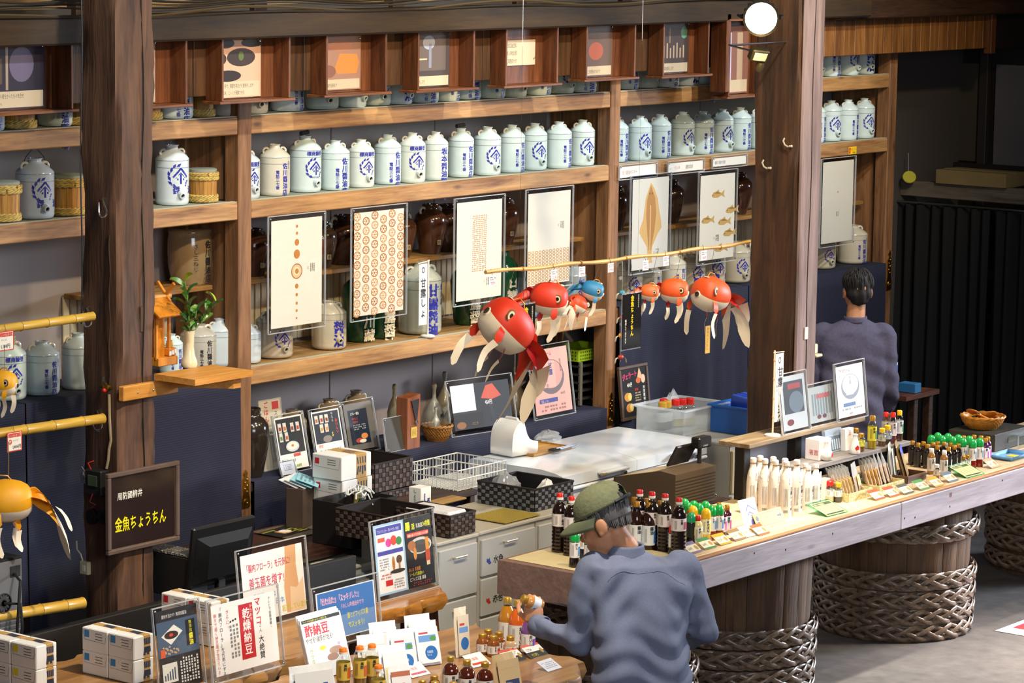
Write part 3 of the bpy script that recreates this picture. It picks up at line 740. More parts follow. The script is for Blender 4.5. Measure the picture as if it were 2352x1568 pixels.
for s_ in (-1, 1):
    k = h2_+br2_*(.09*s_); limb(b2_, [k-Zv*.04, Vector((k.x, k.y, .48)), Vector((k.x, k.y, .09))], [.085, .058, .04]); limb(b2_, [Vector((k.x, k.y, .05))-bf2*.03, Vector((k.x, k.y, .04))+bf2*.15], [.042, .035])
link('body', remesh(b2_, .0065, 3), P2).data.materials.append(SKIN)
BH = mat('#1c1713', .72, var=.4, scale=70); hb2 = MB(); hb2.M = H2
hb2.ball((0, -.014, .045), 1, 24, 16, (.092, .108, .098)); hb2.ball((0, -.046, -.012), 1, 20, 12, (.082, .068, .072)); hb2.ball((0, -.05, -.06), 1, 16, 10, (.058, .046, .035))
hb2.ball((.06, .0, .035), 1, 14, 10, (.034, .06, .052)); hb2.ball((-.06, .0, .035), 1, 14, 10, (.034, .06, .052))
link('hair', remesh(hb2, .009, 3, lambda c, n: .003*math.sin(c.x*150+c.z*40)+.002*math.sin(c.y*170)), P2).data.materials.append(BH)
lk = MB(); lk.M = H2
for i in range(130):
    a = random.random()*2*PI; e0 = random.uniform(.1, 1.3); e1 = e0-random.uniform(.35, .6)
    f_ = lambda e, a=a: (.096*math.cos(a)*math.cos(e), -.014+.112*math.sin(a)*math.cos(e)-.0, .045+.102*math.sin(e)) 
    if math.sin(a) > .55 and e1 < .1: continue
    lk.tube([f_(e0+(e1-e0)*t) for t in (0, .4, .8, 1)], [.005, .006, .004, .001], 5)
lk.build('hair_locks', BH, P2, kind='stuff')
JK = mat('#544f66', .85, var=.14, scale=60, bump=.12); s2_ = MB()
loft(s2_, [(nk2-Zv*.03, br2_, bf2, .07, .07), (nk2-Zv*.055, br2_, bf2, .12, .08), (nk2.lerp(c2_, .5), br2_, bf2, .2, .11), (c2_, br2_, bf2, .225, .125), (m2_, br2_, bf2, .205, .12), (w2_, br2_, bf2, .2, .12), (w2_-Zv*.05, br2_, bf2, .185, .115), (h2_-Zv*.06, br2_, bf2, .2, .125)], 28)
limb(s2_, [ls2+br2_*.01, ls2.lerp(le2, .5), le2, le2.lerp(lw2, .75)], [.082, .074, .066, .056]); limb(s2_, [rs2-br2_*.01, rs2.lerp(re2, .5), re2, re2.lerp(rw2, .72)], [.082, .074, .066, .058])
link('jacket', remesh(s2_, .012, 4, lambda c, n: .009*math.sin((c-c2_).dot(br2_)*28+2.5*math.sin(c.z*7))*(1 if c.z < 1.33 else .3)+.006*math.sin(c.z*48+(c-c2_).dot(br2_)*26)*(1 if c.z < 1.2 else .3)), P2).data.materials.append(JK)
co = MB(); co.grid(20, 3, lambda u, v: nk2-Zv*(.05-.04*v)+br2_*((.074-.006*v)*math.sin(2*PI*u))+bf2*((.074-.006*v)*math.cos(2*PI*u))); o = co.build('collar', JK, P2, angle=2); o.modifiers.new('s', 'SOLIDIFY').thickness = .005
t2_ = MB()
for s_ in (-1, 1):
    k = h2_+br2_*(.095*s_); limb(t2_, [k-Zv*.0, Vector((k.x, k.y, .46)), Vector((k.x, k.y, .06))], [.11, .085, .075])
link('trousers', remesh(t2_, .016, 3), P2).data.materials.append(mat('#3c3a4c', .85))
# ================================================================== jars
BLUE = mat('#2b2f96', .35); INK = mat('#1c1c20', .5); CREAMT = mat('#e6dcc0', .5)
DKHOLE = mat('#1a1512', .8)
def stroke(mb, pts, w, fn):
    for (a, b), (c, d) in zip(pts, pts[1:]):
        l = math.hypot(c-a, d-b) or 1; nx, ny = -(d-b)/l*w/2, (c-a)/l*w/2
        n = max(1, int(l/.02))
        for i in range(n):
            t0, t1 = i/n, (i+1)/n
            p0 = (a+(c-a)*t0, b+(d-b)*t0); p1 = (a+(c-a)*t1, b+(d-b)*t1)
            mb.add([fn(p0[0]+nx, p0[1]+ny), fn(p0[0]-nx, p0[1]-ny), fn(p1[0]-nx, p1[1]-ny), fn(p1[0]+nx, p1[1]+ny)], [(0, 1, 2, 3)])
def emblem(mb, u, v, s, fn):
    q = lambda P_: [(u+a*s, v+b*s) for a, b in P_]
    stroke(mb, q([(-.62, -.05), (0, .62), (.62, -.05)]), .15*s, fn)
    stroke(mb, q([(-.42, -.12), (0, .30), (.42, -.12)]), .07*s, fn)
    stroke(mb, q([(0, .2), (0, -.55)]), .15*s, fn); stroke(mb, q([(-.3, -.2), (.3, -.2)]), .15*s, fn)
    for i in range(7):
        a = math.radians(100+i*22); r = .92+.06*(i % 2)
        c = (u+r*s*math.cos(a), v+r*s*math.sin(a)*.95)
        t = a+PI/2+.4
        mb.add([fn(c[0]+.24*s*math.cos(t), c[1]+.24*s*math.sin(t)), fn(c[0]+.13*s*math.cos(t+1.6), c[1]+.13*s*math.sin(t+1.6)), fn(c[0]-.23*s*math.cos(t), c[1]-.23*s*math.sin(t)), fn(c[0]-.10*s*math.cos(t+1.6), c[1]-.10*s*math.sin(t+1.6))], [(0, 1, 2, 3)])
    for a, b in ((.5, -.5), (.62, -.35), (.45, -.68), (-.55, -.62)):
        mb.add([fn(u+(a+.1*math.cos(k))*s, v+(b+.1*math.sin(k))*s) for k in (0, 1.57, 3.14, 4.71)], [(0, 1, 2, 3)])
JC = {}
def jar_mesh(kind, r, h, col):
    k = (kind, r, h, col)
    if k in JC: return JC[k]
    glaze = mat(col, .16, coat=.4, var=.05, scale=14); line = mat('#6f7d80', .4)
    mb = MB()
    if kind in ('white', 'grey'):
        for a, b, c in (([(r*.9, 0), (r*.97, .008), (r*1.0, .02), (r*.985, .028), (r, .036), (r, .62*h)], 0, 1),
                        ([(r, .62*h), (r*1.004, .625*h), (r, .63*h)], 1, 0), ([(r, .63*h), (r, .74*h)], 0, 0), ([(r, .74*h), (r*1.004, .745*h), (r, .75*h)], 1, 0),
                        ([(r, .75*h), (r*.99, .775*h), (r*.93, .80*h), (r*.8, .84*h), (r*.6, .885*h), (r*.42, .92*h), (r*.36, .935*h), (r*.34, .97*h), (r*.40, .99*h), (r*.40, h), (r*.26, h), (r*.24, .95*h)], 0, 0)):
            mb.mi = b; mb.lathe(a, 24, cap0=bool(c), cap1=False)
        mats = [glaze, line]
    elif kind == 'brown':
        mb.lathe([(r*.6, 0), (r*.66, .02), (r*.85, .3*h), (r*.98, .55*h), (r, .66*h), (r*.93, .77*h), (r*.7, .85*h), (r*.5, .885*h), (r*.46, .92*h), (r*.52, .97*h), (r*.5, h), (r*.36, h), (r*.34, .93*h)], 24, cap1=False)
        mats = [glaze]
    elif kind == 'green':
        mb.lathe([(r*.72, 0), (r*.78, .015), (r*.84, .2*h), (r*.97, .5*h), (r, .64*h), (r*.92, .74*h), (r*.65, .81*h), (r*.3, .85*h), (r*.2, .89*h), (r*.19, .96*h), (r*.24, .98*h), (r*.22, h)], 24)
        mats = [glaze]
    elif kind == 'crock':
        mb.lathe([(r*.8, 0), (r*.85, .02), (r*.97, .35*h), (r, .6*h), (r*.97, .84*h), (r*.93, .9*h), (r*.97, .93*h), (r*.97, .97*h), (r*.9, h), (r*.3, h*1.005)], 24)
        mats = [glaze]
    elif kind == 'cyl':
        mb.lathe([(r*.95, 0), (r, .02), (r, .86*h), (r*.96, .92*h), (r*.8, .96*h), (r*.5, h)], 24)
        mats = [glaze]
    JC[k] = mb.mesh('jar_body', mats, angle=.9); return JC[k]
def handle_mesh(r, h):
    k = ('hnd', r, h)
    if k not in JC:
        mb = MB(); R = r*.24
        mb.tube([(r*.60+R*math.cos(a)*.9, 0, .865*h+R*math.sin(a)*.85) for a in [math.radians(-60+i*27) for i in range(10)]], r*.075, 7)
        JC[k] = mb.mesh('jar_handle', mat('#c9c4b4', .25, coat=.3))
    return JC[k]
def spout_mesh(r, col):
    k = ('sp', r, col)
    if k not in JC:
        mb = MB(); mb.M = Matrix.Translation((0, -r*.93, .055)) @ Matrix.Rotation(PI/2+.25, 4, 'X')
        mb.lathe([(.021, 0), (.019, .012), (.016, .026), (.0105, .027), (.0105, .018)], 14, cap0=False, cap1=False)
        mb.mi = 1; mb.lathe([(.0105, .0185), (1e-5, .018)], 14, cap0=False)
        JC[k] = mb.mesh('jar_spout', [mat(col, .2, coat=.4), DKHOLE])
    return JC[k]
def mark_mesh(kind, r, h, ink=None):
    k = ('mk', kind, r, h, ink)
    if k in JC: return JC[k]
    mb = MB(); f = wrap(r); m = ink or BLUE
    if kind == 'em': emblem(mb, 0, .40*h, .058*h/.27, f)
    elif kind == 'em2':
        emblem(mb, 0, .48*h, .06*h/.27, f); text(mb, '醤', -.045, .2*h, .04, f, bold=.05); text(mb, '油', .05, .2*h, .04, f, bold=.05)
    elif kind == 'em3':
        emblem(mb, 0, .42*h, .055*h/.27, f); text(mb, '標商録登', -.055, .66*h, .025, f, bold=.06)
        text(mb, 'YANAI', -.03, .25*h, .016, f)
    elif kind == 'tx':
        text(mb, '佐川醤油店', .02, .64*h, .034*h/.27, f, True, .05); text(mb, '電話三七番', -.025, .5*h, .02*h/.27, f, True, .05); text(mb, '柳井町', .05, .68*h, .014*h/.27, f, True)
    elif kind == 'tx2':
        text(mb, '佐川醤油店', .01, .66*h, .04*h/.27, f, True, .06); text(mb, '電話三七番', -.035, .45*h, .022*h/.27, f, True, .05)
    elif kind == 'tx3':
        text(mb, '坂本醤油醸造場', 0, .68*h, .042*h/.27, f, True, .06, asp=1.15); text(mb, '味良', .05, .6*h, .03*h/.27, f, True, .05)
    elif kind == 'sho':
        text(mb, '醤油', 0, .6*h, .075*h/.27, f, True, .06)
    elif kind == 'kan':
        text(mb, '甘露醤油', -.0, .7*h, .062*h/.34, f, True, .08, asp=1.1); text(mb, '佐川店', .085, .7*h, .04, f, True, .04)
    elif kind == 'blk':
        text(mb, '佐川醤油店', .03, .8*h, .042*h/.28, f, True, .05); text(mb, 'さし三ねじ', -.045, .75*h, .028*h/.28, f, True)
    elif kind == 'grn':
        text(mb, '甘露醤油', .0, .62*h, .07*h/.35, f, True, .05, asp=1.1)
    elif kind == 'grn2':
        text(mb, '佐川藏', .0, .52*h, .06*h/.35, f, True, .05, asp=1.1)
    elif kind == 'lab':
        text(mb, '□', -.02, .2*h, .035, f); text(mb, '囍', -.018, .2*h, .03, f)
    JC[k] = mb.mesh('painted_mark', m, smooth=False); return JC[k]
def jar(label, loc, r, h, kind='white', col='#dbe7e4', mark=None, rz=0, handles=True, spout=False, ink=None, group=None, name='soy_jar', cat='jar', mr=1.0, stopper=False):
    T = thing(name, label, cat, loc, rz, group)
    inst('jar_body', jar_mesh(kind, r, h, col), T)
    if handles:
        hm = handle_mesh(r, h)
        inst('jar_handle', hm, T); inst('jar_handle', hm, T, rot=(0, 0, PI))
    if spout: inst('jar_spout', spout_mesh(r, col), T)
    if mark: inst('painted_mark', mark_mesh(mark, r*mr, h, ink), T)
    if stopper: MB().cyl((0, 0, h-.006), r*.3, .02, 12).build('cork', mat('#8a6a44', .8), T)
    return T
def at_right(xr, D, Yc, y=400):
    p = PY(xr, y, Yc); return PY(xr-D/2*pxm(p), y, Yc).x
WH, BE, GY = '#cbdad8', '#cfc5b0', '#b9b3a6'
GRP = 'soy jars on the second shelf'
# row on the second shelf: (right edge px, diameter, height, mark, colour, spout, place)
rowB = [(124, .185, .285, 'em2', '#c4d2e0', 1), (434, .17, .30, 'em2', '#cfd9dd', 1), (597, .17, .255, 'em3', '#cdd6d6', 1),
        (666, .165, .265, 'tx', '#cfc8b6', 0), (738, .175, .295, 'em3', WH, 1), (803, .158, .262, 'tx2', WH, 0), (860, .150, .255, 'em3', '#d9dfd6', 1),
        (921, .155, .268, 'tx2', WH, 0), (977, .152, .272, 'em3', '#d8ddd2', 1), (1029, .148, .265, 'tx3', '#d3dad2', 0), (1088, .152, .272, 'tx', WH, 0),
        (1150, .160, .272, 'em', WH, 1), (1205, .155, .27, 'tx', WH, 0), (1256, .152, .268, 'em', WH, 1), (1312, .155, .27, 'tx', WH, 0), (1365, .152, .268, 'em', WH, 1),
        (1442, .152, .268, 'tx', WH, 0), (1495, .152, .268, 'em', WH, 1), (1540, .15, .265, 'tx', WH, 0), (1593, .155, .268, 'em', WH, 1), (1638, .15, .265, 'tx', WH, 0), (1682, .15, .268, 'em', WH, 1), (1723, .15, .268, 'tx', WH, 0), (1768, .15, .268, 'em', WH, 1),
        (1894, .15, .268, 'tx', WH, 0), (1930, .15, .268, 'em', WH, 1), (1968, .15, .268, 'tx', WH, 0), (2005, .15, .268, 'em', WH, 1)]
LB = {0: 'white jar with blue wreath emblem and wire bail, second shelf at far left', 1: 'white jar with blue emblem right beside the shrine pillar, second shelf', 2: 'white jar half hidden by the slim shelf post, second shelf'}
for i, (xr, D, h, mk, c, sp) in enumerate(rowB):
    Yc = YS+.06+D/2+.02*math.sin(i*2.1)
    X = at_right(xr, D, Yc)
    k = i-3
    if i in LB: lab = LB[i]
    elif i < 16: lab = 'white jar with blue %s, %s in the middle bay of the second shelf' % ('emblem' if 'em' in mk else 'lettering', ORD[k])
    elif i < 24: lab = 'white jar with blue %s, %s right of middle post, second shelf' % ('emblem' if 'em' in mk else 'lettering', ORD[i-16])
    else: lab = 'white jar with blue %s, %s right of amber pillar, second shelf' % ('emblem' if 'em' in mk else 'lettering', ORD[i-24])
    j = jar(lab, (X, Yc, Z2+.003), D/2, h, 'white', c, mk, -.2+.12*math.sin(i*3.7), True, sp, group=GRP)
    if i == 0:
        MB().tube([(-.07, 0, h*.86), (-.05, .0, h*1.02), (0, 0, h*1.2), (.05, 0, h*1.02), (.07, 0, h*.86)], .002, 5).build('wire_bail', mat('#3a332c', .5, .6), j)
    if i in (4, 10): MB().tube([(-.03, 0, h+.012), (.03, .01, h+.016)], .012, 8).build('plug', mat('#3f352c', .8), j)
# casks of wood with straw hoops
def cask(label, loc, r, h, rz=0):
    k = ('cask', r, h)
    if k not in JC:
        b = MB()
        for i in range(22):
            a0, a1 = 2*PI*i/22, 2*PI*(i+.96)/22
            b.add([(q*r*math.cos(a), q*r*math.sin(a), z) for z, q in ((0, .93), (h, 1)) for a in (a0, a1)], [(0, 1, 3, 2)])
        b.lathe([(r*.9, 0), (r*.97, h)], 22)
        hoop = MB()
        for s in range(3):
            pts = []
            for i in range(60):
                a = 2*PI*i/60; t = a*7+s*2*PI/3
                pts.append(((r*1.02+.004*math.cos(t))*math.cos(a), (r*1.02+.004*math.cos(t))*math.sin(a), .007*math.sin(t)))
            hoop.tube(pts, .005, 6, closed=True)
        JC[k] = (b.mesh('cask_staves', wood('#c9933f', '#7d4f1c', 'Z', .5, 1.3)), hoop.mesh('straw_hoop', wood('#d9bd6a', '#93732e', 'X', .6, 2)),
                 MB().lathe([(r*.98, 0), (r*.98, .012), (r*.9, .016)], 22).mesh('cask_lid', mat('#83887c', .6)))
    b, hp, ld = JC[k]; T = thing('straw_hooped_cask', label, 'cask', loc, rz)
    inst('cask_staves', b, T); inst('cask_lid', ld, T, (0, 0, h))
    for z in (.013, .03, h-.032, h-.012): inst('straw_hoop', hp, T, (0, 0, z), (0, 0, z*30), (.96 if z < .1 else 1, .96 if z < .1 else 1, 1))
    return T
for xr, D, h, z, lab in ((46, .18, .175, Z2, 'straw-hooped wooden cask cut by the left edge, second shelf'), (196, .19, .18, Z2, 'straw-hooped wooden cask between emblem jar and shrine pillar, second shelf'),
                         (499, .15, .155, Z2, 'small straw-hooped cask left of the slim shelf post, second shelf'), (83, .16, .2, Z1, 'straw-hooped cask at far left of the top shelf'),
                         (212, .16, .2, Z1, 'straw-hooped cask on top shelf against the shrine pillar'), (371, .14, .2, Z1, 'straw-hooped cask emerging right of the shrine pillar, top shelf'), (492, .12, .19, Z1, 'narrow cask under the photo box on the top shelf')):
    Yc = YS+.06+D/2; cask(lab, (at_right(xr, D, Yc), Yc, z+.003), D/2, h)
# top shelf row (only the lower halves show below the valance)
rowA = [(10, .16, 'tx', WH), (167, .17, 'tx3', '#d6e6e6'), (444, .165, 'tx2', '#d8e8ec'), (552, .14, None, GY), (616, .15, None, GY), (699, .18, 'tx', '#d8e2e0'), (778, .18, 'em3', '#ccd6c8'), (842, .155, None, WH), (898, .15, 'em', '#d2d8c6'), (948, .14, 'sho', '#e0ecee'),
        (1008, .155, 'tx2', WH), (1056, .14, 'tx', '#d6dfd0'), (1105, .15, 'tx2', WH), (1161, .155, 'tx', '#d8dfcc'), (1210, .145, 'em', '#cdd2bf'), (1267, .155, 'tx', '#d8e0cf'), (1319, .15, 'em', '#c6cbb4'), (1371, .155, 'tx2', '#cfd8cf'),
        (1408, .13, None, '#b0a488'), (1468, .145, 'tx', '#d2d9d2'), (1513, .145, 'em', '#c9cdbb'), (1560, .15, 'tx', '#d0d6ca'), (1605, .145, 'sho', '#dfe8ea'), (1647, .14, 'tx3', WH), (1672, .13, None, WH), (1722, .14, 'tx', WH), (1770, .14, 'em', WH),
        (1891, .14, 'em', WH), (1930, .145, 'tx', WH), (1972, .145, 'em', WH), (2008, .14, 'sho', WH)]
for i, (xr, D, mk, c) in enumerate(rowA):
    Yc = YS+.06+D/2+.015*math.sin(i*1.7); X = at_right(xr, D, Yc, 200)
    side = 'left of the shrine pillar' if i < 2 else 'between shrine pillar and slim post' if i < 4 else 'in the middle bay' if i < 19 else 'right of the middle post' if i < 27 else 'right of the amber pillar'
    n0 = 0 if i < 2 else 2 if i < 4 else 4 if i < 19 else 19 if i < 27 else 27
    jar('%s glazed jar on the top shelf, %s %s' % ('pale' if c in (WH, '#dfe8ea', '#d8e8ec', '#d6e6e6', '#e0ecee') else 'greyish', ORD[i-n0], side), (X, Yc, Z1+.003), D/2, .27, 'white', c, mk, -.2+.2*math.sin(i*2.9), True, mk in (None, 'em', 'em3', 'sho'), group='jars on the top shelf')
# dark brown jars on the inner shelf
BRN = '#3a2116'
for i, (xr, D, h, kind, c, mk, lab) in enumerate((
        (488, .235, .285, 'crock', '#8d7350', 'blk', 'speckled brown crock with black lettering behind the shrine plant'), (541, .2, .25, 'brown', BRN, None, 'dark brown jar in shadow left of the slim shelf post'),
        (625, .21, .25, 'brown', BRN, 'lab', 'dark brown jar left of the dotted poster, inner shelf'), (700, .2, .25, 'brown', BRN, None, 'dark brown jar hidden behind the dotted poster'),
        (775, .185, .25, 'brown', '#3c2a20', 'lab', 'dark brown jar peeking from right edge of the dotted poster'), (832, .21, .27, 'brown', BRN, None, 'tall brown jar between the dotted and lotus-root posters'),
        (957, .19, .25, 'brown', '#472a1b', 'lab', 'brown jar at right edge of the lotus-root poster'), (1026, .19, .28, 'brown', '#482a1a', 'lab', 'large brown jar with ear loops left of the text poster'),
        (1062, .18, .27, 'brown', BRN, None, 'brown jar half behind the text poster'), (1192, .19, .27, 'brown', '#4a2c1c', 'lab', 'brown jar between the text and ring-pattern posters'),
        (1366, .14, .29, 'cyl', '#3d2013', None, 'tall straight brown cylinder jar left of the middle post'), (1442, .16, .27, 'brown', BRN, None, 'dark jar just right of the middle post, inner shelf'),
        (1570, .19, .27, 'brown', '#33211a', None, 'dark brown jar between the two fish posters'), (1725, .19, .27, 'brown', BRN, None, 'dark brown jar right of the small-fish poster'))):
    Yc = YS+.2+D/2
    jar(lab, (at_right(xr, D, Yc, 560), Yc, ZI+.002), D/2, h, kind, c, mk, -.15, kind == 'brown', False, INK if mk == 'blk' else mat('#9a8252', .6), 'brown jars on the inner shelf', 'storage_jar', mr=.85 if mk == 'lab' else 1.0)
# jars on the lower shelf
GRN = '#164a2c'
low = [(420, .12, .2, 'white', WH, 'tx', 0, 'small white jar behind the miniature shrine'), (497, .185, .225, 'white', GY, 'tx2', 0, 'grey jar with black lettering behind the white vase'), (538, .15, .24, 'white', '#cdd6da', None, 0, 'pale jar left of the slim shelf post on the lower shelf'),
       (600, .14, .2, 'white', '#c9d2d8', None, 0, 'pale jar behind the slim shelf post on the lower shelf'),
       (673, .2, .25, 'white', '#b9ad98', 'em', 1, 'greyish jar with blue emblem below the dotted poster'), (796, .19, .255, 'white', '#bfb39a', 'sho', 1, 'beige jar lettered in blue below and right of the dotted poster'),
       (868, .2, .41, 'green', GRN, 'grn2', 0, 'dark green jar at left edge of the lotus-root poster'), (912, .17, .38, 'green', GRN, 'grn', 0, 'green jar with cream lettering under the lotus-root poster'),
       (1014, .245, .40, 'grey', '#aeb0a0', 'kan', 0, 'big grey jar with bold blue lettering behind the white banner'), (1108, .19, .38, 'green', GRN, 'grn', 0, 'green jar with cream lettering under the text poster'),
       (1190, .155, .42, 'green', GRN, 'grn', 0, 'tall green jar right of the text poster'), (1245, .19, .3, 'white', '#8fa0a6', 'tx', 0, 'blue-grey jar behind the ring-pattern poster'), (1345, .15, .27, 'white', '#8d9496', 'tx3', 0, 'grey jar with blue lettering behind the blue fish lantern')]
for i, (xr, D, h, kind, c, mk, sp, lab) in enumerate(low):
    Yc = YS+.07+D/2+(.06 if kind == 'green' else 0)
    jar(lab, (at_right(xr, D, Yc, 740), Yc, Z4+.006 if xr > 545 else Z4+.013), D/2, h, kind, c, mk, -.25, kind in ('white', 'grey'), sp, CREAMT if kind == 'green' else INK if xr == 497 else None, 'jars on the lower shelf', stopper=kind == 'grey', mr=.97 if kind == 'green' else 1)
low2 = [(1476, .19, .24, 'em', 1, 'beige jar left of the flounder poster foot, on navy cloth'), (1520, .17, .2, 'tx', 0, 'small beige jar below the flounder poster'), (1576, .165, .24, 'tx', 1, 'cream jar between the two fish posters on navy cloth'), (1620, .18, .22, 'em2', 0, 'beige jar at left foot of the small-fish poster'), (1666, .18, .25, 'em2', 0, 'beige jar with blue emblem below the small-fish poster'),
        (1723, .2, .26, 'em', 1, 'beige jar with spout left of the amber pillar'), (1775, .19, .25, 'tx', 0, 'beige jar hidden behind the amber pillar'), (1918, .19, .22, 'em', 1, 'beige jar with spout below the poster right of the amber pillar'), (1990, .21, .26, 'tx', 0, 'plain beige jar at the far end of the navy cloth')]
for i, (xr, D, h, mk, sp, lab) in enumerate(low2):
    Yc = YS+.06+D/2
    jar(lab, (at_right(xr, D, Yc, 640), Yc, Z4+.013), D/2, h, 'white', '#c0b59e' if i != 2 else '#d8d3c4', mk, -.3, True, sp, group='jars on the navy cloth')
leftlow = [(60, .2, .285, 'em3', 1, 'white jar with rope at its neck and blue emblem, on navy cloth at far left'), (137, .175, .255, 'tx', 0, 'plain bluish jar right of the rope-necked jar at far left'), (216, .16, .27, None, 0, 'bluish jar cut off by the shrine pillar, on navy cloth')]
for i, (xr, D, h, mk, sp, lab) in enumerate(leftlow):
    Yc = YS+.06+D/2
    j = jar(lab, (at_right(xr, D, Yc, 850), Yc, Z4+.013), D/2, h, 'white', ['#c8d2c4', '#b9cbd2', '#bccbd0'][i], mk, -.2, True, sp, group='jars on the navy cloth at far left')
    if i == 0:
        for k in range(3): MB().tube([(.045*math.cos(a*.5), .045*math.sin(a*.5), h*.93+k*.014+.004*math.sin(a*3)) for a in range(13)], .008, 6).build('neck_rope', mat('#8c8064', .9), j)
# ------------------------------------------------------------------ posters in acrylic
BR = '#b8772e'
def poster(label, xl, yl, xr, yr, yb, els, bg='#dcd6c8', Y=YS-.03):
    """xl,yl / xr,yr: top corners; yb: lower left corner (photo pixels) on the plane of the shelf front"""
    a = PY(xl, yl, Y); b = PY(xr, yr, Y); c = zat(yb, a.x, Y); top = (a.z+b.z)/2
    w, h = b.x-a.x, top-c
    return acrylic('poster', label, ((a.x+b.x)/2, Y, c), 0, w, h, els, bg, pm=.055, cat='poster')
def stamp(x, y): return [('t', '#8a4a40', x, y, .028, '□'), ('l', '#4a4440', x+.06, y-.03, x+.16, y+.05, 3, 1)]
dots = [('e', BR, .5, y_, r_, r_*.7) for y_, r_ in ((.93, .022), (.865, .022), (.78, .045), (.67, .062), (.37, .034), (.29, .024), (.21, .022), (.14, .02), (.07, .016))] + [('o', '#a9651f', .5, .51, .11, .073, .15), ('e', '#dcb98a', .5, .51, .09, .06), ('e', '#f0dcc0', .5, .51, .055, .037), ('e', BR, .5, .51, .04, .026)]+stamp(.7, .52)
poster('clear framed poster with a column of brown dots, leftmost on the shelf', 617, 497, 748, 486, 768, dots)
lotus = []
for i in range(6):
    for j in range(11):
        x_, y_ = .06+i*.175, .03+j*.093+(i % 2)*.046
        if y_ < .98:
            c = [BR, '#c58f56', '#a9651f'][(i*2+j) % 3]
            lotus.append(('o', c, x_, y_, .07, .042, .25)); lotus.append(('e', c, x_, y_, .016, .01))
            for q in range(6): lotus.append(('e', c, x_+.038*math.cos(q*PI/3), y_+.023*math.sin(q*PI/3), .010, .006))
def merge(els):   # same-colour print on one layer order
    return sorted(els, key=lambda e: e[1])
poster('clear framed poster patterned with brown lotus-root slices', 808, 480, 936, 466, 740, merge(lotus))
txp = [('l', BR, .34, .28+.02*i, .66, .298+.02*i, 1) for i in range(29)]+stamp(.6, .16)
poster('clear framed poster with a block of tiny brown lettering', 1045, 458, 1161, 444, 705, txp)
rings = []
for i in range(12):
    for j in range(11): rings.append(('o', '#c29a5c' if (i+j) % 2 else '#b88a48', .04+i*.083, .03+j*.033, .035, .018, .45))
poster('clear framed poster with brown ring pattern in its lower half', 1209, 436, 1318, 426, 670, merge(rings)+stamp(.7, .62))
fl_ = [(.5, .95), (.44, .88), (.36, .78), (.33, .66), (.30, .55), (.22, .46), (.2, .41), (.3, .33), (.42, .24), (.44, .14), (.42, .06), (.58, .06), (.55, .14), (.57, .24), (.72, .38), (.82, .44), (.8, .52), (.74, .64), (.70, .76), (.6, .88)]
fl2 = [(.5, .92), (.4, .76), (.38, .6), (.42, .4), (.47, .2), (.53, .2), (.62, .42), (.66, .6), (.62, .78)]
poster('clear framed poster with one big brown flounder print', 1450, 405, 1543, 395, 632, [('p', '#d8ac66', fl_), ('p', '#b8803a', fl2), ('r', '#e6c58e', .49, .2, .51, .7), ('e', '#8d5a22', .47, .83, .02, .012), ('e', '#8d5a22', .54, .83, .02, .012)]+stamp(.6, .16))
def smallfish(x, y, s=1):
    q = lambda P_: [(x+a*s, y+b*s) for a, b in P_]
    return [('p', '#c09a50', q([(-.17, -.01), (-.12, .03), (0, .04), (.1, .015), (.19, .05), (.17, .0), (.2, -.04), (.1, -.012), (0, -.035), (-.12, -.03)])), ('p', '#8d6726', q([(-.12, .02), (0, .034), (.1, .01), (0, .01)])), ('e', '#4c3a1c', x-.13*s, y, .012*s, .007*s), ('p', '#c09a50', q([(-.05, .035), (.02, .06), (.04, .03)]))]
fs_ = []
for x_, y_ in ((.5, .76), (.22, .47), (.7, .43), (.92, .56), (.86, .29), (.62, .12)): fs_ += smallfish(x_, y_, 1.05)
poster('clear framed poster with six small brown fish prints', 1606, 395, 1695, 388, 610, fs_+stamp(.4, .24))
poster('nearly blank white poster right of the amber pillar', 1888, 366, 1967, 357, 570, [('e', BR, .5, .62, .015, .012), ('l', '#777', .45, .32, .55, .38, 2, 1)])
# plastic caption cards on the rail of the second shelf
for (xl, yl, xr, yr, yb, els, lab) in (
        (1423, 380, 1510, 371, 414, [('t', '#a0714a', .06, .3, .42, '佐川醤油ポスター', {'a': .72})], 'shiny plastic caption card left of three, above the flounder poster'),
        (1534, 373, 1618, 362, 402, [('t', '#888', .03, .3, .25, '2017', {'a': .8}), ('t', '#d03020', .17, .3, .45, 'カンヌ', {'a': .8}), ('t', '#666', .5, .3, .45, '国際広告祭', {'a': .62})], 'plastic caption card with red katakana on the shelf rail'),
        (1637, 361, 1717, 352, 388, [('t', '#505050', .05, .3, .45, '銀賞と銅賞を受賞!', {'a': .64})], 'plastic caption card with grey lettering next to the amber pillar')):
    Y = YS-.02; a = PY(xl, yl, Y); b = PY(xr, yr, Y); c = zat(yb, a.x, Y); h = (a.z+b.z)/2-c
    acrylic('caption_card', lab, ((a.x+b.x)/2, Y, c), 0, b.x-a.x, h, els, '#ece9e0', pm=.03)
T = thing('sticker', 'small yellow and red security sticker on the shelf rail', 'sticker', (PY(1958, 345, YS-.001).x, YS-.0015, zat(354, PY(1958, 345, YS).x, YS)))
page('sticker_sheet', .1, .05, [('r', '#d02818', .05, .1, .24, .9), ('t', '#d04a18', .28, .5, .36, '防犯カメラ', {'a': .75}), ('t', '#222', .5, .1, .32, '作動中', {'a': .8}), ('t', '#f0c818', .07, .25, .5, '!')], T, '#f0c818')
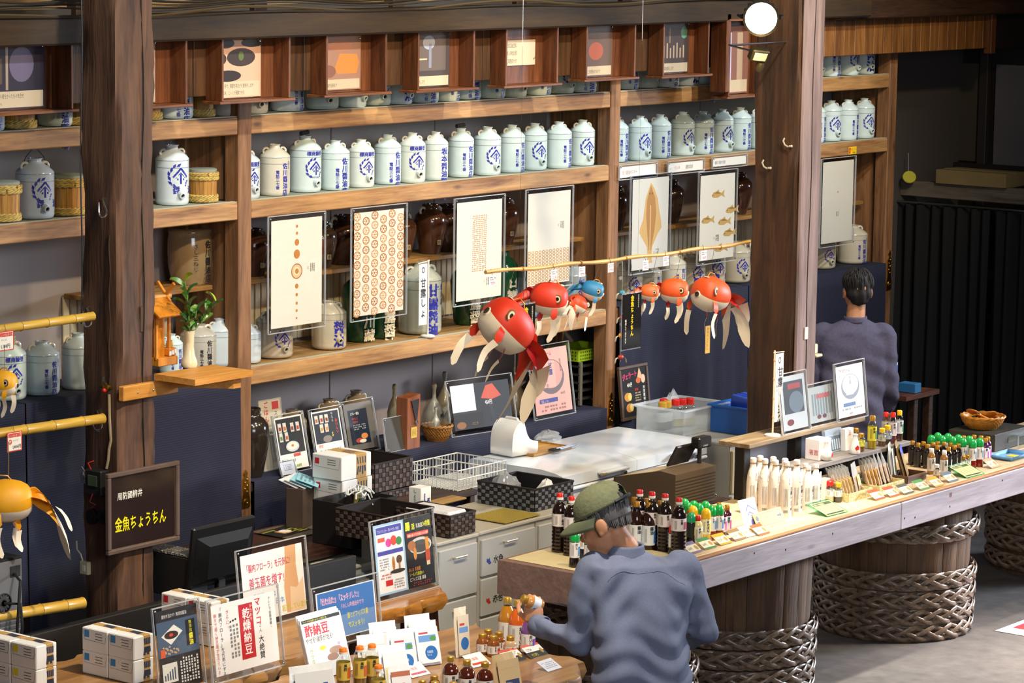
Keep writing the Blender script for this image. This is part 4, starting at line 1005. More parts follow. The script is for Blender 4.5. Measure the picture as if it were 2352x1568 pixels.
# ------------------------------------------------------------------ open photo boxes on the valance
def photobox(label, xl, xr, yt, yb, els, bg='#c8b090', photo=(.04, .0, .7, 1), H=None, Y=10.08, cap=None):
    a = PY(xl, yt, Y); b = PY(xr, yt, Y); z0_ = zat(yb, b.x, Y); z1_ = zat(yt, b.x, Y)
    w, h = b.x-a.x, z1_-z0_
    T = thing('photo_box', label, 'photo box', (a.x, Y, z0_))
    th = .014
    for nm, c, d in (('box_side', (th/2, .055, h/2), (th, .11, h)), ('box_side', (w-th/2, .055, h/2), (th, .11, h)), ('box_top', (w/2, .05, h+th/2), (w+.05, .125, th)), ('box_base', (w/2, .05, -th/2), (w+.05, .125, th)), ('box_back', (w/2, .106, h/2), (w-2*th, .008, h))):
        MB().box(c, d, .002).build(nm, REDW if nm[4] in 'tb' and nm != 'box_back' else REDWZ, T)
    pw, ph_ = (photo[2]-photo[0])*w, (photo[3]-photo[1])*(h-.02)
    pg = page('photo_print', pw, ph_, els, T, bg, loc=(w*(photo[0]+photo[2])/2+.03, .094, .008+photo[1]*h), rough=.6)
    MB().box((w*(photo[0]+photo[2])/2+.03, .089, .008+photo[1]*h+ph_/2), (pw+.01, .002, ph_+.006)).build('plastic_sleeve', clear_mat(gloss=.015, rough=.08, key='sleeve3'), T)
    for k in (0, 1): inst('push_pin', SCREW, T, (w*(photo[0]+photo[2])/2+.03+(k-.5)*pw*.9, .087, ph_), (PI/2, 0, 0))
    MB().box((w*.5, .03, h+.02), (.012, .012, .03), .002).build('hanger_block', REDWZ, T)
    return T
capt = lambda s, s2=None: [('r', '#cdb898', .03, .02, .97, .2 if not s2 else .28), ('t', '#3a2c20', .05, .06 if not s2 else .17, .085, s, {'a': .55})]+([('t', '#3a2c20', .05, .05, .085, s2, {'a': .55})] if s2 else [])
photobox('photo box at far left with a steaming machinery photo', -40, 168, 97, 250, [('r', '#2a2230', .0, .25, 1, 1), ('e', '#6a5f78', .62, .7, .2, .28), ('r', '#8a6a3a', .08, .5, .2, .95), ('r', '#a8907a', .36, .3, .4, .98), ('r', '#5a4a34', .22, .4, .3, .8)]+capt('大豆を蒸し、小麦をかったものを合せ', '種麹をつけ室へ'), '#40363c', (.1, 0, .78, 1))
photobox('photo box half hidden behind the shrine pillar', 290, 431, 89, 238, [('r', '#8a6a58', .2, .5, .9, .95), ('e', '#c8a088', .6, .4, .3, .1)]+capt('ます'), '#b89a88', (.3, 0, .62, 1))
photobox('photo box with a picture of round dark vats', 510, 668, 85, 224, [('e', '#3a2a26', .55, .7, .32, .16), ('e', '#2a1e1c', .25, .38, .3, .1), ('e', '#3c2c2c', .1, .68, .12, .1), ('e', '#5a6a30', .55, .72, .06, .08), ('e', '#3a3030', .8, .95, .25, .08), ('e', '#3a3030', .2, .95, .2, .09)]+capt('職人の手で、時節を見ながら撹拌をします', '約一年半、じっくり発酵させる'), '#d8a888', (.06, 0, .7, 1))
photobox('photo box with an orange soy mash picture', 750, 890, 77, 210, [('p', '#d8863a', [(.42, .3), (.36, .42), (.48, .68), (.9, .66), (.96, .5), (.9, .3)]), ('e', '#8a5a48', .2, .35, .18, .12), ('e', '#b87a5a', .5, .82, .3, .1)]+capt('濃口醤油が出来ます'), '#a87a62', (.06, .02, .72, 1))
photobox('photo box with a grey oil press picture', 961, 1092, 69, 200, [('r', '#6a5a52', .1, .3, .9, .95), ('e', '#a8a8b0', .45, .82, .16, .13), ('r', '#d8b890', .1, .5, .4, .53), ('r', '#b89878', .15, .3, .19, .6), ('r', '#8a8a98', .45, .35, .52, .8)]+capt('油圧のプレスで'), '#4a3e3c', (.06, .0, .72, 1))
photobox('photo box holding only a typed caption card', 1163, 1284, 62, 190, [('t', '#3a2c20', .05, .72, .2, '出来上がった濃口醤油(生揚)に', {'a': .38}), ('t', '#3a2c20', .05, .42, .2, 'もう一度、新しい麹を加え更に', {'a': .38}), ('t', '#3a2c20', .05, .1, .2, '一年半から二年間熟成させます', {'a': .38})], '#d6c2a2', (.06, .3, .74, .78))
photobox('photo box with a red glow picture', 1348, 1462, 54, 176, [('e', '#b05a40', .5, .5, .22, .18), ('r', '#c07a50', .2, .7, .24, .98), ('e', '#6a5a50', .6, .85, .3, .1)]+capt('一年半から二年間熟成させます'), '#6a5346', (.06, 0, .72, 1))
photobox('photo box with a picture of rows of bottles', 1525, 1631, 47, 169, [('r', '#c8a888', .12+.1*i, .3, .16+.1*i, .5+.05*(i % 3)) for i in range(8)]+[('r', '#4a8a5a', .15, .65, .23, .97), ('e', '#6aa07a', .85, .8, .1, .12), ('r', '#a88a68', .4, .6, .43, .9)]+capt('火入れ、調味充填をします'), '#4a3a34', (.06, 0, .76, 1))
photobox('taller photo box next to the bright floodlight', 1677, 1760, 46, 216, [('r', '#c8c0d8', .1, .1, .4, .9), ('r', '#b89878', .6, .2, .8, .9)]+capt('出来ます'), '#8a5a48', (.02, 0, .8, .95), Y=10.05)
structure('trim_7', MB().box((PY(1668, 100, 10.06).x, 10.1, 3.08), (.045, .12, .48), .005), REDWZ)
# ================================================================== on the left pillar
BAMB = wood('#d8b04a', '#a87c24', 'X', .35, 1.0, coat=.3)
def bamboo(label, xr, yr, xl, yl, Y, r, z=None, nodes=(.12, .38, .6, .83), name='bamboo_pole', m=None):
    a = PY(xl, yl, Y); b = PY(xr, yr, Y)
    T = thing(name, label, 'pole', a)
    d = b-a; L = d.length
    T.rotation_euler = (0, -math.asin(d.z/L), math.atan2(d.y, d.x))
    prof = []; 
    mb = MB(); mb.M = Matrix.Rotation(PI/2, 4, 'Y')
    zs = [0]+[q*L for q in nodes]+[L]
    for q0, q1 in zip(zs, zs[1:]): prof += [(r*1.06, q0+.001), (r*.98, q0+.008), (r*.97, (q0+q1)/2), (r*.98, q1-.008), (r*1.06, q1-.001)]
    mb.lathe(prof, 14); mb.build('culm', m or BAMB, T, angle=1.2)
    for q in nodes:
        k = MB(); k.M = Matrix.Rotation(PI/2, 4, 'Y'); k.lathe([(r*1.0, q*L-.004), (r*1.10, q*L), (r*1.0, q*L+.004)], 14, cap0=False, cap1=False); k.build('node_ring', mat('#8a6420', .5), T)
    return T
YB = LPY+.10
bamboo('upper bamboo pole hooked on the shrine pillar', 213, 726, -60, 764, YB, .021)
bamboo('middle bamboo pole hooked on the shrine pillar', 236, 961, -60, 1003, YB-.02, .024)
bamboo('lowest bamboo pole in front of the computer tower', 190, 1384, -60, 1424, YB-.3, .026)
# U hooks that carry the poles
for px_, py_, r_, lab in ((205, 735, .03, 'bent steel hook holding the upper bamboo pole'), (228, 972, .033, 'bent steel hook holding the middle bamboo pole'), (240, 485, .028, 'empty steel hook high on the shrine pillar')):
    p = PX(px_, py_, LPX-.02)
    o = MB().tube([(LPX+.004, p.y+.02, p.z+.06), (LPX-.012, p.y+.02, p.z+.055)]+[(LPX-.03, p.y+.0+r_*math.cos(a)*.9, p.z+r_*math.sin(a)) for a in [PI*(1+.125*k) for k in range(9)]]+[(LPX-.03, p.y-r_*.9+2*r_*.9, p.z+.04)], .005, 8).build('steel_hook', CHROME)
    tag(o, lab, 'hook')
# price tags hung from the poles
def pricetag(label, px_, py_, Y, w, h, els, bg='#f4efe2', name='price_tag', rz=0, border='#d8402c'):
    p = PY(px_, py_, Y); T = thing(name, label, 'price tag', (p.x, Y, p.z-h), rz)
    e = ([('r', border, 0, 0, 1, 1), ('r', bg, .05, .05, .95, .95)] if border else [])+els
    page('tag_card', w, h, e, T, bg)
    MB().box((0, -.002, h/2), (w*1.06, .001, h*1.04)).build('plastic_sleeve', clear_mat(gloss=.04, rough=.05, key='sleeve'), T)
    MB().tube([(0, 0, h), (0, .01, h+.03)], .0012, 4).build('string', mat('#2a2a2a', .7), T)
    return T
pricetag('red bordered price tag of 1,188 yen on the upper bamboo pole', 14, 760, YB-.03, .088, .087, [('r', '#d8402c', .08, .72, .92, .92), ('t', '#f4efe2', .14, .75, .15, 'ノーマルタイプ', {'a': .75}), ('t', '#555', .14, .5, .13, 'サイズ'), ('t', '#222', .1, .14, .25, '1,188円', {'a': .85, 'b': .03})])
pricetag('red bordered price tag of 1,404 yen on the middle bamboo pole', 33, 991, YB-.05, .088, .088, [('r', '#d8402c', .08, .72, .92, .92), ('t', '#f4efe2', .12, .75, .15, 'ノーマルタイプ', {'a': .75}), ('e', '#d8402c', .2, .5, .12, .13), ('t', '#f4efe2', .1, .44, .17, '中', {'b': .05}), ('t', '#555', .38, .5, .12, 'サイズ'), ('t', '#222', .34, .14, .24, '1,404円', {'a': .75, 'b': .03})])
# framed sign
a = PY(243, 1092, LPY-.02); b = PY(408, 1053, LPY-.02); zb = zat(1276, a.x, LPY-.02); w, h = b.x-a.x, (a.z+b.z)/2-zb
T = thing('framed_sign', 'dark framed sign with yellow and white Japanese lettering on the shrine pillar', 'sign', ((a.x+b.x)/2, LPY-.025, zb))
FR = mat('#5d4c44', .4, var=.1)
for c, d in (((0, 0, .011), (w, .024, .022)), ((0, 0, h-.011), (w, .024, .022)), ((-w/2+.011, 0, h/2), (.022, .024, h-.044)), ((w/2-.011, 0, h/2), (.022, .024, h-.044))): MB().box(c, d, .004).build('frame_bar', FR, T)
MB().box((0, .004, h/2), (w-.036, .004, h-.036)).build('inner_lip', mat('#c9a06a', .4), T)
page('printed_sheet', w-.05, h-.05, [('t', '#f0ece0', .1, .68, .115, '周防國柳井', {'a': .86, 'b': .02, 'tilt': .0}), ('t', '#f2e21a', .06, .24, .22, '金魚ちょうちん', {'a': .66, 'b': .02, 'tilt': .0})], T, '#2a1f1e', y=0, z0=.025, rough=.15)
MB().box((0, -.004, h/2), (w-.05, .002, h-.05)).build('plastic_film', clear_mat(gloss=.02, rough=.1, key='film'), T)
# bell, conduit, switch box, fan disc
def onL(px_, py_): return PX(px_, py_, LPX-.006)
p = onL(248, 890)
T = thing('brass_bell_fitting', 'brass fitting with a red button on the side of the shrine pillar', 'fitting', (LPX-.004, p.y, p.z))
MB().lathe([(.018, 0), (.018, .02), (.012, .024)], 12).build('base', mat('#8a6a2c', .35, .9), T, rot=(0, -PI/2, 0))
MB().ball((-.026, 0, -.01), .011, 10, 6).build('red_button', mat('#c22418', .3), T)
MB().tube([(-.01, -.04, 0), (-.012, .04, .003)], .006, 6).build('cross_bar', mat('#6a5424', .4, .8), T)
MB().tube([(-.012, .0, .02), (-.03, 0, .035), (-.02, .01, .05)], .004, 6).build('hook_loop', STEEL, T)
pts = [onL(x_, y_) for x_, y_ in ((252, 905), (253, 960), (256, 1010), (252, 1030), (250, 1055), (246, 1075))]
o = MB().tube([(q.x-.004, q.y, q.z) for q in pts], .007, 8).build('conduit_pipe', mat('#9a8a6a', .5)); tag(o, 'thin beige conduit running down the shrine pillar', 'conduit')
pts = [onL(252, 540+18*k) for k in range(20)]
o = MB().tube([(q.x-.001, q.y+.004*math.sin(k), q.z) for k, q in enumerate(pts)], .004, 5).build('old_wire', mat('#3a2a14', .7)); tag(o, 'old brown wire down the side of the shrine pillar', 'wire')
pts = [PX(187+2*math.sin(k*.8), 0+62*k, LPX-.004) for k in range(13)]
o = MB().tube(pts, .004, 5).build('black_wire', BLACK); tag(o, 'black wire along the left edge of the shrine pillar', 'wire')
p = onL(232, 1105)
T = thing('meter_box', 'black electrical box with loose wires on the shrine pillar', 'electrical box', (LPX-.03, p.y, p.z-.05))
MB().box((0, 0, .05), (.06, .11, .12), .006).build('box_body', mat('#1c1c1a', .4), T)
MB().box((-.031, .0, .06), (.004, .06, .05), .001).build('face_plate', mat('#45503a', .3), T)
MB().tube([(-.02, .02, .11), (-.03, .03, .14), (-.01, .01, .15)], .003, 5).build('red_wire', mat('#b02018', .5), T)
MB().tube([(-.03, 0, 0), (-.035, .015, -.04), (-.03, -.02, -.05), (-.033, .01, -.07)], .003, 5).build('loose_wire', mat('#7a2030', .5), T)
p = onL(200, 1095)
T = thing('round_bell', 'small chrome bell on the far edge of the shrine pillar', 'bell', (LPX-.002, p.y, p.z))
MB().lathe([(.03, 0), (.034, .01), (.03, .02), (.016, .03), (.004, .032)], 14).build('bell_dome', CHROME, T, rot=(0, -PI/2, 0))
MB().tube([(-.02, 0, .03), (-.03, .01, .05)], .004, 6).build('striker', STEEL, T)
for px_, lab in ((212, 'left'), (238, 'right')):
    p = onL(px_, 1186)
    o = MB().lathe([(.036, 0), (.036, .012), (.03, .016), (.01, .014), (.008, .018)], 16).build('round_socket', mat('#141210', .5), loc=(LPX-.002, p.y, p.z), rot=(0, -PI/2, 0)); tag(o, '%s round black socket on the shrine pillar beside the framed sign' % lab, 'socket')
p = onL(199, 1303)
T = thing('wall_switch', 'cream wall switch with cord low on the shrine pillar', 'switch', (LPX-.002, p.y, p.z-.03))
MB().box((-.012, 0, .03), (.024, .055, .062), .004).build('switch_box', mat('#d8cda8', .5), T)
MB().box((-.025, .0, .03), (.004, .02, .03), .001).build('rocker', mat('#efe6c8', .4), T)
MB().tube([(-.01, .02, .06), (-.012, .03, .09), (-.012, .055, .11), (-.01, .06, .15)], .004, 6).build('cord', mat('#cfc49c', .5), T)
# shrine shelf ------------------------------------------------------------
ORW = wood('#e0a050', '#b97a2c', 'X', .5, 1.2, .3)
a = PY(281, 888, LPY-.02); b = PY(378, 872, LPY-.02)
br = thing('shrine_shelf', 'small light wooden shelf bracketed to the pillar for the shrine', 'shelf', (LPX, LPY, 0))
zb0, zb1 = zat(922, a.x, LPY-.03), zat(888, a.x, LPY-.03)
MB().box((.17, -.018, (zb0+zb1)/2), (.36, .035, zb1-zb0), .004).build('bracket_board', ORW, br)
zs = zb1+.012
p1 = PZ(448, 872, zs+.028); p2 = PZ(566, 848, zs+.028); p3 = PZ(360, 853, zs+.028)
MB().prismz([(p1.x-LPX, p1.y-LPY), (p2.x-LPX, p1.y-LPY), (p2.x-LPX, p1.y-LPY+.26), (p1.x-LPX, p1.y-LPY+.26)], zs, zs+.028).build('shelf_board', ORW, br, smooth=False)
for k in (0, 1): inst('screw', SCREW, br, (.08+.1*k, -.036, (zb0+zb1)/2), (PI/2, 0, 0))
MB().prismz([(LPX+.3-LPX, -.03), (LPX+.36-LPX, -.03), (p2.x-LPX-.05, p1.y-LPY+.03), (p2.x-LPX-.1, p1.y-LPY+.03)], zb0+.03, zs).build('brace', ORW, br, smooth=False)
SHZ = zs+.029
# miniature shrine
q = PZ(385, 838, SHZ)
T = thing('miniature_shrine', 'small golden wooden house shrine on the pillar shelf', 'shrine', (q.x-.01, q.y+.05, SHZ), 0)
HN = wood('#e2932c', '#b96c16', 'Z', .45, 1.3)
MB().box((0, 0, .02), (.13, .13, .04), .003).build('plinth', HN, T)
MB().box((-.02, .015, .14), (.075, .08, .21), .003).build('house_body', HN, T)
for sx, sy in ((-.06, -.045), (.025, -.045)): MB().box((sx, sy, .14), (.014, .014, .22), .002).build('pillar', HN, T)
for s in (-1, 1):
    k = MB(); k.M = Matrix.Translation((-.02, s*.05, .275)) @ Matrix.Rotation(-s*.6, 4, 'X'); k.box((0, 0, 0), (.16, .13, .012), .002); k.build('roof_slope', HN, T)
MB().tube([(-.12, 0, .318), (.08, 0, .318)], .012, 8).build('ridge_log', mat('#d99a4a', .5), T)
for x_ in (-.09, .05):
    for s in (-1, 1):
        k = MB(); k.M = Matrix.Translation((x_, 0, .325)) @ Matrix.Rotation(s*.75, 4, 'X'); k.box((0, 0, .02), (.014, .016, .12), .002); k.build('crossed_finial', HN, T)
MB().box((.04, -.03, .06), (.05, .05, .035), .003).build('offering_box', HN, T)
for k in range(3): MB().box((.02+.018*k, -.058, .055+.004*k), (.014, .003, .02)).build('paper_strip', mat('#f0e6d8', .6), T)
for k in (0, 1): MB().lathe([(.006, 0), (.007, .02), (.003, .026), (.004, .034)], 8).build('tiny_flask', mat('#e0b040', .3), T, loc=(.028+.03*k, -.03, .078))
# vase with sprig
q = PZ(442, 843, SHZ)
T = thing('flower_vase', 'tall cream vase beside the miniature shrine', 'vase', (q.x, q.y+.02, SHZ))
MB().lathe([(.036, 0), (.040, .012), (.037, .03), (.026, .06), (.022, .1), (.024, .15), (.027, .172), (.023, .172), (.02, .13)], 20, cap1=False).build('vase_body', mat('#e6d9b4', .2, coat=.5), T)
T2 = thing('evergreen_sprig', 'glossy green evergreen sprig standing in the cream vase', 'plant', (q.x, q.y+.02, SHZ+.14))
LEAF = MB(); 
LEAF.grid(4, 6, lambda u, v: ((u-.5)*.030*math.sin(PI*min(1, v*.93+.05))**.8, v*.07, .018*math.sin(v*2.4)-.010*(1-abs(2*u-1))))
LFM = [LEAF.mesh('leaf', mat(c, .3, coat=.3)) for c in ('#3c6a26', '#2c5220', '#5a8a30', '#a8b838')]
def shoot(base, tip, n, big=1.0):
    b0, t0 = Vector(base), Vector(tip)
    mid = (b0+t0)/2+Vector((.01, 0, .01))
    pts = [b0.lerp(mid, k/4) for k in range(4)]+[mid.lerp(t0, k/4) for k in range(5)]
    MB().tube(pts, .003, 5).build('stem', mat('#6a8a3a', .5), T2)
    for k in range(n):
        t = .3+.7*k/(n-1); p = pts[min(8, int(t*8))]
        az = k*2.4+base[0]*40; el = .3+.5*random.random()
        inst('leaf', LFM[3] if k == n-1 and big > .9 else LFM[k % 3], T2, p, (el, random.uniform(-.4, .4), az), (big*random.uniform(.8, 1.2),)*3)
shoot((0, 0, 0), (-.03, .0, .27), 10, 1.0); shoot((.0, 0, 0), (.12, -.06, .16), 9, 1.05); shoot((0, 0, 0), (.07, .04, .10), 6, .9); shoot((0, 0, 0), (-.06, -.04, .07), 5, .8); shoot((0, 0, 0), (.03, -.02, .13), 5, .8)
# ================================================================== hanging goldfish lanterns
RODY = 8.95
ra, rb = PY(1115, 625, RODY), PY(1722, 556, RODY)
T = thing('lantern_rod', 'thin bamboo rod hung across the shop carrying goldfish lanterns', 'rod', ra)
d = rb-ra; L = d.length
def rodpt(px_): 
    t = (px_-1115)/(1722-1115); return ra+(rb-ra)*t
mb = MB(); mb.tube([d*(k/24)+Vector((0, 0, .004*math.sin(k*1.1)-.012*math.sin(PI*k/24))) for k in range(25)], [.010+.002*math.sin(k*2.1) for k in range(25)], 8); mb.build('cane', wood('#dcb066', '#a67a38', 'X', .45), T)
for k in (3, 8, 12, 17, 21): MB().ball(d*(k/24)+Vector((0, 0, .004*math.sin(k*1.1)-.012*math.sin(PI*k/24))), .014, 8, 6, (.5, 1, 1)).build('cane_node', mat('#9a6c2c', .5), T)
for px_ in (1185, 1447):
    p = rodpt(px_) ; o = MB().tube([p+Vector((0, 0, .005)), p+Vector((0, 0, 1.6))], .0012, 4).build('hanging_wire', clear_mat((.9, .85, .7), .15, key='line')); tag(o, 'thin wire holding the lantern rod, %s one' % ('left' if px_ < 1300 else 'right'), 'wire')
def ribbon(mb, pts, w0, w1, ax, nn=8):
    P_ = [Vector(p) for p in pts]; ax = Vector(ax); n = len(P_)
    def ev(t):
        q = t*(n-1); i = min(n-2, int(q)); f = q-i
        p0 = P_[max(0, i-1)]; p1 = P_[i]; p2 = P_[i+1]; p3 = P_[min(n-1, i+2)]
        return .5*((2*p1)+(p2-p0)*f+(2*p0-5*p1+4*p2-p3)*f*f+(3*p1-p0-3*p2+p3)*f**3)
    mb.grid(3, nn, lambda u, v: ev(v)+ax*((u-.5)*(w0+(w1-w0)*math.sin(min(1, v*1.15)*PI*.5)**.8)*(1 if v < .85 else 1-.75*(v-.85)/.15))+Vector((0, 0, 0)))
PAPER = mat('#efe3cd', .6, var=.06, scale=8)
def fish(label, px_, py_, Y, s, yaw, red='#d8371c', dark='#a3121c', pitch=0, tails=1, hang=True, eye='#e8c87a', tag_=None):
    """paper goldfish lantern: body length about s; local +X is the head"""
    p = PY(px_, py_, Y); T = thing('goldfish_lantern', label, 'paper lantern', p); T.rotation_euler = (0, pitch, yaw)
    RED = mat(red, .5, var=.12, scale=9); DK = mat(dark, .5)
    R = s*.5; mb = MB()
    n, m = 16, 10
    for j in range(m):
        for i in range(n):
            q = []
            for (jj, ii) in ((j, i), (j, i+1), (j+1, i+1), (j+1, i)):
                t = jj/m; a = 2*PI*ii/n
                x_ = R*1.0*math.cos(PI*t)*(.92 if t < .5 else 1.12); rr = R*.92*math.sin(PI*t)**.58
                fac = 1-.035*abs(math.sin(a*4))
                q.append((x_, rr*math.cos(a)*fac, rr*math.sin(a)*fac))
            up_ = math.sin(2*PI*(i+.5)/n)
            mb.mi = 0 if up_ > (-.55 if j > 2 else -.2) else 1
            mb.add(q, [(0, 1, 2, 3)])
    mb.weld = True
    bod = mb.build('lantern_body', [RED, PAPER], T, angle=1.0)
    for sy in (-1, 1):
        e = MB(); e.lathe([(R*.24, 0), (R*.24, .003), (R*.2, .004)], 16); e.mi = 1; e.lathe([(R*.18, .0045), (R*.1, .0048)], 16, cap0=False, cap1=False); e.mi = 2; e.lathe([(R*.10, .005), (1e-5, .0052)], 16, cap0=False)
        e.build('eye', [mat('#7d5a2c', .5), mat('#f3e6c0', .5), mat('#20160e', .4)], T, loc=(R*.45, sy*R*.79, R*.16), rot=(-sy*PI/2*.94, 0, sy*.30))
    mo = MB(); mo.lathe([(R*.2, 0), (R*.17, .006), (R*.12, .007)], 14); mo.build('mouth', PAPER, T, loc=(R*.88, 0, -R*.12), rot=(0, PI/2, 0))
    mo = MB(); mo.lathe([(R*.13, 0), (R*.14, .003), (R*.1, .003)], 14, cap1=False); mo.build('lip_ring', mat('#4a3a2c', .5), T, loc=(R*.88+.007, 0, -R*.12), rot=(0, PI/2, 0))
    for k in range(5): MB().lathe([(R*.13, 0), (R*.1, .004)], 10).build('back_scallop', PAPER, T, loc=(R*(.5-.27*k), (-1)**k*R*.08, R*(.80-.02*k*k*.3)))
    if hang: MB().tube([(-R*.3, 0, R*.82), (-R*.1, 0, R*1.05), (R*.2, 0, R*1.08), (R*.4, 0, R*.8)], .003, 6).build('wire_bow', mat('#c88a2c', .4, .3), T)
    # fins: a coloured root continuing in a white ribbon
    for sy in (-1, 1):
        f = MB(); f.mi = 0; ribbon(f, [(R*.35, sy*R*.72, -R*.35), (R*.38, sy*R*.9, -R*.62), (R*.34, sy*R*.92, -R*.95)], R*.24, R*.36, (1, 0, 0), 4)
        f.mi = 1; ribbon(f, [(R*.34, sy*R*.92, -R*.95), (R*.42, sy*R*.88, -R*1.5), (R*.2, sy*R*.95, -R*2.2)], R*.34, R*.3, (1, .2*sy, 0), 7)
        f.build('side_fin', [RED, PAPER], T, angle=2)
    for k, (dx, dy) in enumerate(((-.45, .3), (-.35, -.35))):
        f = MB(); f.mi = 0; ribbon(f, [(R*dx, R*dy, -R*.5), (R*dx-R*.1, R*dy, -R*1.2)], R*.3, R*.36, (.6, .8, 0), 4); f.mi = 1; ribbon(f, [(R*dx-R*.1, R*dy, -R*1.2), (R*dx-R*.05, R*dy*1.1, -R*1.6), (R*dx-R*.2, R*dy, -R*2.1)], R*.34, R*.3, (.7, .7, 0), 6)
        f.build('belly_fin', [DK, PAPER], T, angle=2)
    tax = ((.4, .6, .8), (.4, -.6, .8), (.25, 1, .3))
    for k, (dy, dz, ln) in enumerate(((-.5, -1.7, 1), (.5, -1.5, .95), (.18, -.9, 1.05))[:3 if tails else 2]):
        f = MB(); f.mi = 0; ribbon(f, [(-R*1.0, 0, R*.1), (-R*1.5, R*dy*.5, -R*.0), (-R*2.05*ln, R*dy, R*dz*.35)], R*.5, R*1.5, tax[k], 6)
        f.mi = 1; ribbon(f, [(-R*2.05*ln, R*dy, R*dz*.35), (-R*2.35*ln, R*dy*1.2, R*dz*.8), (-R*2.55*ln, R*dy*1.3, R*dz*1.45)], R*1.5, R*1.1, tax[k], 8)
        f.build('tail_fin', [RED if k != 1 else DK, PAPER], T, angle=2)
    return T
# the tails of the near ones hang steeply: pitch turns the head up
FY = RODY
fish('large red goldfish lantern with long hanging tail, leftmost on the rod', 1160, 745, FY-.25, .27, 2.75, pitch=-.75, eye='#d8b860')
fish('red goldfish lantern swimming right, second on the rod', 1265, 687, FY, .19, -1.05, pitch=.1)
fish('small red goldfish lantern seen from behind, beside the blue one', 1325, 700, FY+.05, .12, .25, '#c84a20', pitch=.3)
fish('small blue goldfish lantern on the rod', 1363, 668, FY, .115, -.95, '#2c7fae', '#1c4f74', pitch=.25)
fish('smallest orange goldfish lantern right of the black sign', 1494, 672, FY, .1, -1.0, '#e86a30', pitch=.1)
fish('middle-sized orange goldfish lantern facing right', 1552, 668, FY, .15, -1.05, '#ea5a22', pitch=.05)
fish('big orange-red goldfish lantern facing left at right end of the rod', 1630, 675, FY-.05, .215, 3.0, '#e65420', '#c41820', pitch=-.2)
fish('yellow goldfish lantern cut by left edge under the upper bamboo pole', 8, 880, YB-.05, .13, -1.1, '#e8a81c', '#d89010')
fish('yellow goldfish lantern with white tail at left edge over the computer tower', 12, 1150, YB-.3, .21, 2.45, '#eaa81a', '#dc9212', pitch=.0)
for px_, ya_, yb_, Yq, lab in ((10, 770, 850, YB-.05, 'upper'), (20, 1003, 1105, YB-.3, 'lower')):
    a = PY(px_, ya_, YB-.02); b = PY(px_, yb_, Yq); o = MB().tube([a, b], .0016, 4).build('lantern_string', mat('#8a6a2a', .6)); tag(o, 'thin cord holding the %s yellow goldfish lantern' % lab, 'string')
# strings from fish to rod
q = PY(1160, 745, FY-.25); o = MB().tube([rodpt(1175), q+Vector((0, 0, .12))], .0012, 4).build('lantern_string', mat('#3a3a34', .7)); tag(o, 'fine string from the rod to the largest red fish', 'string')
for px_, y_, h_ in ((1262, 645, .1), (1327, 660, .12), (1366, 640, .1), (1494, 650, .1), (1552, 640, .09), (1632, 635, .1)):
    p = rodpt(px_); q = PY(px_, y_, p.y)
    o = MB().tube([p, q], .0012, 4).build('lantern_string', mat('#3a3a34', .7)); tag(o, 'fine string from the rod to the lantern at %s' % {1262: 'second place', 1327: 'third place', 1366: 'the blue fish', 1494: 'the smallest fish', 1552: 'the orange fish', 1632: 'far right'}[px_], 'string')
# black vertical signs hung on the rod
def kanban(label, xl, yt, xr, yb, Y):
    a = PY(xl, yt, Y); b = PY(xr, yt, Y); z0_ = zat(yb, a.x, Y); w, h = b.x-a.x, a.z-z0_
    T = thing('hanging_sign', label, 'sign', ((a.x+b.x)/2, Y, z0_))
    page('sign_board', w, h, [('t', '#e8c824', .5, .96, .105, '金魚ちょうちん', {'v': True, 'b': .06, 'a': .95}), ('t', '#d8d4c8', .84, .97, .034, '周防國柳井名産', {'v': True}), ('t', '#f0ece0', .16, .54, .055, '販売しております', {'v': True, 'b': .03, 'a': .9})], T, '#15120f', rough=.2, thick=.004)
    MB().box((0, .004, h/2), (w+.012, .002, h+.016)).build('clear_sleeve', clear_mat(gloss=.04, rough=.06, opac=.12, key='sleeve2'), T)
    p = rodpt((xl+xr)/2)
    for k in (-1, 1): MB().tube([(k*.02, 0, h), (k*.004, p.y-Y, p.z-z0_)], .0015, 4).build('black_cord', BLACK, T)
    return T
kanban('black hanging sign with gold lettering behind the big red fish', 1187, 703, 1229, 855, RODY-.02)
kanban('black hanging sign with gold lettering between blue and orange fish', 1431, 677, 1473, 803, RODY-.02)
for px_, py_, w, lab, n in ((1131, 632, .055, 'first', '大'), (1273, 619, .055, 'second', '中'), (1337, 612, .055, 'third', '小'), (1403, 604, .05, 'fourth', '豆'), (1483, 598, .055, 'fifth', '小'), (1530, 588, .055, 'sixth', '中'), (1617, 575, .055, 'seventh', '大')):
    p = rodpt(px_)
    pricetag('clear sleeved price card on the lantern rod, %s from the left' % lab, px_, py_, p.y-.015, w, w*.95, [('t', '#444', .72, .62, .3, n), ('l', '#8a8a90', .1, .5, .65, .9, 2), ('l', '#c04a60', .25, .12, .9, .38, 2)], '#eceaf0', 'price_card', border=None)
p = PY(1626, 748, RODY-.08)
T = thing('paper_slip', 'yellow paper slip with brush lettering under the rightmost fish', 'tag', (p.x, RODY-.08, p.z-.15))
page('slip', .045, .15, [('t', '#4a3010', .5, .95, .12, '金魚ちょうちん', {'v': True, 'a': .9})], T, '#d9a628')
MB().tube([(0, 0, .15), (.002, 0, .26)], .001, 4).build('thread', mat('#6a5a30', .7), T)
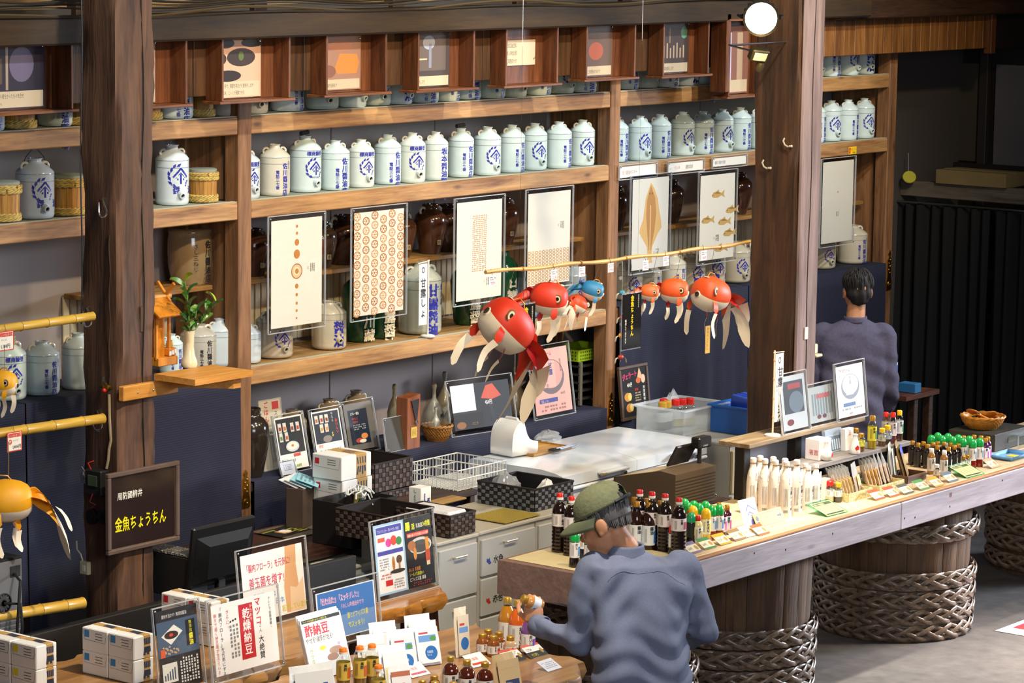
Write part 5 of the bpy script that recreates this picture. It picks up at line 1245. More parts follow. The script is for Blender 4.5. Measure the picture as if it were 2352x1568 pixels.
# little charm mobile
p0_ = rodpt(1412); T = thing('charm_mobile', 'string of tiny felt fish charms in front of the middle post', 'mobile', p0_)
zf = lambda y_: zat(y_, p0_.x, p0_.y)-p0_.z
MB().tube([(0, 0, 0), (0, 0, zf(830))], .001, 4).build('thread', mat('#cfcfc8', .5), T)
for k, (y_, c, dx) in enumerate(((638, None, -.015), (672, '#2f7f96', 0), (728, '#d05a30', .01), (745, None, 0), (770, '#e0a020', 0), (820, '#9a2c1c', 0))):
    z = zf(y_)
    if c is None: MB().ball((dx, 0, z), .010, 10, 8).build('glass_bead', clear_mat(gloss=.15, opac=.15, key='bead'), T)
    else:
        MB().ball((dx, 0, z), .016, 10, 8, (1.3, .8, .9)).build('charm_body', mat(c, .5), T)
        for s in (-1, 1):
            f = MB(); ribbon(f, [(dx-.012*s, .005*s, z), (dx-.03*s, .01*s, z-.008), (dx-.036*s, .012*s, z-.034)], .012, .024, (.5, .8, 0), 5); f.build('charm_fin', PAPER, T, angle=2)
# floodlight -------------------------------------------------------------
p = PY(1748, 42, 8.55)
T = thing('round_floodlight', 'big round floodlight shining at the top of the amber pillar', 'lamp', p)
dv = (CP+Vector((2.2, .9, -2.2))-p); T.rotation_euler = dv.to_track_quat('Z', 'Y').to_euler()
MB().lathe([(.075, -.09), (.085, -.07), (.09, -.02), (.096, 0), (.096, .012), (.086, .012)], 28, cap1=False).build('lamp_housing', mat('#1e1a14', .5, .6), T)
MB().lathe([(.084, .006), (1e-5, .0075)], 28, cap0=False).build('lit_lens', mat('#fff6d0', .3, emit=14), T)
for k in range(16):
    a_ = 2*PI*k/16; MB().box((.088*math.cos(a_), .088*math.sin(a_), -.05), (.014, .014, .05), .001).build('cooling_fin', mat('#1a1712', .5, .6), T)
MB().tube([(.1, 0, -.01), (.12, 0, -.09), (0, 0, -.14), (-.12, 0, -.09), (-.1, 0, -.01)], .007, 6).build('yoke', mat('#1a1712', .5, .6), T)
li = bpy.data.lights.new('floodlight_beam', 'SPOT'); li.energy = 60; li.color = (1, .9, .6); li.spot_size = 1.6; li.spot_blend = .8; li.shadow_soft_size = .08
lo = bpy.data.objects.new('floodlight_beam', li); COL.objects.link(lo); lo.parent = T; lo.location = (0, 0, .03); lo.rotation_euler = (PI, 0, 0)
l2 = bpy.data.lights.new('floodlight_spill', 'POINT'); l2.energy = 9; l2.color = (1, .72, .25); l2.shadow_soft_size = .06
lo = bpy.data.objects.new('floodlight_spill', l2); COL.objects.link(lo); lo.parent = T; lo.location = (0, -.16, .1)
p = PY(1742, 125, 8.6)
T = thing('small_floodlight', 'small unlit black floodlight below the bright round one', 'lamp', p, 0); T.rotation_euler = (.5, .1, -.5)
MB().box((0, 0, 0), (.1, .05, .07), .006).build('lamp_housing', mat('#17140f', .45), T)
MB().box((0, -.027, 0), (.075, .004, .045), .001).build('lamp_glass', mat('#9a958a', .15), T)
MB().lathe([(.02, -.03), (.022, 0), (.015, .02)], 12).build('motion_sensor', mat('#2a261e', .4), T, loc=(.03, -.01, -.06))
iv = Matrix.LocRotScale(p, T.rotation_euler, None).inverted(); MB().tube([(0, .02, 0), iv @ Vector((p.x+.02, 8.8, p.z+.04)), iv @ Vector((RPX+.02, 8.85, p.z+.04))], .006, 6).build('bracket_arm', STEEL, T)
for px_, py_, lab in ((1800, 330, 'upper'), (1752, 380, 'lower')):
    p = PX(px_, py_, RPX-.012)
    T = thing('clear_hook', '%s clear plastic hook on the amber pillar' % lab, 'hook', (RPX-.006, p.y, p.z))
    MB().tube([(0, .0, .03), (-.012, 0, .015), (-.014, -.012, -.005), (-.01, -.03, -.015), (-.014, -.045, -.01)], .0055, 7).build('hook_arm', mat('#d8cdb0', .1, .4), T)
    MB().ball((0, -.047, -.012), .008, 8, 6).build('hook_tip', mat('#e0d8c0', .1, .3), T)
p = PY(1851, 765, RPY-.02); o = MB().box((0, 0, 0), (.035, .006, .07), .002).build('door_bell_tag', mat('#e8e4e0', .4), loc=(p.x, RPY-.022, p.z)); tag(o, 'small white plastic tag on the grey face of the pillar', 'tag')
p = PY(1868, 812, RPY)
T = thing('card_dispenser', 'small white tape dispenser clamped beside the pillar', 'dispenser', (RPX+.232, RPY+.04, p.z))
MB().box((.03, 0, .02), (.07, .05, .055), .006).build('dispenser_body', mat('#e2d8bc', .5), T)
MB().box((.06, -.02, -.02), (.07, .04, .018), .006).build('lip', mat('#d9d0b4', .5), T)
# ================================================================== behind the counter
def sg(label, BL, BR, ty, z, els, lean=.22, bg='#f2efe6', name='acrylic_sign', pm=.06, rz=None, foot=None, **kw):
    a = PZ(*BL, z); b = PZ(*BR, z); m = pxm(a)
    d = b-a; ang = math.atan2(d.y, d.x) if rz is None else rz
    w = d.length if rz is None else math.hypot(d.x, d.y)
    h = (BL[1]-ty)/m/(math.cos(lean)*.99+.1*math.sin(lean))
    return acrylic(name, label, ((a.x+b.x)/2, (a.y+b.y)/2, z+.001), ang, w, h, els, bg, pm, -lean, foot=foot, **kw)
lines = lambda c, *a: ('l', c, *a)
pk = lambda x, y, c: [('r', '#d8d4c8', x, y, x+.12, y+.17), ('r', c, x+.02, y+.03, x+.1, y+.1)]
sg('black food-menu sign with rice bowl, leftmost acrylic on the cloth bench', (650, 1091), (712, 1075), 957, ZB+.005,
   [('r', '#23211f', .04, .3, .96, .97)]+pk(.1, .72, '#b03a2c')+pk(.28, .72, '#c86a2c')+pk(.55, .7, '#8a3a2c')+pk(.75, .7, '#b8442c')+pk(.1, .54, '#5a8a3a')+pk(.3, .54, '#b85a3a')+[('e', '#cfd2cc', .52, .43, .24, .1), ('e', '#efe9dc', .52, .44, .19, .07), ('e', '#e07a30', .52, .445, .05, .025), ('t', '#d8341c', .5, .235, .07, '送料無料!', {'a': .7, 'b': .05}), ('t', '#1a1a1a', .05, .14, .08, '朝食がおいしい!', {'a': .66, 'b': .05}), ('t', '#8aa81c', .5, .03, .07, '2,950円', {'a': .75, 'b': .05})], rz=.0)
sg('dark menu sign with five packets, second acrylic on the cloth bench', (733, 1068), (797, 1052), 943, ZB+.005,
   [('r', '#262a33', .04, .34, .96, .97)]+pk(.1, .75, '#b8642c')+pk(.28, .75, '#a8342c')+pk(.46, .75, '#8a3428')+pk(.24, .56, '#c89a2c')+pk(.42, .56, '#d8902c')+[('e', '#8d827a', .45, .42, .16, .07), ('t', '#d8d8d0', .72, .95, .07, '今なら', {'v': 1}), ('t', '#e04a2c', .84, .8, .075, 'おいしい', {'v': 1, 'b': .05}), ('t', '#d8c83a', .62, .45, .12, '5', {'b': .05}), ('t', '#d04a4a', .1, .26, .07, '限定'), lines('#6a6a6a', .1, .05, .9, .22, 3)], rz=.0)
sg('sign about spray soy sauce with a sushi picture, third acrylic on the cloth bench', (806, 1046), (870, 1030), 925, ZB+.005,
   [('r', '#1f2a3c', .12, .12, .8, .86), ('t', '#d8d4c4', .2, .75, .065, 'スプレー醤油', {'a': .72, 'b': .04}), ('t', '#d8543c', .24, .65, .06, 'おいしく', {'a': .8, 'b': .03}), ('t', '#d8543c', .26, .58, .05, '減塩生活!', {'a': .8}), lines('#a8a8a8', .25, .42, .7, .55, 3), ('e', '#d88a4a', .6, .28, .12, .06), ('e', '#b84a3a', .4, .2, .13, .05), ('e', '#e6d6c0', .52, .18, .12, .04)], bg='#6a655e', rz=.0)
sg('small clear price stand at the foot of the leftmost bench sign', (652, 1096), (681, 1088), 1061, ZB+.005, [lines('#5a6a8a', .2, .3, .8, .8, 4)], .3, '#c8cede', 'price_stand', rz=.0, corner=0)
# placard and dark jar left of them
T = sg('tall cream cardboard placard with red lettering behind the dark jar', (613, 1084), (652, 1072), 922, ZB+.005, [('t', '#c0342c', .32, .97, .1, 'ごはんのお', {'v': 1, 'b': .04}), ('r', '#c0342c', .6, .85, .9, .96), ('t', '#2a2a2a', .75, .83, .08, 'スプレー', {'v': 1}), ('t', '#c0342c', .45, .1, .08, '500円', {'a': .7})], .12, '#cfc4ac', 'cardboard_placard', pm=.0, rz=.0, corner=0)
xj = at_right(619, .19, YS+.1, 1000)
jar('large dark glazed jar at the left end of the cloth bench', (xj, YS+.1, ZB+.006), .095, .36, 'brown', '#2c241e', None, 0, True, name='glazed_jar')
# jars hiding behind the signs
for k, (xr, h, lab) in enumerate(((705, .26, 'left'), (790, .28, 'middle'), (852, .3, 'right'))):
    jar('dull beige jar behind the bench signs, %s of three' % lab, (at_right(xr, .17, YS+.32, 960), YS+.32, ZB+.006), .085, h, 'white', '#8a7a62', 'sho', -.2, True, name='beige_jar')
T = sg('blank clear glass plaque left of the wooden trophy', (894, 1041), (931, 1030), 963, ZB+.005, [], .18, '#4a4640', 'glass_plaque', pm=.02, rz=.0, corner=4)
p = PZ(953, 1030, ZB+.005)
T = thing('wooden_trophy', 'upright wooden award block with hanging metal pendant and gold plate', 'trophy', (p.x, p.y+.05, ZB+.005), .0)
mb = MB(); mb.prism([(-.055, 0), (.055, 0), (.055, .30), (-.055, .285)], -.04, .04); mb.build('wood_block', wood('#9a5a34', '#6a3418', 'Z', .35, coat=.3), T, smooth=False)
MB().prism([(-.028, .27), (.04, .275), (.022, .15), (.012, .15)], -.046, -.041).build('metal_pendant', mat('#5a5a5e', .3, .9), T, smooth=False)
MB().lathe([(.012, 0), (.012, .004), (.007, .004)], 14, cap1=False).build('pendant_ring', CHROME, T, loc=(.017, -.046, .145), rot=(PI/2, 0, 0))
page('gold_plate', .05, .06, [lines('#6a5420', .15, .2, .85, .85, 5)], T, '#d0b04a', y=-.042, z0=.06)
SB = mat('#8d887a', .25, coat=.4, var=.12, scale=10)
def flask(label, px_, py_, h, r, Yo=None, m=SB, kind=0, mark=True, z=None):
    z = z or ZB+.006; p = PZ(px_, py_, z) if Yo is None else PY(px_, py_, Yo)
    T = thing('sake_flask', label, 'bottle', (p.x, p.y, z))
    pr = [(r*.8, 0), (r*.95, .02*h), (r, .25*h), (r*.92, .42*h), (r*.5, .6*h), (r*.2, .72*h), (r*.17, .88*h), (r*.26, .95*h), (r*.24, h)] if kind == 0 else [(r*.85, 0), (r, .1*h), (r, .5*h), (r*.7, .66*h), (r*.3, .78*h), (r*.24, .9*h), (r*.33, .94*h), (r*.3, h)]
    MB().lathe(pr, 20).build('flask_body', m, T, angle=1.2)
    if mark:
        t = MB(); text(t, '柳井', 0, .4*h, .1*h, wrap(r*.97), True, .05); t.build('painted_mark', mat('#2a2a30', .5), T, smooth=False)
    MB().lathe([(r*.2, h), (r*.2, h*1.02)], 10).build('stopper', mat('#5a4a3a', .7), T)
    return T
flask('slim grey sake flask behind the glass plaque', 905, 1010, .30, .04, YS+.28, mat('#6f6a58', .3, coat=.4), 1, False)
flask('tall grey sake flask with brush mark right of the trophy', 996, 1000, .27, .06, YS+.25)
flask('grey sake flask partly behind the tall marked flask', 1020, 990, .3, .06, YS+.36)
flask('clear long-necked flask above the wicker bowl', 1000, 1000, .17, .04, YS+.12, mat('#9a9688', .15, coat=.6), 0, False)
flask('white long-necked flask left of the shiny menu sign', 1035, 990, .2, .045, YS+.16, mat('#b8b4a8', .2, coat=.5), 0, False)
flask('brown lettered flask behind the big fish tail', 1182, 970, .28, .07, YS+.25, mat('#6a5a44', .35, coat=.3))
flask('dark round flask beside the ice cream sign', 1215, 962, .22, .07, YS+.28, mat('#3a3430', .3, coat=.4), 1, False)
# wicker bowl
p = PZ(1013, 1012, ZB+.005)
def wicker(label, loc, r, h, col, col2, name='wicker_bowl', strands=9, cat='basket'):
    T = thing(name, label, cat, loc)
    W_ = wood(col, col2, 'X', .5, 2)
    prof = [(r*.62, 0), (r*.8, h*.3), (r*.94, h*.65), (r, h)]
    MB().lathe(prof+[(r*.97, h), (r*.9, h*.64), (r*.76, h*.32), (r*.5, .01), (1e-5, .008)], 28, cap1=False).build('bowl_wall', W_, T)
    mb = MB()
    for i in range(30):
        for s in (-1, 1):
            pts = []
            for k in range(6):
                t = k/5; q = t*3; j = min(2, int(q)); f = q-j
                rr = prof[j][0]+(prof[j+1][0]-prof[j][0])*f; zz = prof[j][1]+(prof[j+1][1]-prof[j][1])*f
                a = 2*PI*i/30+s*t*.9; pts.append(((rr+.002)*math.cos(a), (rr+.002)*math.sin(a), zz))
            mb.tube(pts, .0028, 4, cap=False)
    mb.build('woven_strands', W_, T, kind='stuff')
    for k in (0, 1):
        mb = MB(); mb.tube([((r+.004*math.cos(a*9+k*PI))*math.cos(a), (r+.004*math.cos(a*9+k*PI))*math.sin(a), h+.004*math.sin(a*9+k*PI)) for a in [2*PI*q/72 for q in range(72)]], .005, 5, closed=True); mb.build('rim_braid', W_, T)
    return T
wicker('round woven bowl on the cloth bench under the flasks', (p.x, p.y+.03, ZB+.005), .085, .085, '#b07a34', '#6a3f14')
MB
a = PZ(985, 985, ZB+.09)
T = tag(MB().box((0, 0, 0), (.24, .12, .004), .001).build('clear_cover', clear_mat(gloss=.06, key='cover'), loc=(p.x+.02, p.y+.03, ZB+.1)), 'flat clear plastic cover on the woven bowl', 'cover')
sg('glossy menu sign with dark food photo on the bench behind the big fish tail', (1062, 1008), (1167, 978), 880, ZB+.005, [('r', '#e9edf4', .0, .4, .4, 1), ('r', '#20242a', .4, .0, 1, 1), ('r', '#1c1a18', 0, 0, .5, .35), ('p', '#c0523c', [(.5, .65), (.6, .92), (.72, .95), (.85, .66), (.7, .6)]), ('t', '#d8d8d8', .56, .5, .12, '450円', {'a': .7, 'b': .04}), ('e', '#8a5a2c', .12, .1, .08, .08), ('t', '#a88a50', .3, .08, .08, 'バニラ', {'a': .8})], .2, '#2a2c30', rz=-.14)  # pale upper left block is glare painted into the print
sg('pink ice cream sign in clear acrylic right of the big fish tail', (1240, 968), (1312, 946), 800, ZB+.005, [('t', '#a83a4a', .1, .9, .085, 'アイスクリーム', {'a': .72, 'b': .03, 'tilt': -.02}), ('e', '#6a5a5a', .5, .56, .36, .27), ('e', '#d0968a', .5, .6, .32, .22), ('r', '#dfa698', .28, .4, .62, .8), ('t', '#3a3a78', .5, .78, .1, '甘露', {'v': 1, 'b': .05}), ('t', '#3a3a58', .38, .7, .075, 'しょうゆ', {'v': 1}), ('t', '#5a4a4a', .78, .82, .05, '佐川醤油', {'v': 1}), ('t', '#5a4a4a', .72, .26, .06, '400円', {'a': .7}), ('r', '#2c3a8a', .12, .17, .62, .235), ('t', '#e8c0b0', .14, .18, .05, '「甘露しょうゆ」', {'a': .55}), lines('#9a6a60', .15, .03, .85, .14, 2)], .15, '#dca495', rz=.0)
# green crate and black rack in the bay right of the signs
p = PY(1302, 960, YS+.2); zg = zat(832, p.x, YS+.2)
T = thing('wire_rack', 'dark tray rack with steel runners under the green crate', 'rack', (p.x+.05, YS+.28, ZB+.006))
for sx in (0, .15, .32): MB().box((sx, -.14, (zg-ZB)/2), (.02, .02, zg-ZB-.01), .002).build('rack_upright', mat('#8a8678', .4, .5), T)
MB().box((.16, .05, (zg-ZB)/2), (.36, .02, zg-ZB-.02), .002).build('rack_back', mat('#12100e', .5), T)
for k in range(5): MB().box((.16, -.05, .04+k*(zg-ZB-.06)/4.3), (.34, .18, .012), .002).build('rack_tray', mat('#2a2622', .4), T)
T = thing('green_crate', 'lime green plastic basket on the dark rack', 'crate', (p.x+.22, YS+.27, zg+.002))
for c, d in (((0, -.12, .035), (.36, .006, .07)), ((0, .12, .035), (.36, .006, .07)), ((-.18, 0, .035), (.006, .24, .07)), ((.18, 0, .035), (.006, .24, .07)), ((0, 0, .003), (.36, .24, .006))): MB().box(c, d, .001).build('crate_wall', mat('#93b01e', .45), T)
hm = MB().box((0, 0, 0), (.009, .002, .009)).mesh('crate_hole', mat('#2e3a08', .7))
for i in range(16):
    for j in range(3): inst('crate_hole', hm, T, (-.16+.021*i, -.1235, .016+.02*j))
    if i < 10:
        for j in range(3): inst('crate_hole', hm, T, (-.1835, -.1+.022*i, .016+.02*j), (0, 0, PI/2))
# gelato board
a = PZ(1424, 985, .9)
T = thing('framed_menu', 'brown framed gelato menu board leaning behind the freezer', 'menu', (PY(1455, 980, 10.22).x, 10.2, .885)); T.rotation_euler = (-.12, 0, 0)
w, h = .30, .33
for c, d in (((0, 0, .01), (w, .02, .02)), ((0, 0, h-.01), (w, .02, .02)), ((-w/2+.01, 0, h/2), (.02, .02, h-.04)), ((w/2-.01, 0, h/2), (.02, .02, h-.04))): MB().box(c, d, .003).build('frame_bar', mat('#4c3626', .45), T)
page('menu_sheet', w-.03, h-.03, [('t', '#d83a6a', .06, .76, .14, 'ジェラート', {'a': .72, 'b': .06, 'tilt': .12}), ('p', '#e8b48a', [(.62, .75), (.72, .98), (.85, .75)]), ('e', '#d86a3a', .66, .72, .09, .06), ('e', '#e8c0a0', .85, .74, .08, .09), ('t', '#e8e4d8', .22, .62, .1, '450円', {'a': .65, 'b': .04}), ('e', '#c88a3a', .22, .42, .13, .09), ('e', '#e8c86a', .3, .42, .07, .08), ('e', '#c8803a', .26, .2, .13, .09), ('e', '#e8c86a', .34, .2, .07, .08), ('t', '#d83a2c', .5, .52, .06, '抹茶', {'b': .03}), lines('#c8b88a', .5, .3, .72, .5, 4), lines('#c8b88a', .5, .08, .72, .26, 4), ('t', '#e8e4d8', .85, .6, .075, '天然素材への', {'v': 1, 'b': .03})], T, '#1d1a17', y=-.004, z0=.015, rough=.25)
# ------------------------------------------------------------------ chest freezer
FX0, FX1, FY0, FY1, FZ = 12.85, 14.27, 9.5, 10.16, .88
T = thing('chest_freezer', 'long white chest freezer with two lids', 'freezer', ((FX0+FX1)/2, (FY0+FY1)/2, 0))
WHT = mat('#dfe3e6', .25, coat=.4); w, d_ = FX1-FX0, FY1-FY0
MB().box((0, 0, .42), (w-.02, d_-.03, .70), .012).build('cabinet', WHT, T)
for k in (0, 1):
    mb = MB(); x0_ = -w/2+.002+k*w/2; x1_ = x0_+w/2-.005
    pr = [(-d_/2, FZ-.085), (-d_/2, FZ-.025), (-d_/2+.05, FZ-.012), (-d_/2+.14, FZ), (d_/2-.02, FZ), (d_/2, FZ-.02), (d_/2, FZ-.085)]
    n = len(pr); mb.add([(x0_, a_, b_) for a_, b_ in pr]+[(x1_, a_, b_) for a_, b_ in pr], [tuple(range(n-1, -1, -1)), tuple(range(n, 2*n))]+[(i, (i+1) % n, n+(i+1) % n, n+i) for i in range(n)])
    lid = mb.build('lid', WHT, T, angle=.5)
    MB().box(((x0_+x1_)/2+.1, -d_/2-.02, FZ-.045), (.26, .05, .022), .008).build('lid_handle', mat('#d2d4d6', .3), lid)
    MB().box(((x0_+x1_)/2-.02, -d_/2-.04, FZ-.05), (.06, .012, .016), .003).build('handle_grip', mat('#8d7a66', .5), lid)
    MB().box(((x0_+x1_)/2+.2, -d_/2-.02, FZ-.075), (.03, .03, .03), .004).build('lid_lock', CHROME, lid)
MB().box((0, -d_/2+.005, FZ-.102), (w-.01, .03, .02), .006).build('gasket_bar', mat('#f0f2f4', .3), T)
for sx in (-1, 1):
    for sy in (-1, 1): MB().cyl((sx*(w/2-.1), sy*(d_/2-.1), 0), .03, .075, 12).build('caster', mat('#333', .5), T)
# things on the freezer: tray, dome container, bag, tongs
def FZp(px_, py_): return PZ(px_, py_, FZ+.001)
p = FZp(1238, 1035)
T = thing('wooden_tray', 'thin wooden tray on the chest freezer', 'tray', (p.x, p.y+.02, FZ+.001), .0)
MB().box((0, 0, .005), (.36, .24, .008), .003).build('tray_base', wood('#c99a4e', '#9a6a2a', 'X', .45), T)
for c, d in (((0, -.118, .011), (.36, .006, .014)), ((0, .118, .011), (.36, .006, .014)), ((-.178, 0, .011), (.006, .24, .014)), ((.178, 0, .011), (.006, .24, .014))): MB().box(c, d, .002).build('tray_rim', wood('#b8863c', '#8a5a22', 'X', .45), T)
p = FZp(1198, 1046)
T = thing('dome_container', 'white plastic dome bin with scooped opening on the tray', 'container', (p.x, p.y+.055, FZ+.012), -.1)
WP = mat('#eae4d8', .35); 
mb = MB(); s_ = .1
for sy in (-1, 1):   # side cheeks
    pass
prof_o = [(-.10, 0), (-.10, .06), (-.098, .11), (-.085, .15), (-.06, .175), (-.03, .185), (0.0, .188)]
def shell(t): return t
mb.grid(12, 6, lambda u, v: (.0, 0, 0))
mb = MB()
arc = [(-.10+.0*k, .0) for k in range(1)]
arc = [(-.102, .0), (-.104, .05), (-.102, .09), (-.094, .13), (-.078, .16), (-.055, .18), (-.028, .188), (-.015, .188)]
for y0_, y1_ in ((-.085, .085),):
    for (x0_, z0_), (x1_, z1_) in zip(arc, arc[1:]):
        mb.add([(x0_, y0_, z0_), (x0_, y1_, z0_), (x1_, y1_, z1_), (x1_, y0_, z1_)], [(0, 1, 2, 3)])
for y_ in (-.085, .085):
    side = arc+[(.0, .15), (.012, .115), (.035, .085), (.07, .07), (.1, .065), (.104, .02), (.095, .0)]
    mb.add([(x_, y_, z_) for x_, z_ in side], [tuple(range(len(side)))])
mb.add([(.1, -.085, .065), (.1, .085, .065), (.095, .085, 0), (.095, -.085, 0)], [(0, 1, 2, 3)])
mb.add([(-.1, -.085, .002), (-.1, .085, .002), (.095, .085, .002), (.095, -.085, .002)], [(0, 1, 2, 3)])
mb.weld = True; o = mb.build('dome_shell', WP, T, angle=.6); o.modifiers.new('s', 'SOLIDIFY').thickness = .005
MB().tube([(-.02, -.05, .188), (-.02, -.04, .2), (-.02, .04, .2), (-.02, .05, .188)], .008, 8).build('top_grip', WP, T)
for k in range(5): MB().box((.01+.014*k, -.03+.02*(k % 3), .05+.01*(k % 2)), (.012, .05, .03), .002).build('paper_packet', mat('#ece6d6', .6), T)
p = FZp(1270, 1012)
def baglump(name, label, loc, sc, m, seed=1, cat='bag'):
    rnd = random.Random(seed); mb = MB(); n, k = 14, 8
    off = [[1+.28*(rnd.random()-.5) for _ in range(n)] for _ in range(k+1)]
    vs_ = []; fs = []
    for j in range(k+1):
        for i in range(n):
            t = j/k; a_ = 2*PI*i/n; r_ = math.sin(PI*min(.97, max(.0, t*.62+.38)))**.7*off[j][i] if j < k else .05
            vs_.append((sc[0]*r_*math.cos(a_), sc[1]*r_*math.sin(a_), sc[2]*t*(1+.2*(rnd.random()-.5))))
    for j in range(k):
        for i in range(n): fs.append((j*n+i, j*n+(i+1) % n, (j+1)*n+(i+1) % n, (j+1)*n+i))
    mb.add(vs_, fs); return tag(mb.build(name, m, None, angle=.3, loc=loc), label, cat)
PLB = clear_mat(gloss=.14, rough=.12, opac=.3, key='plastic_bag')
baglump('plastic_bag', 'crumpled clear plastic bag behind the dome bin on the freezer', (p.x, p.y+.04, FZ+.002), (.1, .06, .06), PLB, 3)
p = FZp(1300, 1036)
T = thing('kitchen_tongs', 'steel and black kitchen tongs lying on the tray', 'tongs', (p.x-.03, p.y+.01, FZ+.022), .05)
for s in (-1, 1): MB().tube([(-.04, s*.012, 0), (.1, s*.006, .0), (.16, 0, .0)], [.007, .006, .004], 6).build('tong_arm', STEEL, T)
for s in (-1, 1): MB().ball((-.07, s*.016, 0), .022, 10, 6, (1.7, .8, .35)).build('tong_head', mat('#1d1d1f', .5), T)
# ------------------------------------------------------------------ cabinets of drawers
CABM = mat('#a9a69c', .45); DRM = mat('#b4b6b6', .4, var=.05, scale=3)
def drawers(label, xa, ya, w, d, h, rows, cols=1, name='drawer_cabinet', m=DRM, texts=None, cat='cabinet'):
    T = thing(name, label, cat, (xa+w/2, ya+d/2, 0))
    MB().box((0, 0, h/2), (w, d-.02, h), .005).build('cabinet_body', CABM, T)
    MB().box((0, 0, h-.008), (w+.008, d, .018), .004).build('cabinet_top', mat('#b8b4a8', .45), T)
    dh = (h-.05)/rows; dw = w/cols
    for r_ in range(rows):
        for c in range(cols):
            x = -w/2+dw*(c+.5); z = h-.035-dh*(r_+.5)
            dr = MB().box((0, 0, 0), (dw-.024, .016, dh-.014), .004).build('drawer', m, T, loc=(x, -d/2+.004, z))
            MB().tube([(-.045, -.008, dh*.3), (-.045, -.026, dh*.3), (.045, -.026, dh*.3), (.045, -.008, dh*.3)], .005, 6).build('handle', mat('#d6cfc0', .3, .6), dr)
            if texts and r_ < len(texts) and c == 0:
                ic, tx_ = texts[r_]
                mb = MB(); f = flat(-.0092); mb.add([f(-dw*.36+.025*q[0], -.02+.03*q[1]) for q in ((-.6, .5), (-.1, .3), (.3, .55), (.5, 0), (.9, -.4), (.2, -.6), (-.2, -.2), (-.6, -.1))], [tuple(range(8))]); mb.build('painted_icon', mat(ic, .5), dr, smooth=False)
                mb = MB(); text(mb, tx_, -dw*.28, -.035, .042, f, bold=.03); mb.build('lettering', mat('#2c2c30', .5), dr, smooth=False)
    return T
c2 = PZ(1103, 1222, .86); c2r = PZ(1235, 1190, .86)
drawers('grey drawer cabinet marked with small coloured fish icons', c2.x, c2.y, c2r.x-c2.x, .5, .86, 4, 1, texts=(('#2c4a9a', '水色'), ('#b8342c', '赤色'), ('#b8342c', '黒色')))
drawers('plain grey drawer cabinet half hidden by the counter end', c2r.x+.01, c2.y, .42, .5, .86, 4)
c1 = PZ(1005, 1248, .86); c1r = PZ(1098, 1224, .86)
drawers('grey drawer cabinet behind the live-edge stool', c1.x, c1.y, c1r.x-c1.x, .5, .86, 3, 1)
q0 = PZ(750, 1252, .82)
drawers('dull grey low drawer chest behind the blue-edged sign', q0.x, q0.y-.1, .27, .45, .715, 3, m=mat('#7d8488', .4))
# mat, baskets, wire basket, small box
p = PZ(1160, 1188, .866)
T = tag(MB().box((0, 0, .003), (.30, .24, .006), .002).build('rubber_mat', mat('#c8b04a', .7, bump=1.0, scale=160, var=.25), loc=(p.x+.02, p.y+.02, .866)), 'yellow ribbed rubber mat on the drawer cabinet', 'mat')
def weave_basket(label, loc, rz, w, d, h, c1_, c2_, name='woven_basket', rows=6, tagc=None):
    T = thing(name, label, 'basket', loc, rz)
    dark = mat(c2_, .6)
    MB().box((0, 0, .004), (w-.012, d-.012, .008)).build('basket_floor', dark, T)
    for ax, L_, off in ((0, w, -d/2), (0, w, d/2), (1, d, -w/2), (1, d, w/2)):
        n = max(5, int(L_/.026)); sp = L_/n; hh = h/rows
        mb = MB(); 
        if ax == 0: mb.box((0, off*.98, h/2), (w-.006, .004, h))
        else: mb.box((off*.98, 0, h/2), (.004, d-.006, h))
        wl = mb.build('basket_wall', dark, T)
        s_ = 1 if off > 0 else -1
        key = ('wv', n, rows, ax, round(L_, 3), round(h, 3), c1_, s_)
        if key not in JC:
            k = MB()
            for i in range(n):
                for j in range(rows):
                    k.mi = (i+j) % 2; pr_ = .003 if (i+j) % 2 else .001
                    c = -L_/2+sp*(i+.5); z = hh*(j+.5)
                    if ax == 0: k.box((c, s_*pr_, z), (sp*.9, .005, hh*.92), .0015)
                    else: k.box((s_*pr_, c, z), (.005, sp*.9, hh*.92), .0015)
            JC[key] = k.mesh('woven_band', [mat(c2_, .5), mat(c1_, .45)])
        inst('woven_band', JC[key], wl, (0, off, 0) if ax == 0 else (off, 0, 0), kind='stuff')
    for ax, L_, off in ((0, w, -d/2), (0, w, d/2), (1, d, -w/2), (1, d, w/2)):
        MB().box((0, off, h) if ax == 0 else (off, 0, h), (w+.008, .012, .012) if ax == 0 else (.012, d+.008, .012), .003).build('basket_rim', mat(c2_, .5), T)
    return T
a = PZ(1118, 1150, .86); b = PZ(1234, 1175, .86); c = PZ(1300, 1155, .86)
weave_basket('black woven basket of plastic bags in front of the freezer', ((b.x+c.x)/2, (a.y+b.y)/2, .862), 0, c.x-b.x+.05, a.y-b.y, .115, '#6a6c72', '#16151a')
bb = ((b.x+c.x)/2, (a.y+b.y)/2)
baglump('plastic_bag', 'shiny plastic bag bulging in the black woven basket', (bb[0]-.02, bb[1]+.12, .872), (.1, .09, .14), clear_mat(gloss=.2, rough=.1, opac=.25, key='bag2'), 5)
baglump('plastic_bag', 'white folded plastic bag at the right in the black woven basket', (bb[0]+.05, bb[1]-.1, .872), (.06, .06, .12), mat('#dcdcd8', .4), 8)
tp = PZ(1010, 1140, .86)
T = thing('side_table', 'dark low table under the white wire basket', 'table', (tp.x+.0, tp.y+.25, 0))
MB().box((0, 0, .84), (.62, .52, .03), .004).build('table_top', DARKW, T)
for sx in (-1, 1):
    for sy in (-1, 1): MB().box((sx*.28, sy*.23, .412), (.04, .04, .825), .003).build('table_leg', DARKW, T)
T = thing('white_wire_basket', 'white wire basket standing on the dark low table', 'basket', (PZ(1050, 1105, .86).x, PZ(1050, 1105, .86).y, .857), .0)
WW = mat('#e6e2d6', .4); w, d, h = .42, .34, .11
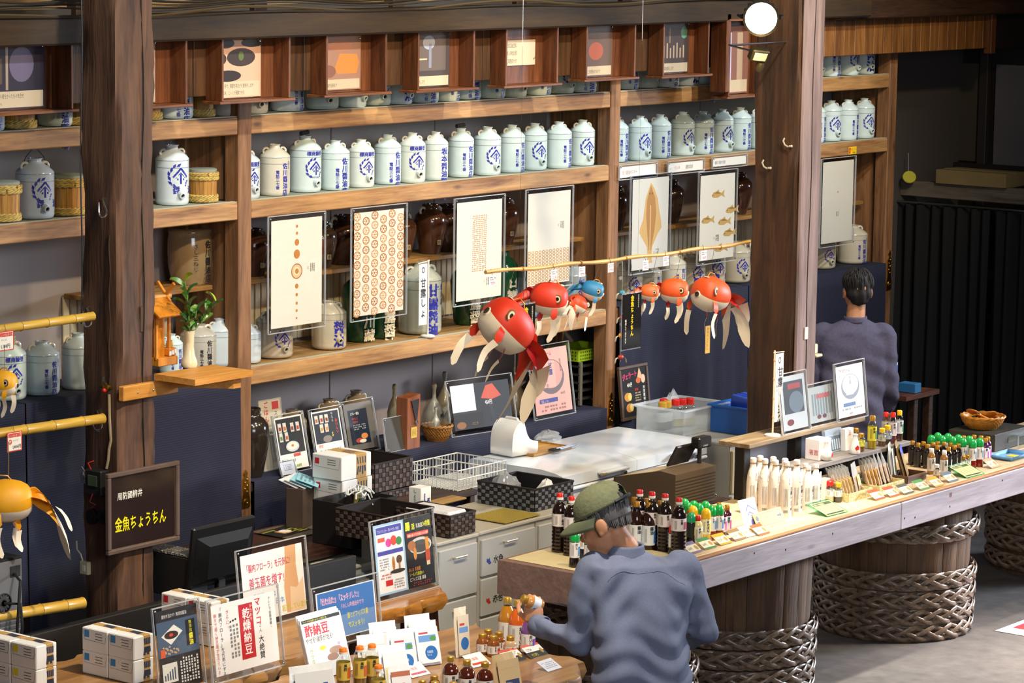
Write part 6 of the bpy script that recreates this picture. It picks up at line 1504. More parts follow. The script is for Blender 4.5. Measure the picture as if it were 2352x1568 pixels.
for z_, nm in ((h, 'rim_wire'), (h*.55, 'band_wire')):
    MB().tube([(-w/2, -d/2, z_), (w/2, -d/2, z_), (w/2, d/2, z_), (-w/2, d/2, z_)], .0038, 6, closed=True).build(nm, WW, T)
MB().tube([(0, -d/2, h), (0, d/2, h)], .0038, 6).build('divider_wire', WW, T)
um = MB().tube([(0, 0, 0), (0, 0, h)], .0024, 5).mesh('upright_wire', WW)
for i in range(17):
    inst('upright_wire', um, T, (-w/2+w*i/16, -d/2, 0)); inst('upright_wire', um, T, (-w/2+w*i/16, d/2, 0))
    if i < 13: inst('upright_wire', um, T, (-w/2, -d/2+d*i/12, 0)); inst('upright_wire', um, T, (w/2, -d/2+d*i/12, 0)); inst('upright_wire', um, T, (0, -d/2+d*i/12, 0))
for k in range(22): MB().tube([(-w/2, -d/2+d*k/21, .003), (w/2, -d/2+d*k/21, .003)], .002, 4).build('floor_wire', WW, T)
p = PZ(1000, 1160, .857)
T = thing('oval_tray', 'narrow pale wooden tray in front of the wire basket', 'tray', (p.x+.06, p.y+.02, .857), .02)
MB().box((0, 0, .006), (.34, .1, .012), .004).build('tray_body', wood('#c9a566', '#96703a', 'X', .5), T)
MB().box((0, 0, .013), (.3, .07, .002)).build('tray_hollow', wood('#b8925a', '#8a6432', 'X', .5), T)
p = PZ(965, 1166, .857)
T = thing('gift_carton', 'small white carton with green and blue brush lettering', 'box', (p.x+.01, p.y+.01, .857), -.0)
MB().box((0, 0, .055), (.085, .08, .11), .002).build('carton_body', mat('#ece8e0', .5), T)
t = MB(); f = lambda u, v: (-.0432, -u, v); text(t, 'しょうゆ', -.0, .1, .022, f, True, .05); t.build('green_lettering', mat('#2c7a44', .5), T, smooth=False)
t = MB(); text(t, 'し', -.03, .03, .06, flat(-.041), False, .05); text(t, 'る', 0, .02, .04, flat(-.041), False, .05); t.build('blue_lettering', mat('#3a4a9a', .5), T, smooth=False)
# brown woven baskets ---------------------------------------------------
p = PZ(900, 1165, .80)
weave_basket('brown woven basket, lower of the stack behind the gift boxes', (p.x, p.y+.14, .78), 0, .3, .3, .11, '#5c4a40', '#241a15')
weave_basket('brown woven basket, upper of the stack behind the gift boxes', (p.x, p.y+.14, .90), 0, .31, .3, .15, '#5c4a40', '#241a15')
p = PZ(1062, 1228, .866)
weave_basket('brown woven basket with papers on the grey drawer cabinet', (p.x-.0, p.y+.17, .866), 0, .2, .34, .105, '#5c4a40', '#241a15')
T = tag(MB().box((0, 0, .05), (.15, .28, .1), .01).build('paper_stack', mat('#dfdfe4', .6, bump=.5, scale=40), loc=(p.x, p.y+.17, .882)), 'stack of white papers in the brown woven basket', 'papers')
p = PZ(1005, 1245, .866)
weave_basket('empty wide brown woven basket left of the basket of papers', (p.x-.02, p.y+.32, .866), 0, .34, .34, .13, '#54443a', '#201612')
# dark work table with gift boxes
p = PZ(760, 1255, .76)
T = thing('work_table', 'dark wooden work table behind the monitor', 'table', (p.x-.05, p.y+.25, 0))
MB().box((0, 0, .745), (1.0, .62, .03), .004).build('table_top', wood('#4a2a1c', '#20100a', 'X', .4), T)
for sx in (-1, 1):
    for sy in (-1, 1): MB().box((sx*.46, sy*.27, .365), (.05, .05, .73), .003).build('table_leg', DARKW, T)
wt = (p.x-.05, p.y+.25)
m0 = PZ(690, 1222, .762)
T = thing('placemat', 'brown woven placemat at the edge of the work table', 'mat', (m0.x, m0.y+.05, .761), .0)
MB().box((0, 0, .003), (.34, .26, .005), .001).build('mat_sheet', mat('#6e5a44', .8, bump=.8, scale=120, var=.3), T)
T = thing('menu_card', 'dark glossy menu card with yellow print on the placemat', 'menu', (m0.x-.05, m0.y+.06, .767), .08)
pg = page('card', .26, .16, [('r', '#c88a4a', .3, .25, .6, .7), ('e', '#e8e0d0', .5, .5, .14, .2), ('t', '#d8d83a', .05, .8, .14, '腸活乳酸菌', {'a': .9}), lines('#c8c83a', .65, .1, .95, .7, 4)], T, '#171413', rot=(-PI/2, 0, 0), loc=(0, -.08, 0))
def giftbox(label, loc, rz, w, d, h, sq, group=None, name='gift_box', flap=True):
    key = ('gb', w, d, h, sq)
    if key not in JC:
        body = MB().box((0, 0, h/2), (w, d, h), .004).mesh('box_body', mat('#e6e4de', .5))
        band = MB(); band.box((w*.16, 0, h/2), (w*.36, d+.002, h+.002), .003)
        pr_ = MB(); fr_ = lambda u, v: (u, -d/2-.0014, v)
        for k in range(4): stroke(pr_, [(w*.02+w*.09*k, h*.15+.1*h*(k % 2)), (w*.06+w*.07*k, h*.5)], .012, fr_); stroke(pr_, [(w*.05+w*.08*k, h*.6), (w*.02+w*.09*k, h*.88)], .008, fr_)
        ft = lambda u, v: (u, v, h+.0014)
        for k in range(3): stroke(pr_, [(w*.02+w*.1*k, -d*.3), (w*.1+w*.08*k, d*.1)], .01, ft)
        pr_.mi = 0
        side = MB(); fs_2 = lambda u, v: (-w/2-.0006, -u, v)
        side.add([fs_2(-d*.4, h*.6), fs_2(-d*.4+.028, h*.6), fs_2(-d*.4+.028, h*.6+.03), fs_2(-d*.4, h*.6+.03)], [(0, 1, 2, 3)])
        side.mi = 1
        for k in range(3): stroke(side, [(d*.02, h*.82-.012*k), (d*.3, h*.82-.012*k)], .003, fs_2)
        stroke(side, [(-d*.46, h*.9), (-d*.4, h*.5), (d*.4, h*.46), (d*.46, h*.9)], .0012, fs_2)
        JC[key] = (body, band.mesh('kraft_band', mat('#b48d50', .7)), pr_.mesh('band_print', mat('#2c3448', .6), smooth=False), side.mesh('end_print', [mat(sq, .5), mat('#555', .6)], smooth=False))
    a_, b_, c_, d2 = JC[key]; T = thing(name, label, 'box', loc, rz, group)
    inst('box_body', a_, T); bd = inst('kraft_band', b_, T); inst('band_print', c_, bd); inst('end_print', d2, T)
    return T
g = PZ(818, 1205, .776)
for k, nm in enumerate(('bottom', 'middle', 'top')):
    giftbox('white gift box with kraft band, %s of the three-box tower' % nm, (g.x+.01*(k % 2), g.y+.1, .762+.128*k), .0, .235, .2, .126, '#c8202c', 'tower of gift boxes')
g2 = PZ(760, 1045, .76+.3)
T = thing('blue_cards', 'fan of pale blue lettered cards beside the gift box tower', 'cards', (g.x-.14, g.y+.22, .97), .3)
for k in range(4):
    page('card', .19, .12, [('l', '#5a7a8a', .1, .15, .9, .9, 4)] if k == 3 else [], T, '#9ed6e2' if k > 1 else '#e8e8e8', rot=(-PI/2+.35, 0, .12*k), loc=(.01*k, -.02*k, .004*k), thick=.003)
MB().box((-.02, .02, -.1), (.16, .1, .21), .004).build('card_box', mat('#4a3a30', .6), T)
# black sacks with white strings
g3 = PZ(815, 1235, .78)
T = thing('dark_carton', 'open black carton of drawstring pouches behind the two-page sign', 'box', (g3.x+.02, g3.y+.02, .762), .0)
for c, d in (((0, -.13, .11), (.34, .006, .22)), ((0, .13, .11), (.34, .006, .22)), ((-.17, 0, .11), (.006, .26, .22)), ((.17, 0, .11), (.006, .26, .22)), ((0, 0, .004), (.34, .26, .006))): MB().box(c, d, .001).build('carton_wall', mat('#1a1614', .6), T)
for k in range(4):
    T = thing('tea_pouch', 'dark foil pouch with white cord standing in the black carton, %s' % ORD[k], 'pouch', (g3.x-.09+.055*k, g3.y-.03+.02*(k % 2), .775), .3*k)
    T.rotation_euler = (.3-.2*k, .15, .5)
    MB().box((0, 0, .12), (.1, .02, .24), .008).build('pouch_body', mat(['#2a3a30', '#8a7a3c', '#5a6a48', '#26221e'][k], .25, coat=.5), T)
    MB().box((0, -.011, .18), (.09, .002, .05)).build('foil_label', mat(['#6a7a5a', '#b8a45a', '#7a8a6a', '#6a5a3a'][k], .3, .4), T)
    for j in range(4):
        a_ = j*1.3+k
        MB().tube([(0, 0, .235), (.03*math.cos(a_), .03*math.sin(a_), .265), (.06*math.cos(a_), .06*math.sin(a_), .25), (.075*math.cos(a_+.3), .075*math.sin(a_+.3), .225)], .004, 5).build('white_cord', mat('#d8d8d4', .7), T)
# ------------------------------------------------------------------ plastic crates, cabinet and till at right
cc = PZ(1640, 1040, .86)
drawers('beige drawer cabinet between freezer and amber pillar', 14.31, 9.36, .75, .72, .86, 3, m=mat('#bfae86', .45))
a = PZ(1520, 1060, .862)
T = thing('clear_crate', 'translucent plastic tub of small bottles behind the freezer', 'crate', (14.55, 9.88, .862), 0)
TR = clear_mat((.95, .97, .97), gloss=.05, rough=.2, opac=.32, key='frosted')
w, d, h = .44, .34, .15
for c, dd in (((0, -d/2, h/2), (w, .006, h)), ((0, d/2, h/2), (w, .006, h)), ((-w/2, 0, h/2), (.006, d, h)), ((w/2, 0, h/2), (.006, d, h)), ((0, 0, .004), (w, d, .006))): MB().box(c, dd, .002).build('tub_wall', TR, T)
for c, dd in (((0, -d/2-.01, h), (w+.04, .03, .012)), ((0, d/2+.01, h), (w+.04, .03, .012)), ((-w/2-.01, 0, h), (.03, d, .012)), ((w/2+.01, 0, h), (.03, d, .012))): MB().box(c, dd, .003).build('tub_rim', TR, T)
tubc = (14.55, 9.88)
T = thing('blue_crate', 'blue plastic crate of blue packets next to the amber pillar', 'crate', (14.80, 9.55, .862), 0)
BLU = mat('#1c5fb8', .4); w, d, h = .4, .3, .16
for c, dd in (((0, -d/2, h/2), (w, .008, h)), ((0, d/2, h/2), (w, .008, h)), ((-w/2, 0, h/2), (.008, d, h)), ((w/2, 0, h/2), (.008, d, h)), ((0, 0, .004), (w, d, .006)), ((0, -d/2-.008, h), (w+.03, .022, .014)), ((0, d/2+.008, h), (w+.03, .022, .014)), ((-w/2-.008, 0, h), (.022, d, .014))): MB().box(c, dd, .003).build('crate_wall', BLU, T)
page('crate_label', .09, .08, [('e', '#7aa8d8', .5, .55, .36, .28), lines('#555', .15, .05, .85, .25, 2)], T, '#e8e6e0', y=-d/2-.006, z0=.03)
for k in range(7):
    o = MB().box((0, 0, .11), (.03, .14, .2), .006).build('blue_packet', mat('#2450c8' if k < 6 else '#d8d4a8', .35, coat=.4), loc=(14.68+.038*k, 9.55, .872), rot=(.12, .05*(k % 3-1), .05*k)); tag(o, 'blue foil packet standing in the blue crate, %s in the row' % ORD[k], 'packet', 'packets in the blue crate')
# till
p = PZ(1575, 1158, .9)
tx0 = PZ(1492, 1130, .9); 
T = thing('cash_register', 'brown cash register behind the soy sauce bottles', 'cash register', (12.92, 8.87, .80), 0)
RG = mat('#5a4a38', .45); 
TB = thing('till_table', 'narrow table carrying the cash register', 'table', (12.92, 8.87, 0))
MB().box((0, 0, .785), (.6, .46, .025), .003).build('table_top', DARKW, TB)
for sx in (-1, 1):
    for sy in (-1, 1): MB().box((sx*.27, sy*.2, .376), (.04, .04, .752), .003).build('table_leg', DARKW, TB)
mb = MB(); pr = [(-.2, 0), (.2, 0), (.2, .19), (.1, .2), (-.2, .13)]
mb.add([(-.19, -a_, b_) for a_, b_ in pr]+[(.19, -a_, b_) for a_, b_ in pr], [(0, 1, 2, 3, 4), (9, 8, 7, 6, 5)]+[(i, 5+i, 5+(i+1) % 5, (i+1) % 5) for i in range(5)]); mb.build('till_body', RG, T, smooth=False)
for k in range(9): MB().box((0, -.2005, .02+.017*k), (.375, .003, .006)).build('rib', mat('#463826', .5), T)
k_ = MB(); k_.M = Matrix.Translation((0, .06, .152)) @ Matrix.Rotation(-.23, 4, 'X'); k_.box((0, 0, .008), (.34, .2, .008), .002); k_.build('key_panel', mat('#b89c5a', .3), T)
d_ = MB(); d_.M = Matrix.Translation((.06, -.04, .2)) @ Matrix.Rotation(.5, 4, 'X'); d_.box((0, 0, .06), (.2, .014, .13), .004); d_.build('operator_screen', mat('#2a2420', .3), T)
MB().tube([(.15, -.12, .19), (.15, -.12, .29)], .012, 8).build('display_pole', mat('#2a2622', .4), T)
MB().box((.15, -.13, .315), (.12, .06, .06), .008).build('customer_display', mat('#1b1917', .35), T)
t = MB(); text(t, 'SHARP', .125, .295, .014, flat(-.1605)); t.build('maker_lettering', mat('#d8d8d8', .4), T, smooth=False)
o = MB().tube([(13.13, 8.8, .85), (13.24, 8.75, .8), (13.26, 8.75, .6), (13.26, 8.78, .4)], .005, 6).build('power_cord', BLACK); tag(o, 'black power cord hanging behind the cash register', 'cord')
# table at far right behind the person
p = PZ(2158, 893, .93); q = PZ(2060, 935, .93)
T = thing('plank_table', 'dark red plank table in front of the black curtain', 'table', (0, 0, 0))
MB().prismz([(p.x, p.y), (p.x-.05, p.y+.55), (p.x-.30, p.y+.55), (p.x-.42, p.y+.12), (p.x-.42, p.y)], .9, .93).build('table_top', wood('#6a3a22', '#3a1c10', 'X', .4), T, smooth=False)
for dx, dy in ((-.04, .06), (-.09, .5), (-.23, .06), (-.23, .5)): MB().box((p.x+dx, p.y+dy, .45), (.05, .05, .9), .004).build('table_leg', DARKW, T)
pt = (p.x, p.y)
# ------------------------------------------------------------------ desk, monitor, computer tower at left
T = thing('black_desk', 'long black desk with low screen behind the front signs', 'desk', (9.45, 9.2, 0))
BK = mat('#171412', .55)
MB().box((0, .12, .70), (2.4, .4, .03), .004).build('desk_top', BK, T)
MB().box((0, -.09, .42), (2.4, .03, .84), .004).build('front_panel', BK, T)
for sx in (-1.17, 1.17): MB().box((sx, .12, .343), (.04, .4, .685), .004).build('desk_side', BK, T)
mp = PZ(480, 1330, .715)
T = thing('computer_monitor', 'black computer monitor seen from behind', 'monitor', (10.02, 9.42, .716), .05); T.rotation_euler = (.0, 0, .0)
mb = MB(); mb.M = Matrix.Rotation(.12, 4, 'X'); mb.box((0, 0, .2), (.42, .03, .3), .008); mb.build('monitor_shell', mat('#141416', .3), T)
mb = MB(); mb.M = Matrix.Rotation(.12, 4, 'X'); mb.add([(-.19, -.016, .07), (.19, -.016, .07), (.19, -.016, .3), (-.19, -.016, .3), (-.13, -.05, .1), (.13, -.05, .1), (.13, -.05, .26), (-.13, -.05, .26)], [(4, 5, 6, 7), (0, 1, 5, 4), (1, 2, 6, 5), (2, 3, 7, 6), (3, 0, 4, 7)]); mb.build('rear_bulge', mat('#101012', .35), T, smooth=False)
MB().box((0, -.02, .03), (.05, .03, .08), .004).build('stand_neck', BK, T); MB().box((0, -.02, .006), (.2, .16, .012), .004).build('stand_foot', BK, T)
T = thing('paper_printer', 'dark device with perforated metal edge behind the shrine pillar', 'printer', (9.88, 9.55, .716), 0)
MB().box((0, 0, .1), (.12, .3, .2), .006).build('device_body', mat('#1a1a1c', .4), T); MB().box((0, 0, .206), (.12, .3, .012), .002).build('metal_cover', mat('#8a8478', .35, .8, bump=1, scale=90), T)
p = PZ(90, 1430, .5)
T = thing('computer_tower', 'black computer tower with grey rear panel at left edge', 'computer', (8.66, 9.42, .716), -PI/2)
MB().box((-.2, 0, .2), (.46, .2, .38), .006).build('tower_case', mat('#161616', .4), T)
MB().box((-.2, -.101, .2), (.42, .004, .34), .002).build('side_panel', mat('#1b1b1b', .35), T)
rp_ = MB().box((.032, 0, .2), (.006, .18, .36), .002).build('rear_panel', mat('#8e9094', .35, .6), T)
MB().lathe([(.045, 0), (.045, .006), (.04, .006)], 18, cap1=False).build('fan_ring', mat('#2a2a2a', .5), T, loc=(.035, -.02, .2), rot=(0, PI/2, 0))
for k in range(7): MB().box((0, 0, 0), (.004, .012, .075), .001).build('fan_blade', mat('#3a3a3a', .5), T, loc=(.037, -.02, .2), rot=(k*PI/7, 0, 0))
for k in range(5): MB().box((.036, .02, .04+.022*k), (.004, .12, .014), .001).build('slot_cover', mat('#a8a9ac', .3, .8), T)
MB().box((.036, .05, .33), (.005, .06, .05), .002).build('power_inlet', mat('#222', .5), T)
for k in range(2): MB().tube([(.04, .04-.06*k, .32-.12*k), (.1, .02, .3-.1*k), (.12, -.02+.03*k, .1), (.1, 0, -.05)], .007, 6).build('cable', BLACK, T)
# ================================================================== counter on barrels
CZ = .90; CX0, CX1, CY0, CY1 = 10.79, 16.4, 7.66, 8.34
T = thing('shop_counter', 'long whitewashed timber counter resting on old barrels', 'counter', (0, 0, 0))
WASH = wood('#b7adb4', '#85797c', 'X', .7, .6, .5)
jx = PY(2067, 1200, CY0).x
TOPW = wood('#dcc6a4', '#b79a74', 'X', .5, .8)
for k in range(3):
    MB().box(((CX0+CX1)/2, CY0+.03+(CY1-CY0-.03)*(k+.5)/3, CZ-.014), (CX1-CX0, (CY1-CY0-.03)/3-.003, .028), .003).build('top_plank', TOPW, T)
MB().box(((CX0+CX1)/2, CY0+.012, CZ-.006), (CX1-CX0, .03, .012), .003).build('edge_strip', wood('#c08a58', '#94602f', 'X', .5), T)
MB().box(((CX0+jx)/2, CY0+.008, CZ-.086), (jx-CX0-.003, .03, .146), .005).build('fascia_board', WASH, T)
MB().box(((jx+CX1)/2, CY0+.008, CZ-.086), (CX1-jx-.003, .03, .146), .005).build('fascia_board', WASH, T)
MB().box((CX0+.012, (CY0+CY1)/2, CZ-.086), (.024, CY1-CY0-.02, .146), .004).build('end_board', WASH, T)
nm = MB().lathe([(.006, 0), (.005, .001)], 8).mesh('nail_hole', mat('#2a2226', .8))
for px_, py_ in ((1733, 1270), (1805, 1262), (1913, 1225), (2102, 1188), (2182, 1163), (2303, 1103), (2078, 1190)):
    p = PY(px_, py_, CY0-.008); inst('nail_hole', nm, T, (p.x, CY0-.0072, p.z), (PI/2, 0, 0))
MB().box((PY(2181, 1135, CY0).x, CY0-.0075, PY(2181, 1135, CY0).z), (.022, .002, .022)).build('wood_patch', mat('#7a4e44', .7), T)
for x in (11.0, 12.0, 13.2, 14.9): MB().box((x, 8.0, CZ-.06), (.08, .6, .06), .004).build('bearer', DARKW, T)
# cloth over the left end
FELT = mat('#7d6258', .95, var=.15, scale=25, bump=.3)
def fel(u, v):
    X = CX0-.006+.62*u
    if v < .5: return (X, CY1+.0-(CY1-CY0+.012)*(v/.5), CZ+.004)
    t = (v-.5)/.5; return (X-.0, CY0-.014-.004*math.sin(u*19)*t, CZ+.004-.165*t-.01*math.sin(u*7)*t)
T = thing('counter_cloth', 'brown felt cloth over the left end of the counter', 'cloth', (0, 0, 0))
MB().grid(30, 16, fel).build('front_drape', FELT, T, angle=2)
MB().grid(14, 6, lambda u, v: (CX0-.008-.004*math.sin(u*11)*v, CY1-(CY1-CY0+.014)*u, CZ+.004-(.16+.01*math.sin(u*8))*v)).build('end_drape', FELT, T, angle=2)
MB().box((CX0+.34, (CY0+CY1)/2, CZ+.0065), (.6, CY1-CY0-.05, .003), .001).build('lit_cloth_top', mat('#cdbd92', .8, var=.06, scale=20), T)  # lit top of the same felt, lamplight painted into the paler colour
# ------------------------------------------------------------------ barrels
BST = wood('#6b4e33', '#39271a', 'Z', .7, .9, .2, bump=.6); BHO = wood('#85705c', '#3c2c20', 'X', .38, 1.2, coat=.3)
def barrel(label, px_, y_, r0, hoops, H=.80, n=24, yaw=0):
    c = PY(px_, y_, 8.1); T = thing('cedar_barrel', label, 'barrel', (c.x, 8.17, 0), yaw)
    key = ('stave', r0, n, H)
    if key not in JC:
        w = 2*PI*r0/n; mb = MB(); m = 8
        prof = lambda z: r0*(1.03-.06*(1-z/H)**1.0)
        vs_ = []
        for k in range(m+1):
            z = H*k/m; r_ = prof(z); hw = PI/n*.985
            for a_, rr in ((-hw, r_), (-hw*.8, r_+.003), (0, r_+.004), (hw*.8, r_+.003), (hw, r_), (hw, r_-.025), (-hw, r_-.025)):
                vs_.append((rr*math.sin(a_), -rr*math.cos(a_), z))
        mb.add(vs_, [(k*7+i, k*7+(i+1) % 7, (k+1)*7+(i+1) % 7, (k+1)*7+i) for k in range(m) for i in range(7)]+[(6, 5, 4, 3, 2, 1, 0), tuple(m*7+i for i in range(7))])
        JC[key] = mb.mesh('stave', BST, angle=.5)
    for i in range(n): inst('stave', JC[key], T, rot=(0, 0, 2*PI*(i+.3*math.sin(i*3.3)*.1)/n))
    for z, th in hoops:
        rr0 = r0*(1.03-.06*(1-z/H))+.022
        hp = bpy.data.objects.new('braided_hoop', None); COL.objects.link(hp); hp.parent = T
        key = ('hoop', round(rr0, 3), th)
        if key not in JC:
            mb = MB(); N = 140; tw_ = 6
            vs_ = []; n_ = 8
            for k in range(N):
                a_ = 2*PI*k/N; q = a_*tw_
                dr = math.cos(q); dz = math.sin(q)
                for i in range(n_):
                    t_ = 2*PI*i/n_
                    # flat cane strip: wide across the hoop, thin radially
                    z_ = dz*th*.72+math.cos(t_)*th*.28; r_ = rr0+.004+.017*dr+.004*math.sin(2*q)+math.sin(t_)*.006
                    vs_.append((r_*math.cos(a_), r_*math.sin(a_), z_))
            mb.add(vs_, [(k*n_+i, k*n_+(i+1) % n_, ((k+1) % N)*n_+(i+1) % n_, ((k+1) % N)*n_+i) for k in range(N) for i in range(n_)]); JC[key] = mb.mesh('hoop_strand', BHO, angle=1.0)
        for s in range(8): inst('hoop_strand', JC[key], T, (0, 0, z), (0, 0, 2*PI*(s % 4+.5*(s > 3))/(4*6)+z), (1, 1, 1 if s < 4 else -1))
        bpy.data.objects.remove(hp)
    MB().cyl((0, 0, .01), r0*.9, H-.05, 24).build('barrel_core', mat('#2a1e16', .9), T)
    return T
barrel('barrel mostly hidden behind the man in the cap', 1430, 1500, .385, ((.60, .045), (.3, .045), (.2, .045), (.1, .045)), yaw=.05)
barrel('braided barrel right of the man in the cap', 1706, 1500, .395, ((.755, .045), (.315, .05), (.21, .05), (.105, .05), (.03, .04)), yaw=.1)
barrel('fully visible barrel with five braided hoops under the counter', 2076, 1400, .41, ((.60, .05), (.335, .05), (.235, .05), (.14, .05), (.05, .05)), yaw=.03)
barrel('barrel cut off by right edge under the counter', 2455, 1350, .42, ((.70, .05), (.40, .05), (.30, .05), (.2, .05), (.08, .05)), yaw=.08)
# sheet on floor
p = PZ(2420, 1438, .002)
T = thing('floor_sheet', 'white and red printed sheet lying on the floor at right edge', 'sheet', (p.x, p.y, .0015), .0)
page('sheet', .62, .4, [('r', '#c8404a', .2, .2, .9, .9), ('e', '#e8a03a', .5, .5, .2, .2)], T, '#eceaea', rot=(-PI/2, 0, 0), loc=(0, -.2, .001))
# ------------------------------------------------------------------ bottles
GLS = clear_mat((.96, .97, .94), gloss=.06, rough=.03, key='glass')
SOY = mat('#1d0e08', .08, coat=.6); 
def bottle_meshes(kind, liq, cap, lab, acc, txt):
    key = ('bt', kind, liq, cap, lab, acc, txt)
    if key in JC: return JC[key]
    L = mat(liq, .1, coat=.5); C_ = mat(cap, .35, .5 if cap in ('#b8862c', '#c08a2a', '#c79a3c') else 0); parts = []
    def lab_part(r, z0, z1, bg=lab):
        mb = MB(); mb.lathe([(r+.0006, z0), (r+.0008, z1)], 20, cap0=False, cap1=False); parts.append(('label_sleeve', mb.mesh('label_sleeve', mat(bg, .5))))
        if acc:
            mb = MB(); f = wrap(r+.001); h_ = z1-z0
            mb.mi = 0; 
            mb.grid(6, 1, lambda u, v: f(.004+u*.026*r/.03, z0+h_*(.12+.6*v)))
            mb.mi = 1; text(mb, txt, -.006*r/.03, z1-h_*.06, h_*.2, wrap(r+.0014), True, .05)
            mb.mi = 1
            for k in range(3): stroke(mb, [(-.034*r/.03+.004*k, z0+h_*.15), (-.034*r/.03+.004*k, z0+h_*.85)], .0012, wrap(r+.0012))
            parts.append(('label_print', mb.mesh('label_print', [mat(acc, .5), mat('#2a2a2e', .5)], smooth=False)))
    if kind == 'big':
        h = .28; r = .037; pr = [(r*.9, 0), (r, .006)]
        for k in range(6): pr += [(r, .012+.017*k), (r*.95, .018+.017*k), (r*.95, .022+.017*k), (r, .027+.017*k)]
        pr += [(r*.97, .125), (r*.97, .19), (r*.92, .205), (r*.72, .225), (r*.48, .238)]
        parts.append(('bottle_body', MB().lathe(pr, 20).mesh('bottle_body', L, angle=1.0)))
        parts.append(('neck', MB().lathe([(r*.48, .238), (r*.38, .248), (r*.38, .254)], 14).mesh('neck', GLS)))
        parts.append(('collar', MB().lathe([(.0165, .252), (.0165, .262), (.0145, .264)], 14).mesh('collar', mat('#eceae6', .4))))
        parts.append(('cap', MB().lathe([(.0155, .263), (.0155, .279), (.0135, .282)], 16).mesh('cap', C_))); lab_part(r*.975, .127, .187)
    elif kind == 'mid':
        h = .235; r = .036
        parts.append(('bottle_body', MB().lathe([(r*.9, 0), (r, .006), (r, .13), (r*.95, .15), (r*.7, .175), (r*.5, .188)], 20).mesh('bottle_body', L, angle=1.0)))
        parts.append(('neck', MB().lathe([(r*.5, .188), (r*.4, .2), (r*.4, .21)], 14).mesh('neck', GLS)))
        parts.append(('cap', MB().lathe([(.016, .208), (.0155, .228), (.013, .234)], 14).mesh('cap', C_))); lab_part(r, .03, .125)
    elif kind == 'dome':
        r = .0235
        parts.append(('bottle_body', MB().lathe([(r*1.05, 0), (r*1.15, .01), (r*1.05, .032), (r, .045), (r, .12), (r*.9, .124)], 18).mesh('bottle_body', L, angle=1.0)))
        parts.append(('cap', MB().lathe([(r*1.02, .122), (r*1.04, .14), (r*.98, .15), (r*.8, .161), (r*.45, .169), (1e-4, .172)], 18).mesh('cap', mat(cap, .3, coat=.4)))); lab_part(r, .046, .118)
    elif kind == 'slim':
        r = .0215
        parts.append(('bottle_body', MB().lathe([(r*.95, 0), (r, .004), (r, .095), (r*.9, .108), (r*.55, .12)], 16).mesh('bottle_body', L, angle=1.0)))
        parts.append(('cap', MB().lathe([(r*.58, .119), (r*.62, .123), (r*.6, .14), (r*.5, .143)], 14).mesh('cap', C_))); lab_part(r, .02, .092)
    elif kind == 'spice':
        r = .021
        parts.append(('contents', MB().lathe([(r*.9, .002), (r*.94, .006), (r*.94, .03)], 16).mesh('contents', L)))
        parts.append(('bottle_body', MB().lathe([(r*.95, 0), (r, .004), (r, .062), (r*.85, .072), (r*.7, .076)], 16).mesh('bottle_body', GLS)))
        parts.append(('cap', MB().lathe([(r*.74, .075), (r*.74, .094), (r*.6, .097)], 14).mesh('cap', C_))); lab_part(r, .028, .06)
    elif kind == 'tall':
        r = .021
        parts.append(('contents', MB().lathe([(r*.9, .002), (r*.94, .006), (r*.94, .07)], 16).mesh('contents', L)))
        parts.append(('bottle_body', MB().lathe([(r*.98, 0), (r*1.05, .01), (r, .035), (r, .11), (r*.8, .128), (r*.6, .136)], 16).mesh('bottle_body', GLS)))
        parts.append(('cap', MB().lathe([(r*.66, .135), (r*.66, .156), (r*.55, .16)], 14).mesh('cap', C_))); lab_part(r, .04, .108)
    elif kind == 'juice':
        r = .04
        parts.append(('bottle_body', MB().lathe([(r*.9, 0), (r, .008), (r, .12), (r*.93, .135), (r*.62, .165), (r*.45, .178)], 20).mesh('bottle_body', L, angle=1.0)))
        parts.append(('neck', MB().lathe([(r*.46, .178), (r*.4, .188), (r*.4, .195)], 14).mesh('neck', GLS)))
        parts.append(('cap', MB().lathe([(.018, .193), (.0175, .212), (.015, .215)], 14).mesh('cap', C_))); lab_part(r, .012, .11)
    elif kind == 'honey':
        r = .027
        parts.append(('bottle_body', MB().lathe([(r*.9, 0), (r, .005), (r, .055), (r*.85, .065), (r*.6, .071)], 18).mesh('bottle_body', L, angle=1.0)))
        parts.append(('cap', MB().lathe([(r*.62, .07), (r*.66, .074), (r*.66, .088), (r*.55, .091)], 16).mesh('cap', C_))); lab_part(r, .014, .048)
    elif kind == 'amber':
        r = .035
        parts.append(('bottle_body', MB().lathe([(r*.9, 0), (r, .006), (r, .085), (r*.92, .1), (r*.68, .114), (r*.4, .122)], 20).mesh('bottle_body', L, angle=1.0)))
        parts.append(('neck', MB().lathe([(r*.42, .121), (r*.36, .128), (r*.36, .133)], 14).mesh('neck', GLS)))
        parts.append(('cap', MB().lathe([(.0155, .131), (.0165, .136), (.0165, .15), (.0135, .153)], 16).mesh('cap', C_))); lab_part(r, .012, .08)
    elif kind == 'powder':
        r = .029
        parts.append(('contents', MB().lathe([(r*.9, .004), (r*.94, .008), (r*.94, .05)], 16).mesh('contents', L)))
        parts.append(('bottle_body', MB().lathe([(r*.92, 0), (r*1.0, .006), (r*.96, .03), (r, .045), (r, .125), (r*.85, .145), (r*.6, .158)], 18).mesh('bottle_body', GLS)))
        parts.append(('collar', MB().lathe([(.0185, .156), (.0185, .164)], 14).mesh('collar', mat('#f0ece4', .4))))
        parts.append(('cap', MB().lathe([(.0175, .163), (.0175, .176), (.015, .179)], 16).mesh('cap', C_))); lab_part(r, .048, .122)
    JC[key] = parts; return parts
